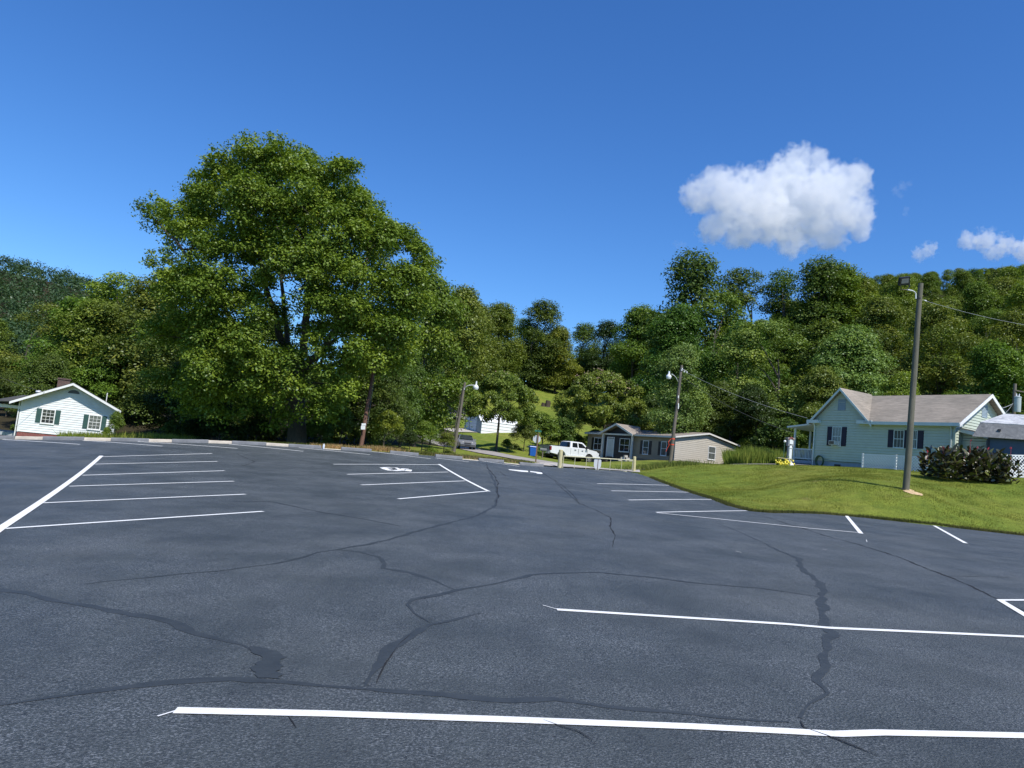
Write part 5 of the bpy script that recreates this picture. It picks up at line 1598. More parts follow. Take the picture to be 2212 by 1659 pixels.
def leaves(rs, cl, n, size, flat=.75, droop=.0, low=.35, spread=.22, tintv=.22, spray=5):
    """cl: rows x,y,z,r. Leaves sit in small sprays on the upper and outer parts of each clump."""
    cl = np.asarray(cl, float)
    w = cl[:, 3] ** 2; w = w / w.sum()
    ns = n // spray
    k = rs.choice(len(cl), ns, p=w)
    d = rs.normal(size=(ns, 3)); d /= np.linalg.norm(d, axis=1)[:, None]
    neg = d[:, 2] < -.15
    flip = neg & (rs.rand(ns) > low)
    d[flip, 2] *= -1
    rad = np.clip(1 - np.abs(rs.normal(0, spread, ns)), .05, 1) + rs.normal(0, .06, ns)
    c = cl[k, :3] + d * (cl[k, 3] * rad)[:, None] * np.array([1, 1, flat])
    c = np.repeat(c, spray, 0); dd = np.repeat(d, spray, 0); kk = np.repeat(k, spray)
    m_ = len(c)
    c = c + rs.normal(0, size * .95, (m_, 3)) * np.array([1, 1, .8])
    c[:, 2] -= droop * np.abs(rs.normal(0, size, m_))
    nrm = dd * .55 + np.array([0, 0, .55]) + rs.normal(0, .42, (m_, 3))
    nrm /= np.linalg.norm(nrm, axis=1)[:, None]
    a = np.cross(nrm, rs.normal(size=(m_, 3))); a /= np.linalg.norm(a, axis=1)[:, None] + 1e-9
    b_ = np.cross(nrm, a)
    s_ = size * rs.uniform(.6, 1.25, m_)[:, None]
    V_ = np.stack([c - a * s_ * .62, c + b_ * s_ * .36 - a * s_ * .05, c + a * s_ * .62, c - b_ * s_ * .36 - a * s_ * .05], 1).reshape(-1, 3)
    ct = rs.normal(0, 1, len(cl))[kk] * .10
    st_ = np.repeat(rs.normal(0, 1, ns), spray) * .09
    tint = np.clip(.42 + ct + st_ + rs.normal(0, tintv * .5, m_), 0, 1)
    return V_, np.arange(m_ * 4).reshape(-1, 4), np.repeat(tint, 4)
def limb(mb, a, c, r0, r1, bend=.15, k=6, seg=7, rs=random):
    a = Vector(a); c = Vector(c); L = (c - a).length
    o1 = Vector((rs.uniform(-1, 1), rs.uniform(-1, 1), rs.uniform(-.2, .6))) * L * bend
    pts = [a.lerp(c, i / k) + o1 * (math.sin(math.pi * i / k)) * (1) + Vector((rs.uniform(-1, 1), rs.uniform(-1, 1), 0)) * L * .012 for i in range(k + 1)]
    pts[0] = a; pts[-1] = c
    mb.tube(pts, [r0 + (r1 - r0) * (i / k) ** .8 for i in range(k + 1)], seg)
    return pts
def proto_crown(seed, H, W, kind='round', n=30000, leaf=.30, z0=.12, K=70, cr=(.085, .15), flat=.75, droop=0.0, low=.18):
    """clumps of a crown of height H and radius W in local space, base of the tree at the origin"""
    rs = np.random.RandomState(seed)
    cl = []
    lean = rs.normal(0, .06, 2)
    ph = rs.uniform(0, 6.28, 4)
    while len(cl) < K:
        h_ = rs.uniform(0, 1)
        if kind == 'round': prof = math.sqrt(max(0, 1 - (2 * h_ - .85) ** 2 * .95)) if h_ > .42 else .72 + .28 * h_ / .42
        elif kind == 'tall': prof = (.55 + .45 * math.sin(min(1, h_ * 1.6) * math.pi * .5)) * (1 - max(0, h_ - .62) / .38 * .62)
        elif kind == 'dome': prof = math.sqrt(max(0, 1 - h_ ** 2)) if True else 1
        elif kind == 'umbrella': prof = math.sqrt(max(0.02, 1 - (h_) ** 2)); h_ = h_ * .95
        elif kind == 'vase': prof = (.45 + .6 * math.sin(h_ * math.pi * .62)) * (1 - max(0, h_ - .6) / .4 * .6)
        th = rs.uniform(0, 6.283)
        lump = 1 + .16 * math.sin(2 * th + ph[0]) + .12 * math.sin(3 * th + ph[1] + 5 * h_) + .10 * math.sin(9 * h_ + ph[2] + th)
        rr = (rs.uniform(.35, 1) ** .5) * prof * W * lump
        r_ = rs.uniform(*cr) * H * (1 if kind != 'umbrella' else .75)
        z_ = z0 * H + h_ * (1 - z0) * H - r_ * .4
        rr = max(0, rr - r_ * .6)
        cl.append((rr * math.cos(th) + lean[0] * z_, rr * math.sin(th) + lean[1] * z_, z_, r_))
    cl = np.array(cl)
    if kind != 'umbrella':
      dm = np.sqrt(((cl[:, None, :3] - cl[None, :, :3]) ** 2).sum(-1))
      cl = cl[(dm < (cl[:, None, 3] + cl[None, :, 3]) * .8).sum(1) > 5]
    return cl, leaves(rs, cl, n, leaf, flat, droop, low)
def make_tree(name, seed, H, W, kind, n, leaf, z0=.12, K=70, trunk_r=None, **kw):
    cl, (V_, F_, T_) = proto_crown(seed, H, W, kind, n, leaf, z0, K, **kw)
    fz = H / np.percentile(V_[:, 2], 99.8); V_[:, 2] *= fz; cl[:, 2] *= fz
    me_ = np_mesh('crown', V_, F_, M_LEAF, {'tint': T_})
    root_ = bpy.data.objects.new(name, None); COL.objects.link(root_)
    cr_ = bpy.data.objects.new('crown', me_); COL.objects.link(cr_); cr_.parent = root_
    rr = random.Random(seed)
    mb = MB(); tr0 = trunk_r or H * .016
    top = Vector((0, 0, H * .72)); fork = H * max(.14, z0 * .9)
    mb.tube([(0, 0, -.8), (0, 0, 0), (H * .004, 0, fork)] + [tuple(Vector((0, 0, fork)).lerp(top, i / 4) + Vector((rr.uniform(-1, 1), rr.uniform(-1, 1), 0)) * H * .008) for i in range(1, 5)],
            [tr0 * 1.5, tr0 * 1.25, tr0] + [tr0 * (1 - .2 * i) for i in range(1, 5)], 9)
    for i in rr.sample(range(len(cl)), min(16, len(cl))):
        x, y, z, r_ = cl[i]
        st_ = max(fork, min(z * .62, H * .6))
        limb(mb, (0, 0, st_), (x, y, z), tr0 * .42, tr0 * .08, .10, 6, 6, rr)
    tk = mb.build('trunk', M_BARK, root_, True, fix=False)
    return root_, cr_
# leaf greens set by eye; the deep one is far darker than the rest
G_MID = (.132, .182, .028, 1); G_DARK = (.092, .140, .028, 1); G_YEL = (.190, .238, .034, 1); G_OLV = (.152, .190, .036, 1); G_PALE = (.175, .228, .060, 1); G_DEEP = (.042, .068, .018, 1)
PROTO = {}
def proto(key, *a, **k):
    PROTO[key] = (make_tree(*a, **k)[0], a[2])
    PROTO[key][0].location = (0, -5000, 0)
proto('round', 'broadleaf_tree', 21, 20, 6.5, 'round', 36000, .30)
proto('round2', 'broadleaf_tree', 22, 20, 7.6, 'round', 40000, .30, .08, 80)
proto('tall', 'broadleaf_tree', 23, 20, 4.6, 'tall', 30000, .28, .10, 64)
proto('dome', 'broadleaf_tree', 24, 20, 9.0, 'dome', 42000, .34, .04, 84)
proto('vase', 'broadleaf_tree', 25, 20, 7.4, 'vase', 34000, .28, .12, 76, cr=(.07, .125))
proto('umbrella', 'mimosa_tree', 26, 20, 13.5, 'umbrella', 60000, .46, .44, 100, flat=.45, cr=(.07, .13), droop=.4)
proto('high', 'broadleaf_tree', 28, 20, 6.6, 'round', 34000, .30, .36, 64)
proto('bush', 'bush', 27, 20, 13, 'dome', 16000, .62, -.02, 60, cr=(.10, .2))
used = set()
def plant(key, x, y, z, H, color, label, cat='tree', group=None, wide=1.0, name=None, rz=None):
    o, H0_ = PROTO[key]
    if key in used: o = copy_tree(o)
    used.add(key)
    if name: o.name = name
    o.location = (x, y, z - .15)
    s_ = H / H0_
    o.scale = (s_ * wide, s_ * wide, s_)
    o.rotation_euler = (0, 0, rnd.uniform(0, 6.28) if rz is None else rz)
    for c_ in o.children:
        if c_.name.startswith('crown'):
            j = [1 + rnd.uniform(-.10, .10) for _ in range(2)]
            c_.color = (color[0] * j[0], color[1] * j[1], color[2], 1)
    tag(o, label, cat, group)
    return o
def tree_px(key, px, py_top, Y, color, label, wide=1.0, group=None, cat='tree', name=None, sink=0.0, rz=None):
    """tree whose top shows at (px, py_top) when it stands at distance Y"""
    tp = at(px, py_top, Y)
    # step to the foot: straight down in the world
    g_ = tz(tp.x, tp.y) - sink
    return plant(key, tp.x, tp.y, g_, max(1.0, tp.z - g_), color, label, cat, group, wide, name, rz)

# --- the big maple -------------------------------------------------------------
bt = at(640, 962, 47); bt.z = tz(bt.x, bt.y)
rsb = np.random.RandomState(5)
C_ = [(500, 372, 46), (555, 352, 50), (620, 362, 50), (450, 402, 42), (690, 388, 46), (738, 372, 34), (600, 330, 28), (530, 332, 26), (480, 336, 26), (430, 372, 24), (765, 408, 30), (800, 440, 28),
      (442, 452, 48), (325, 440, 30), (352, 462, 26), (322, 480, 22), (398, 500, 34), (360, 540, 24), (330, 562, 18), (372, 575, 26), (410, 560, 30), (300, 455, 14), (345, 425, 18),
      (520, 440, 60), (600, 440, 62), (680, 450, 58), (750, 448, 46), (790, 470, 36), (835, 505, 38), (800, 530, 54), (880, 522, 42), (915, 560, 32), (870, 500, 30), (905, 600, 34), (935, 590, 20),
      (460, 530, 50), (540, 520, 56), (620, 530, 56), (700, 540, 58), (760, 600, 55), (850, 610, 58), (890, 650, 44),
      (425, 610, 56), (385, 650, 52), (450, 690, 62), (520, 630, 50), (570, 600, 36), (690, 640, 46), (740, 680, 52), (830, 690, 54), (880, 720, 44), (375, 730, 60), (450, 780, 60), (520, 740, 50), (590, 690, 30),
      (560, 820, 46), (700, 740, 34), (760, 770, 42), (800, 790, 44), (480, 860, 52), (645, 850, 26), (600, 900, 36), (730, 850, 36), (410, 860, 50), (350, 820, 50), (620, 470, 50), (660, 590, 40), (850, 770, 40), (700, 900, 36)]
cl = []
mpp = 47 / FPX
for px, py, r_ in C_:
    R_ = r_ * mpp
    e_ = math.sqrt(max(.08, 1 - ((px - 620) / 340) ** 2 - ((py - 620) / 420) ** 2))
    deps = [-7.0 * e_ + .8, 5.5 * e_] if e_ > .45 else [rsb.uniform(-1.5, 1.5)]
    if e_ > .75 and r_ > 44: deps.append(-1.0)
    for dz in deps:
        dz += rsb.normal(0, .5)
        q = at(px, py, 47 + dz)
        k_ = 1.0
        # break each mass in a few sub-clumps
        for j in range(5 if r_ > 30 else 2):
            o_ = rsb.normal(0, .42 * R_, 3)
            cl.append((q.x + o_[0] - bt.x, q.y + o_[1] - bt.y, q.z + o_[2] * .8 - bt.z, R_ * rsb.uniform(.42, .68)))
OUT = [(455, 322), (540, 308), (620, 316), (700, 343), (745, 336), (775, 375), (830, 420), (850, 465), (905, 490), (935, 540), (948, 570), (925, 600), (945, 640), (930, 700), (890, 760), (850, 810), (800, 860), (740, 920), (600, 930), (450, 925), (345, 900), (330, 800), (340, 700), (318, 640),
       (340, 590), (316, 560), (345, 520), (298, 470), (292, 430), (350, 412), (388, 440), (408, 400), (408, 350)]
k_f = 0
while k_f < 250:
    px, py, r_ = rsb.uniform(290, 950), rsb.uniform(308, 930), rsb.uniform(15, 34)
    aa = np.linspace(0, 6.283, 9)
    if not inside(OUT, px + r_ * .85 * np.cos(aa), py + r_ * .85 * np.sin(aa)).all(): continue
    e_ = math.sqrt(max(.05, 1 - ((px - 620) / 350) ** 2 - ((py - 620) / 430) ** 2))
    q = at(px, py, 47 + rsb.choice([-1, -1, 0, 1]) * 7.0 * e_ * rsb.uniform(.7, 1.0))
    cl.append((q.x - bt.x, q.y - bt.y, q.z - bt.z, r_ * mpp * 1.1)); k_f += 1
V_, F_, T_ = leaves(rsb, cl, 330000, .150, .80, .5, .22, .22, .24, 6)
broot_ = empty('maple_tree', bt, 0, 'very large spreading maple towering over the far edge of the lot', 'tree')
cr_ = bpy.data.objects.new('crown', np_mesh('crown', V_, F_, M_LEAF, {'tint': T_})); COL.objects.link(cr_); cr_.parent = broot_; cr_.color = (.148, .205, .028, 1)
mb = MB(); rr = random.Random(3)
def BR(px, py, dY=0.0): return at(px, py, 47 + dY) - bt
mainf = BR(640, 800)
mb.tube([(0, 0, -.6), (0, 0, .3), BR(642, 880), mainf], [.75, .60, .50, .46], 12)
stems = [([mainf, BR(655, 760, -.6), BR(662, 690, -1.2), BR(668, 610, -1.5), BR(660, 520, -1), BR(640, 420)], .30), ([mainf, BR(610, 740, .4), BR(585, 650, .2), BR(560, 560), BR(540, 450)], .27),
         ([mainf, BR(700, 755, -1.8), BR(730, 700, -2.6), BR(770, 620, -3), BR(800, 540, -2)], .25), ([mainf, BR(622, 740, 2), BR(612, 640, 3), BR(600, 500, 3)], .25),
         ([mainf, BR(560, 760, -1.5), BR(500, 690, -2.5), BR(440, 600, -2), BR(380, 520, -1), BR(330, 470, 0)], .20), ([mainf, BR(720, 790, 1), BR(800, 740, 1.5), BR(870, 660, 1)], .2),
         ([mainf, BR(690, 790, -2), BR(715, 745, -3.2), BR(745, 690, -4)], .14), ([BR(645, 850), BR(610, 830, -2), BR(585, 810, -3)], .10)]
tips = []
for pl, r0 in stems:
    P_ = [Vector(p) for p in pl]
    # smooth
    Q = []
    for i in range(len(P_) - 1):
        for k in range(4): Q.append(P_[i].lerp(P_[i + 1], k / 4) + Vector((rr.uniform(-1, 1), rr.uniform(-1, 1), rr.uniform(-1, 1))) * .06)
    Q.append(P_[-1])
    mb.tube(Q, [r0 * (1 - .75 * i / (len(Q) - 1)) for i in range(len(Q))], 9)
    tips += Q[4:]
cls = [c for c in cl]
for i in rr.sample(range(len(cls)), 90):
    x, y, z, r_ = cls[i]
    v = Vector((x, y, z)); s_ = min(tips, key=lambda q: (q - v).length + max(0, q.z - v.z + .5) * 1.5)
    limb(mb, s_, v, .07, .018, .10, 5, 5, rr)
mb.build('trunk', M_BARK, broot_, True, fix=False)

# --- placed trees ------------------------------------------------------------------
L_ = [
 ('round2', 10, 690, 92, G_MID, 'green bushy tree at the left picture edge behind the white house porch', 1.1),
 ('vase', 78, 652, 88, G_OLV, 'tree rising behind the chimney of the white house', 1.15),
 ('round2', 150, 640, 84, G_MID, 'broad green tree behind the ridge of the white house', 1.15),
 ('round', 222, 648, 82, G_OLV, 'olive-green tree behind the right roof slope of the white house', 1.2),
 ('dome', 118, 760, 74, G_DARK, 'low dark tree close behind the roof of the white house', 1.0),
 ('dome', 30, 800, 80, G_DARK, 'low dark tree at the left edge above the porch roof', 1.0),
 ('vase', 296, 592, 86, G_YEL, 'yellowing tree between the white house and the big maple', 1.15),
 ('dome', 262, 720, 80, G_MID, 'low full tree right above the right end of the white house', 1.1),
 ('round2', 368, 606, 84, G_OLV, 'tree tucked against the left flank of the big maple', 1.2),
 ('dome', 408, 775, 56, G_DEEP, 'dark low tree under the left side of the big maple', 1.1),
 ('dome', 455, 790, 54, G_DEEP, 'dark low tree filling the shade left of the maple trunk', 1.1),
 ('round2', 420, 660, 70, G_DARK, 'dark tree behind the lower left boughs of the maple', 1.2),
 ('round2', 560, 660, 66, G_DARK, 'dark tree seen behind the maple trunk', 1.2),
 ('round2', 760, 650, 64, G_DARK, 'dark tree behind the lower right boughs of the maple', 1.2),
 ('round', 935, 592, 68, G_MID, 'tall tree at the right shoulder of the big maple', .85),
 ('high', 992, 622, 112, G_OLV, 'tall green tree above the street lamp', .9),
 ('high', 1040, 652, 128, G_MID, 'tall tree right of the street lamp with an uneven top', .8),
 ('dome', 890, 740, 64, G_DARK, 'dark dense tree between the brown pole and the street lamp', .7),
 ('round', 948, 790, 78, G_DARK, 'low dark tree just left of the street lamp pole', .62),
 ('round', 850, 760, 60, G_DARK, 'narrow dark tree just right of the brown pole', .85),
 ('round', 1084, 655, 150, G_MID, 'far tree showing above the gap left of the round-topped dark tree', 1.1),
 ('round2', 1160, 648, 172, G_DARK, 'dark round-topped tree at the head of the hill lawn', 1.25),
 ('vase', 1125, 690, 178, G_MID, 'green tree left below the round-topped dark tree', 1.25),
 ('round', 1212, 706, 170, G_YEL, 'yellow-green tree right of the round-topped dark tree', 1.05),
 ('round2', 1258, 700, 190, G_DARK, 'dark tree in the dip of the skyline', 1.15),
 ('round2', 1310, 695, 180, G_DEEP, 'very dark tree left of the broad tree above the tan home', 1.1),
 ('dome', 1378, 662, 150, G_MID, 'broad domed tree above the tan home, left of the tallest tree', .95),
 ('round', 1440, 690, 165, G_DARK, 'dark tree between the domed tree and the tallest tree', 1.1),
 ('tall', 1506, 540, 118, G_DARK, 'tallest dark tree on the right, standing up against the sky left of the cloud', 1.0),
 ('round', 1478, 660, 112, G_DARK, 'dark tree leaning against the left foot of the tallest tree', 1.0),
 ('vase', 1550, 625, 114, G_OLV, 'olive tree at the right foot of the tallest tree', 1.1),
 ('vase', 1632, 590, 135, G_DARK, 'thin-topped dark tree right of the notch in the skyline', 1.15),
 ('vase', 1700, 578, 130, G_DARK, 'thin-topped tree below the left end of the cloud', 1.0),
 ('tall', 1768, 556, 126, G_DARK, 'pointed dark tree under the middle of the cloud', 1.1),
 ('round', 1815, 572, 128, G_MID, 'full tree under the right part of the cloud', 1.15),
 ('round2', 1868, 588, 130, G_MID, 'broad tree left of the tall lamp pole on the skyline', 1.1),
 ('round', 1905, 640, 118, G_OLV, 'yellowish-green tree just left of the top of the tall lamp pole', 1.1),
 ('round2', 1600, 690, 100, G_DARK, 'dark tree in the middle of the wood above the cable', 1.1),
 ('vase', 1690, 695, 92, G_PALE, 'pale feathery tree in the middle of the wood', 1.2),
 ('dome', 1870, 700, 88, G_PALE, 'pale green domed tree above the left half of the mint house roof', .95),
 ('round', 1785, 690, 98, G_MID, 'green tree between the two pale trees above the mint house', 1.1),
 ('dome', 1760, 790, 78, G_OLV, 'bushy olive tree just above the left gable of the mint house', .9),
 ('dome', 1940, 800, 76, G_YEL, 'yellowish bushy tree just above the mint house roof by the lamp pole', .8),
 ('round', 1478, 742, 84, G_PALE, 'light green young tree behind the grey utility pole', .9),
 ('dome', 1560, 820, 88, G_DARK, 'dark bushy tree behind the right end of the tan home', 1.0),
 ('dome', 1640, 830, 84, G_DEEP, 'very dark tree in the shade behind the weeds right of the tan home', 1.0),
 ('dome', 1400, 850, 96, G_DARK, 'dark bushy tree behind the roof of the tan home', .9),
 ('dome', 1215, 905, 92, G_DARK, 'dark shrubby tree between the two pink-flowered trees', .85),
 ('umbrella', 1090, 800, 78, G_OLV, 'wide umbrella-shaped tree over the white metal garage', .80),
 ('umbrella', 1318, 802, 92, G_OLV, 'wide umbrella-shaped tree with pinkish flower tufts left of the tan home roof', .80),
 ('dome', 2055, 845, 84, G_MID, 'low green tree behind the right half of the mint house roof', .9),
 ('dome', 2150, 740, 84, G_MID, 'green tree behind the transformer pole', 1.0),
 ('round', 2030, 700, 110, G_YEL, 'yellow-green tree right of the tall lamp pole', 1.0),
]
for key, px, py, Y, c_, l, w_ in L_:
    tree_px(key, px, py, Y, c_, l, w_, name='mimosa_tree' if key == 'umbrella' else 'broadleaf_tree')
# pink flower tufts on the two umbrella-shaped trees
mfl = mat('pink_tufts', (.40, .27, .20), .8, .25, 9, 0)
for o in list(COL.objects):
    if o.name.startswith('mimosa_tree') and o.parent is None:
        cr0 = [c for c in o.children if c.name.startswith('crown')][0]
        rs = np.random.RandomState(len(o['label']))
        n_ = 260 if 'pinkish' in o['label'] else 60
        co_ = np.empty(len(cr0.data.vertices) * 3, np.float32); cr0.data.vertices.foreach_get('co', co_); co_ = co_.reshape(-1, 3)
        top_ = co_[co_[:, 2] > np.percentile(co_[:, 2], 72)]
        c = top_[rs.choice(len(top_), n_)] + [0, 0, .25]
        c = np.repeat(c, 5, 0) + rs.normal(0, .16, (n_ * 5, 3))
        a = rs.normal(size=c.shape); a /= np.linalg.norm(a, axis=1)[:, None]; b_ = np.cross(a, rs.normal(size=c.shape)); b_ /= np.linalg.norm(b_, axis=1)[:, None]
        V_ = np.stack([c - a * .13, c + b_ * .13, c + a * .13, c - b_ * .13], 1).reshape(-1, 3)
        fo = bpy.data.objects.new('flower_tufts', np_mesh('flower_tufts', V_, np.arange(len(V_)).reshape(-1, 4), mfl)); COL.objects.link(fo); fo.parent = o; fo['kind'] = 'stuff'

# --- bushes ---------------------------------------------------------------------------
BU = [(838, 882, 47, G_YEL, 'bright yellow-green bush just right of the brown pole', .95), (700, 900, 46, G_DARK, 'dark shrub at the foot of the maple right of its trunk', 1.0), (745, 875, 48, G_OLV, 'olive shrub just left of the brown pole', .9),
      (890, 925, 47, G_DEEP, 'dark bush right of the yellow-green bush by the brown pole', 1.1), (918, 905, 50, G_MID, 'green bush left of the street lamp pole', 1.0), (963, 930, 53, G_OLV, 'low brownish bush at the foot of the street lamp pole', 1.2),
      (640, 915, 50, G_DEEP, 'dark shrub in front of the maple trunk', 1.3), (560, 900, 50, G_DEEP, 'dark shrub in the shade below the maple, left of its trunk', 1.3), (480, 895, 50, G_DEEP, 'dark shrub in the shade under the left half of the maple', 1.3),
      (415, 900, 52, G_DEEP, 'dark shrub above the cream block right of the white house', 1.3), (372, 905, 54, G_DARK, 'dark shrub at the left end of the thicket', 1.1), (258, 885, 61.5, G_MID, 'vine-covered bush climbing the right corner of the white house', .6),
      (232, 918, 58.5, G_YEL, 'small light bush against the right end of the white house wall', .8), (1178, 890, 88, G_OLV, 'bushy mound behind the back of the stop sign', 1.1), (1098, 945, 82, G_MID, 'low leafy mound around the foot of the umbrella-shaped tree', 1.0),
      (1212, 900, 90, G_DARK, 'bushy green mound left of the pickup', 1.1), (1138, 905, 84, G_DARK, 'dark bush just right of the trunk of the umbrella-shaped tree', .9), (1165, 962, 78, G_PALE, 'low leafy vine patch behind the blue bin', 1.3),
      (1245, 935, 95, G_OLV, 'bush behind the roof of the white pickup', 1.0), (1290, 925, 98, G_MID, 'leafy bush behind the left end of the tan home', 1.0), (1238, 880, 104, G_DARK, 'dark round bush on the slope above the pickup', .9),
      (1480, 905, 90, G_MID, 'bush showing over the ridge of the tan home behind the utility pole', 1.2), (1605, 945, 84, G_MID, 'green bush behind the right corner of the tan home', 1.1), (1660, 965, 66, G_DARK, 'dark low bush among the weeds left of the mint house porch', 1.0),
      (1700, 900, 76, G_DARK, 'dark bush behind the porch of the mint house', 1.2), (2200, 890, 72, G_MID, 'low green bush behind the pale shed roof', 1.3), (1350, 925, 100, G_DARK, 'dark bush behind the entry gable of the tan home', 1.1),
      (28, 925, 70, G_MID, 'small bush beside the porch of the white house', .5), (150, 905, 90, G_DARK, 'dark bush in the shade far behind the white house', 1.4), (2100, 850, 92, G_DARK, 'dark bush behind the mint house ridge', 1.2)]
for px, py, Y, c_, l, w_ in BU:
    tree_px('bush', px, py, Y, c_, l, w_, cat='bush', name='bush')

# --- wooded slope on the right: single trees --------------------------------------------
placed = []; slope_trees = []
def free(x, y, d_):
    return all((x - a) ** 2 + (y - b_) ** 2 > d_ * d_ for a, b_ in placed)
rw = random.Random(19); cnt = 0; tries = 0
while cnt < 125 and tries < 9000:
    tries += 1
    Y = rw.uniform(95, 285); u = rw.uniform(.17, .80)
    x = u * Y
    if Y < 95 + max(0, (.4 - u)) * 150: continue
    if u < .40 and Y > 215: continue
    if not free(x, Y, 6.5 + Y * .014): continue
    placed.append((x, Y))
    H = rw.uniform(11, 17) if Y < 235 else rw.uniform(9, 13)
    if u < .43: H *= .75
    z = tz(x, Y)
    # keep the skyline of the photograph: nothing of the filler may rise above it
    pt = project(Vector((x, Y, z + H)))
    lim = np.interp(pt[0], [1400, 1470, 1560, 1600, 1700, 1800, 1900, 1960, 2050, 2212, 2500], [720, 640, 690, 640, 610, 610, 600, 592, 585, 575, 560])
    if pt[1] < lim:
        H = max(7, H - (lim - pt[1]) * Y / FPX)
    key = rw.choice(['round', 'round2', 'dome', 'vase', 'dome'])
    ci, cn = rw.choice([(G_MID, 'mid green'), (G_DARK, 'dark green'), (G_OLV, 'olive green'), (G_YEL, 'yellow-green'), (G_MID, 'mid green'), (G_DARK, 'dark green')])
    if u > .48 and rw.random() < .6: ci, cn = rw.choice([(G_YEL, 'yellow-green'), (G_OLV, 'olive green'), (G_MID, 'mid green')])
    wt = plant(key, x, Y, z, H, ci, None, 'tree', 'trees on the wooded slope at the right', 1.0, 'broadleaf_tree')
    slope_trees.append((wt, cn, project(Vector((x, Y, z + H * .6))), Y))
    cnt += 1
cols_ = [(1400, 'left of the grey utility pole'), (1560, 'above the tan home'), (1680, 'above the weeds'), (1790, 'above the left gable of the mint house'), (1900, 'above the middle of the mint house'), (2000, 'around the tall lamp pole'),
         (2110, 'right of the tall lamp pole'), (2230, 'above the transformer pole'), (9999, 'past the right picture edge')]
byl = {}
for wt, cn, (px, py), Y in slope_trees:
    w_ = next(n_ for lim_, n_ in cols_ if px < lim_)
    rw_ = 'low' if py > 720 else ('midway' if py > 650 else 'high')
    byl.setdefault('%s tree %s on the slope %s' % (cn, rw_, w_), []).append((px, wt))
for l_, v_ in byl.items():
    v_.sort(key=lambda q: q[0])
    od = {1: [''], 2: ['left ', 'right '], 3: ['left ', 'middle ', 'right ']}.get(len(v_), ['first ', 'second ', 'third ', 'fourth ', 'fifth ', 'sixth ', 'seventh ', 'eighth '])
    for (px, wt), o_ in zip(v_, od + ['further '] * 20): wt['label'] = o_ + l_
# a few trees that close the valley behind the hill lawn and behind the maple
for i, (u, Y, H, c_, l) in enumerate([(-.02, 196, 17, G_MID, 'far tree right behind the tops above the street lamp'), (-.10, 150, 15, G_MID, 'far tree beside the yellow house'), (-.17, 140, 16, G_DARK, 'tree hidden mostly by the right side of the maple'),
                                      (.10, 205, 13, G_DARK, 'far dark tree on the skyline above the hill lawn'), (.14, 214, 13, G_MID, 'far green tree on the skyline right of the hill lawn'), (.055, 212, 12, G_DARK, 'far dark tree on the skyline left of the dip'),
                                      (.02, 190, 14, G_DARK, 'dark tree at the upper left end of the hill lawn'), (.085, 186, 9, G_DEEP, 'low dark tree closing the top of the hill lawn'), (.115, 182, 9, G_DEEP, 'low dark tree at the top right of the hill lawn'), (.045, 186, 10, G_DEEP, 'low dark tree at the top left of the hill lawn'),
                                      (.155, 160, 14, G_DARK, 'dark tree right of the hill lawn above the pink-tufted tree'), (.20, 135, 15, G_DARK, 'dark tree on the slope above the entry of the tan home')]):
    plant(['round', 'dome', 'round2'][i % 3], u * Y, Y, tz(u * Y, Y), H, c_, l, 'tree', None, 1.1, 'broadleaf_tree')

# --- far woods: one mass each ---------------------------------------------------------------
def far_wood(name, us, Ys, step, n_leaf, size, seed, label, hmin=8, hmax=13, cond=None, color=G_MID):
    rs = np.random.RandomState(seed)
    cl = []; Yq = Ys[0]
    while Yq < Ys[1]:
        s_ = step * (1 + (Yq - Ys[0]) / 900)
        for x in np.arange(us[0] * Yq, us[1] * Yq, s_):
            xx = x + rs.uniform(-.4, .4) * s_; yy = Yq + rs.uniform(-.4, .4) * s_
            if cond and not cond(xx, yy): continue
            cl.append((xx, yy, rs.uniform(hmin, hmax)))
        Yq += s_
    cl = np.array(cl); z = terrain(cl[:, 0], cl[:, 1])
    rows = []
    for (x, y, h_), g_ in zip(cl, z):
        r_ = h_ * .36
        t0_ = rs.normal(0, .1)
        rows.append((x, y, g_ + h_ - r_, r_)); 
        for j in range(3): rows.append((x + rs.uniform(-.6, .6) * r_, y + rs.uniform(-.6, .6) * r_, g_ + h_ - r_ * rs.uniform(1.0, 2.1), r_ * rs.uniform(.55, .8)))
    V_, F_, T_ = leaves(rs, rows, n_leaf, size, .95, 0, .2, .18, .2, 4)
    o = bpy.data.objects.new(name, np_mesh(name, V_, F_, M_LEAF, {'tint': T_})); COL.objects.link(o); o.color = color
    return tag(o, label, 'wood', None, 'stuff')
far_wood('distant_wood', (-1.25, -.33), (185, 560), 8.5, 230000, 1.0, 31, 'distant wood covering the mountain at the left', color=(.056, .096, .046, 1))  # bluer leaf colour carries a little distance haze
far_wood('hill_wood', (-.33, .24), (215, 420), 9, 60000, 1.0, 32, 'distant wood on the low ridge behind the valley', 8, 11, color=G_DARK)
far_wood('ridge_wood', (.42, 1.2), (270, 330), 8, 50000, .8, 33, 'distant wood along the top of the ridge at the right', 7, 10, color=(.062, .100, .034, 1))

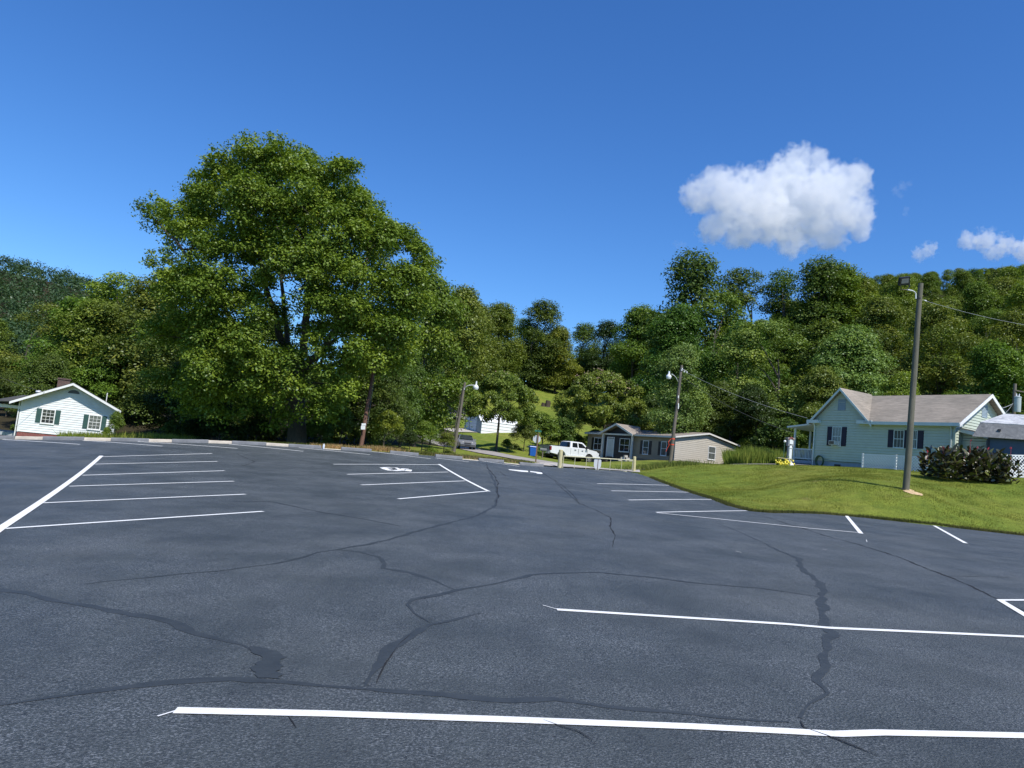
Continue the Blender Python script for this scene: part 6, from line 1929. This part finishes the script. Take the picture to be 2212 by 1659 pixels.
# ------------------------------------------------------------------ clouds: real volumes high above the ridge
def cloud(name, blobs, Y, dens, label, seed, mean_step=None, depth=.75, thr=.42, nscale=1.0):
    """blobs: picture centre and radius (px); the body is a smooth union of balls eaten away by noise"""
    k_ = Y / FPX
    rs = np.random.RandomState(seed)
    cs = []
    for px, py, r_ in blobs:
        q = at(px, py, Y + rs.uniform(-.35, .35) * r_ * k_)
        cs.append((q.x, q.y, q.z, r_ * k_))
    cs = np.array(cs); c0 = cs[:, :3].mean(0)
    mb = MB()
    for x, y, z, r_ in cs: mb.ball((x - c0[0], y - c0[1], z - c0[2]), r_ * 1.5, 16, 10, (1, depth, 1))
    o = mb.build(name, None, None); o.location = c0
    md_ = o.modifiers.new('merge', 'REMESH'); md_.mode = 'VOXEL'; md_.voxel_size = cs[:, 3].mean() * .16
    m = bpy.data.materials.new(name + '_vapour'); m.use_nodes = True; t = m.node_tree; t.nodes.clear()
    co = t.nodes.new('ShaderNodeTexCoord').outputs['Object']
    # warp
    nz = t.nodes.new('ShaderNodeTexNoise'); nz.inputs['Scale'].default_value = nscale * 3.4 / (cs[:, 3].mean() * 2); nz.inputs['Detail'].default_value = 7; nz.inputs['Roughness'].default_value = .62
    t.links.new(co, nz.inputs['Vector'])
    field = None
    for x, y, z, r_ in cs:
        sub = t.nodes.new('ShaderNodeVectorMath'); sub.operation = 'SUBTRACT'; t.links.new(co, sub.inputs[0]); sub.inputs[1].default_value = (x - c0[0], y - c0[1], z - c0[2])
        sc_ = t.nodes.new('ShaderNodeVectorMath'); sc_.operation = 'MULTIPLY'; t.links.new(sub.outputs[0], sc_.inputs[0]); sc_.inputs[1].default_value = (1 / r_, 1 / (r_ * depth), 1 / r_)
        ln = t.nodes.new('ShaderNodeVectorMath'); ln.operation = 'LENGTH'; t.links.new(sc_.outputs[0], ln.inputs[0])
        v = math_n(t, 'SUBTRACT', 1.5, ln.outputs['Value'])
        field = v if field is None else math_n(t, 'SMOOTH_MAX', field, v)
        if field is not v: field.node.inputs[2].default_value = .25
    n_ = math_n(t, 'MULTIPLY', math_n(t, 'SUBTRACT', nz.outputs['Fac'], .5), 2.7)
    f_ = math_n(t, 'ADD', field, n_)
    d_ = math_n(t, 'MULTIPLY', math_n(t, 'SUBTRACT', f_, thr), 3.2, True)
    d_ = math_n(t, 'MULTIPLY', math_n(t, 'POWER', d_, 1.4), dens)
    pv = t.nodes.new('ShaderNodeVolumePrincipled'); pv.inputs['Color'].default_value = (.995, .995, .995, 1); pv.inputs['Anisotropy'].default_value = .25
    t.links.new(d_, pv.inputs['Density'])
    out = t.nodes.new('ShaderNodeOutputMaterial'); t.links.new(pv.outputs[0], out.inputs['Volume'])
    o.data.materials.append(m)
    tag(o, label, 'cloud')
    return o
cloud('cloud', [(1515, 425, 38), (1545, 390, 30), (1575, 420, 52), (1640, 425, 58), (1700, 400, 58), (1725, 350, 36), (1770, 345, 26), (1770, 420, 62), (1835, 400, 42), (1858, 375, 26), (1840, 460, 44), (1770, 480, 50), (1700, 470, 56), (1620, 480, 50),
                (1545, 490, 36), (1600, 455, 50), (1660, 460, 55), (1735, 445, 60), (1800, 440, 55), (1590, 510, 30), (1710, 520, 34), (1860, 495, 24), (1800, 505, 34)], 1500, .032, 'large white cumulus cloud above the wood right of the middle', 3, thr=.30)
cloud('cloud', [(1985, 550, 18), (2005, 540, 20), (2020, 530, 10)], 1700, .03, 'small wispy white cloud just right of the tall lamp pole top', 4, thr=.55)
cloud('cloud', [(2090, 520, 22), (2130, 520, 28), (2170, 530, 26), (2215, 540, 30), (2260, 545, 34), (2145, 545, 20)], 1700, .035, 'white cloud low over the ridge at the right picture edge', 5, thr=.5)
cloud('cloud', [(1936, 412, 12), (1950, 402, 13), (1945, 422, 9), (1958, 452, 9), (1955, 462, 8), (1965, 398, 9)], 1600, .008, 'thin torn wisp of cloud to the right of the large cumulus', 6, thr=.6)
cloud('cloud', [(1462, 528, 12), (1474, 530, 12)], 1600, .005, 'faint wisp left below the large cumulus', 7, thr=.6)
scene.cycles.volume_max_steps = 256

# ------------------------------------------------------------------ canna bed
def blade_set(rs, base, top, w, n_seg, bend):
    """one long leaf: strip along a bent midrib"""
    a = np.array(base, float); c = np.array(top, float)
    d = c - a; L = np.linalg.norm(d)
    side = np.cross(d, [0, 0, 1]); side /= np.linalg.norm(side) + 1e-9
    th = rs.uniform(0, 6.28); dn = d / L
    s2 = side * math.cos(th) + np.cross(dn, side) * math.sin(th)
    out = []
    for i in range(n_seg + 1):
        t_ = i / n_seg
        p = a + d * t_ + np.array([0, 0, -1]) * bend * L * t_ ** 2.2
        ww = w * math.sin(math.pi * min(1, .12 + t_ * .88)) ** .8
        out.append((p - s2 * ww, p + s2 * ww))
    return out
def canna_bed():
    rs = np.random.RandomState(77)
    base = at(2092, 1031, 43.2); base.z = tz(base.x, base.y)
    root_ = empty('canna_bed', base, 0, 'large clump of dark maroon-green canna plants with red flowers before the shed', 'plant')
    V_, F_, T_ = [], [], []
    W_, D_, H_ = 2.3, 1.0, 2.1
    tops = []
    for k in range(190):
        x = rs.uniform(-W_, W_) * .9; y = rs.uniform(-D_, D_)
        hgt = H_ * (1 - .22 * (abs(x) / W_) ** 2.5) * rs.uniform(.75, 1.06)
        ex, ey = x * 1.10, y * 1.1
        if rs.rand() < .35: tops.append((ex, ey, hgt))
        for j in range(9):
            z_ = hgt * (.06 + .8 * j / 9) * rs.uniform(.9, 1.1)
            f_ = z_ / hgt
            b_ = (x + (ex - x) * f_, y + (ey - y) * f_, z_)
            an = rs.uniform(0, 6.28); ln = rs.uniform(.38, .62); up = rs.uniform(.35, 1.2) * (.5 + .6 * f_)
            tp = (b_[0] + math.cos(an) * ln * .62, b_[1] + math.sin(an) * ln * .62, min(H_ * 1.02, b_[2] + ln * up))
            o0 = len(V_); st = blade_set(rs, b_, tp, rs.uniform(.055, .095), 4, rs.uniform(.05, .35))
            tt = np.clip(rs.normal(.42, .24), 0, 1)
            for l_, r_ in st: V_ += [l_, r_]; T_ += [tt, tt]
            for i in range(4): F_.append((o0 + 2 * i, o0 + 2 * i + 1, o0 + 2 * i + 3, o0 + 2 * i + 2))
    m, t, b = nt('canna_leaf')
    ta = t.nodes.new('ShaderNodeAttribute'); ta.attribute_name = 'tint'
    t.links.new(ramp(t, ta.outputs['Fac'], [(0, (.020, .012, .010)), (.4, (.045, .040, .014)), (.7, (.075, .085, .016)), (1, (.15, .17, .02))]), b.inputs['Base Color'])
    b.inputs['Roughness'].default_value = .34; b.inputs['Specular IOR Level'].default_value = .7
    me_ = np_mesh('foliage', np.array(V_), np.array(F_), m, {'tint': np.array(T_)})
    o = bpy.data.objects.new('foliage', me_); COL.objects.link(o); o.parent = root_
    mr = mat('canna_flower', (.42, .035, .045), .5, .3, 9, 0)
    for i in rs.permutation(len(tops))[:11]:
        x, y, h_ = tops[i]; mb = MB()
        mb.tube([(x, y, h_ * .7), (x, y, h_ + .05)], .008, 5)
        for j in range(5):
            a_ = rs.uniform(0, 6.28); zz_ = h_ + rs.uniform(-.08, .08)
            mb.add([(x, y, zz_), (x + .07 * math.cos(a_), y + .07 * math.sin(a_), zz_ + .03), (x + .05 * math.cos(a_ + .5), y + .05 * math.sin(a_ + .5), zz_ + .13)], [(0, 1, 2)])
        mb.build('flower', mr, root_, fix=False)
canna_bed()

# ------------------------------------------------------------------ grass, weeds, dry tufts
m, t, b = nt('grass_blade')
oi = t.nodes.new('ShaderNodeObjectInfo'); ta = t.nodes.new('ShaderNodeAttribute'); ta.attribute_name = 'tint'
c = mixc(t, 1.0, oi.outputs['Color'], ramp(t, ta.outputs['Fac'], [(0, (.5, .6, .5)), (.5, (1, 1, 1)), (1, (1.9, 1.45, 1.7))]), 'MULTIPLY')
t.nodes.remove(b)
df = t.nodes.new('ShaderNodeBsdfDiffuse'); tr_ = t.nodes.new('ShaderNodeBsdfTranslucent'); mx = t.nodes.new('ShaderNodeMixShader'); mx.inputs[0].default_value = .3
t.links.new(c, df.inputs[0]); t.links.new(c, tr_.inputs[0]); t.links.new(df.outputs[0], mx.inputs[1]); t.links.new(tr_.outputs[0], mx.inputs[2]); t.links.new(mx.outputs[0], t.nodes['Material Output'].inputs['Surface'])
M_GRS = m
def blades(name, X, Y, Z, h, w, color, seed, label, cat='grass', lean=.45):
    rs = np.random.RandomState(seed); n = len(X)
    h = h * rs.uniform(.5, 1.3, n); an = rs.uniform(0, 6.283, n); ln = h * lean * np.abs(rs.normal(0, 1, n)); a2 = rs.uniform(0, 6.283, n)
    ww = w * rs.uniform(.6, 1.3, n)
    p0 = np.stack([X - ww * np.cos(an), Y - ww * np.sin(an), Z - .02], 1); p1 = np.stack([X + ww * np.cos(an), Y + ww * np.sin(an), Z - .02], 1)
    p2 = np.stack([X + ln * np.cos(a2), Y + ln * np.sin(a2), Z + h], 1)
    V_ = np.stack([p0, p1, p2], 1).reshape(-1, 3)
    ptch = .16 * np.sin(X * .9 + 1.3 * np.sin(Y * .55)) * np.sin(Y * .8 + X * .25) + .16 * np.exp(-((X - 19.2) ** 2 + (Y - 35) ** 2) / 5.0)
    T_ = np.repeat(np.clip(rs.normal(.45, .2, n) + ptch, 0, 1), 3)
    o = bpy.data.objects.new(name, np_mesh(name, V_, np.arange(n * 3).reshape(-1, 3), M_GRS, {'tint': T_})); COL.objects.link(o); o.color = color
    return tag(o, label, cat, None, 'stuff')
rs = np.random.RandomState(8)
X = rs.uniform(8.5, 36, 330000); Y = rs.uniform(22, 56, 330000)
k = ~inside(LOT, X, Y) & (Y > 27.5 - (X - 9) * .2) & (X / Y < .75) & (rs.rand(len(X)) < np.clip(1.5 - (Y - 27) / 30, .35, 1))
X, Y = X[k], Y[k]
blades('lawn_grass', X, Y, terrain(X, Y), .042, .012, (.200, .225, .042, 1), 1, 'short mown grass covering the bank at the right')
# longer ragged fringe where the lawn meets the asphalt
edge = densify([(9.0, 47), (9.1, 42), (9.1, 37.7), (9.3, 34), (9.1, 30.5), (9.3, 28.7), (10.0, 28.9), (11.6, 30.6), (13.3, 32.0), (15.3, 32.6), (18.2, 32.2), (21.1, 31.0), (26, 28.6), (34, 24)], .02, False)
E_ = np.array(edge); E_ = np.repeat(E_, 12, 0) + rs.normal(0, .09, (len(edge) * 12, 2)) + [.05, .12]
blades('edge_grass', E_[:, 0], E_[:, 1], np.maximum(terrain(E_[:, 0], E_[:, 1]), lot_z(E_[:, 0], E_[:, 1])), .09, .012, (.095, .105, .035, 1), 2, 'darker ragged grass fringe along the asphalt edge')
# grass strip and rough growth behind the wheel stops
cb = densify([(-30, 29.6), (-20.6, 34.8), (-15.2, 37.5), (-10, 39.6), (-5.3, 41.9), (-0.6, 43.5), (1.8, 44.4)], .02, False)
C2 = np.array(cb); n_ = len(C2)
C2 = np.repeat(C2, 14, 0); off = np.abs(rs.normal(0, .8, len(C2))) + .12
C2 = C2 + np.stack([-.42 * off, .9 * off], 1) + rs.normal(0, .1, C2.shape)
blades('rough_grass', C2[:, 0], C2[:, 1], terrain(C2[:, 0], C2[:, 1]), np.where(C2[:, 0] < -13, .07, .16), .018, (.105, .125, .032, 1), 3, 'rough green grass behind the row of wheel stops')
def tuft_px(px, py, Y_, n, sp, h, color, seed, label, w=.014, name='dry_grass'):
    q = at(px, py, Y_); r_ = np.random.RandomState(seed)
    x = q.x + r_.normal(0, sp[0], n); y = q.y + r_.normal(0, sp[1], n)
    return blades(name, x, y, np.maximum(terrain(x, y), -9), h, w, color, seed, label, lean=.6)
DRY = (.42, .31, .13, 1)
p_ = lambda x, y: on_lot(*Z2(x, y))
for i, (x, y, n, sp, h, l) in enumerate([(1380, 1012, 900, (.55, .15), .22, 'dry straw-coloured grass just right of the small white bottle'), (1780, 1030, 600, (.5, .15), .16, 'dry grass at the right foot of the brown pole'), (1925, 1045, 1500, (.55, .14), .26, 'straw-coloured dry grass tuft between two wheel stops right of the brown pole')]):
    q = p_(x, y); r_ = np.random.RandomState(40 + i); xx = q[0] + r_.normal(0, sp[0], n); yy = q[1] + .35 + r_.normal(0, sp[1], n) + (xx - q[0]) * .5
    blades('dry_grass', xx, yy, terrain(xx, yy), h, .014, DRY, 50 + i, l, lean=.5)
for i, (x, y, n, sp, l) in enumerate([(700, 1128, 1600, (.9, .5), 'dry yellowish grass at the foot of the street lamp pole'), (1150, 1172, 900, (.8, .25), 'dry grass behind the edging near the gate')]):
    q = on_lot(*Z3(x, y)); r_ = np.random.RandomState(60 + i); xx = q[0] + r_.normal(0, sp[0], n); yy = q[1] + .9 + r_.normal(0, sp[1], n) + (xx - q[0]) * .4
    blades('dry_grass', xx, yy, terrain(xx, yy), .16, .014, (.34, .27, .13, 1), 70 + i, l, lean=.7)
# tall weeds between the tan home and the mint house
X = rs.uniform(19.5, 31, 60000); Y = rs.uniform(63, 84, 60000); k = (X / Y > .285) & (X / Y < .40) ; X, Y = X[k], Y[k]
blades('tall_weeds', X, Y, terrain(X, Y), 1.0 + .5 * np.sin(X * 1.3) * np.sin(Y * .8), .045, (.20, .26, .050, 1), 9, 'tall green weeds filling the gap between the tan home and the mint house', 'weeds', lean=.25)
# weeds by the utility pole foot and along the white house
q = at(1425, 1008, 56); r_ = np.random.RandomState(12); xx = q.x + r_.normal(0, 1.3, 5000); yy = q.y + r_.normal(0, .8, 5000)
blades('weed_tuft', xx, yy, terrain(xx, yy), .42, .02, (.150, .195, .045, 1), 13, 'tuft of long grass on the bank by the right gate post', 'weeds', lean=.5)
xx = rs.uniform(-33, -17, 9000); yy = 30 + (xx + 33) * .42 + 9 + rs.uniform(0, 12, 9000); k = ~inside(LOT, xx, yy); xx, yy = xx[k], yy[k]
blades('weed_strip', xx, yy, terrain(xx, yy), .14, .022, (.160, .190, .050, 1), 14, 'loose weeds in front of the white house behind the wheel stops', 'weeds', lean=.4)
xx = rs.uniform(-33, -20, 16000); yy = rs.uniform(44, 61, 16000); k = (xx / yy > -.575) & (xx / yy < -.40); xx, yy = xx[k], yy[k]
blades('tall_grass', xx, yy, terrain(xx, yy), .5, .025, (.200, .250, .045, 1), 15, 'tall bright grass right of the white house before the thicket', 'grass', lean=.35)
# bare sandy patch at the pole foot
mb = MB()
for (px, py, rx, ry) in ((1975, 1061, .42, .30), (1962, 1056, .30, .22)):
    q = at(px, py, 35.6 if px > 1970 else 36); k = 14
    ring = [(q.x + rx * (1 + .2 * math.sin(3 * a)) * math.cos(a), q.y + ry * (1 + .25 * math.cos(2 * a)) * math.sin(a)) for a in np.linspace(0, 2 * math.pi, k, endpoint=False)]
    o0 = [(x, y, tz(x, y) + .012) for x, y in ring] + [(q.x, q.y, tz(q.x, q.y) + .05)]
    mb.add(o0, [(i, (i + 1) % k, k) for i in range(k)])
o = mb.build('sandy_patch', mat('pale_sand', (.50, .36, .20), .95, .2, 9, .4), ground, fix=False)

# ------------------------------------------------------------------ small garden things by the porch of the mint house
Zh = lambda x, y: ((3000 + x / 7.373) / 1.82278, (1700 + y / 7.373) / 1.82278)
def foot(px, Y_):
    q = at(px, 1010, Y_); return Vector((q.x, q.y, tz(q.x, q.y)))
def hgt(py, px, Y_, f): return at(px, py, Y_).z - f.z
px_, _ = Zh(790, 900); f = foot(px_, 55); e = empty('birdhouse_post', f, 0, 'white post with a small red and white birdhouse left of the mint house porch', 'post')
ht = hgt(Zh(0, 395)[1], px_, 55, f)
mb = MB(); mb.box(-.09, .09, -.09, .09, -.3, ht * .86); mb.box(-.12, .12, -.12, .12, ht * .861, ht * .90); mb.box(-.075, .075, -.075, .075, ht * .901, ht); mb.build('post', M_WTRIM, e)
mb = MB(); mb.box(-.12, .14, -.1, .1, ht + .1, ht + .42); mb.build('birdhouse', M_WTRIM, e)
mb = MB(); roof_slab(mb, [(-.15, -.14, ht + .42), (.01, -.14, ht + .62), (.01, .14, ht + .62), (-.15, .14, ht + .42)], .03); roof_slab(mb, [(.01, -.14, ht + .62), (.18, -.14, ht + .42), (.18, .14, ht + .42), (.01, .14, ht + .62)], .03); mb.build('roof', mat('faded_red', (.42, .12, .10), .6), e)
mb = MB(); mb.tube([(0, 0, ht), (0, 0, ht + .11)], .03, 6); mb.build('stem', M_BLACK, e)
px_, _ = Zh(770, 700); f = foot(px_, 58); e = empty('grey_pillar', f, 0, 'grey square pillar with a flat cap behind the white post', 'pillar'); ht = hgt(Zh(0, 165)[1], px_, 58, f)
mb = MB(); mb.box(-.15, .15, -.14, .14, -.4, ht - .65); mb.box(-.22, .22, -.2, .2, ht - .649, ht - .12); mb.build('pillar', mat('pillar_grey', (.22, .23, .25), .8), e); mb = MB(); mb.box(-.27, .27, -.24, .24, ht - .119, ht); mb.build('cap', mat('pillar_cap', (.30, .28, .27), .8), e)
px_, _ = Zh(615, 700); f = foot(px_, 55); e = empty('garden_lamp', f, 0, 'thin green rod with a small white globe left of the grey pillar', 'garden lamp'); ht = hgt(Zh(0, 275)[1], px_, 55, f)
mb = MB(); mb.tube([(-.04, 0, -.3), (0, 0, ht)], .025, 6); mb.build('rod', mat('green_rod', (.05, .12, .07), .5), e); mb = MB(); mb.ball((0, 0, ht), .095, 12, 8); mb.build('globe', M_WTRIM, e, True)
px_, _ = Zh(650, 900); f = foot(px_, 54.5); e = empty('flower_stand', f, 0, 'small stand of yellow flowers at the foot of the thin green rod', 'flowers'); ht = hgt(Zh(0, 765)[1], px_, 54.5, f)
mb = MB(); mb.box(-.55, .45, -.2, .2, ht - .04, ht); mb.tube([(-.4, 0, -.3), (-.4, 0, ht - .04)], .02, 5); mb.tube([(.35, 0, -.3), (.35, 0, ht - .04)], .02, 5); mb.build('shelf', M_YEL, e)
r_ = np.random.RandomState(4); mb = MB()
for i in range(60):
    mb.ball((r_.normal(-.05, .28), r_.normal(-.1, .1), ht - .35 + r_.normal(0, .13)), .07, 6, 4)
mb.build('blossoms', mat('yellow_petals', (.80, .68, .06), .6, .2, 9, 0), e)
mb = MB()
for i in range(70):
    x, y, z = r_.normal(-.05, .3), r_.normal(0, .12), ht - .5 + r_.normal(0, .2); a_ = r_.uniform(0, 6.28)
    mb.add([(x, y, z), (x + .12 * math.cos(a_), y, z + .1), (x + .04, y + .1, z + .12)], [(0, 1, 2)])
mb.build('leaves', mat('plant_leaves', (.05, .09, .02), .7), e, fix=False)
px_, _ = Zh(835, 960); f = foot(px_, 54.5); e = empty('garden_figure', f, 0, 'small white garden ornament beside the white post', 'garden ornament')
mb = MB(); hh_ = hgt(Zh(0, 870)[1], px_, 54.5, f); mb.lathe([(0, -.2), (.18, -.2), (.2, 0), (.16, hh_ * .5), (.10, hh_ * .72), (.05, hh_ * .8), (.08, hh_ * .9), (.05, hh_), (0, hh_)], 12); mb.build('figure', M_WTRIM, e, True)
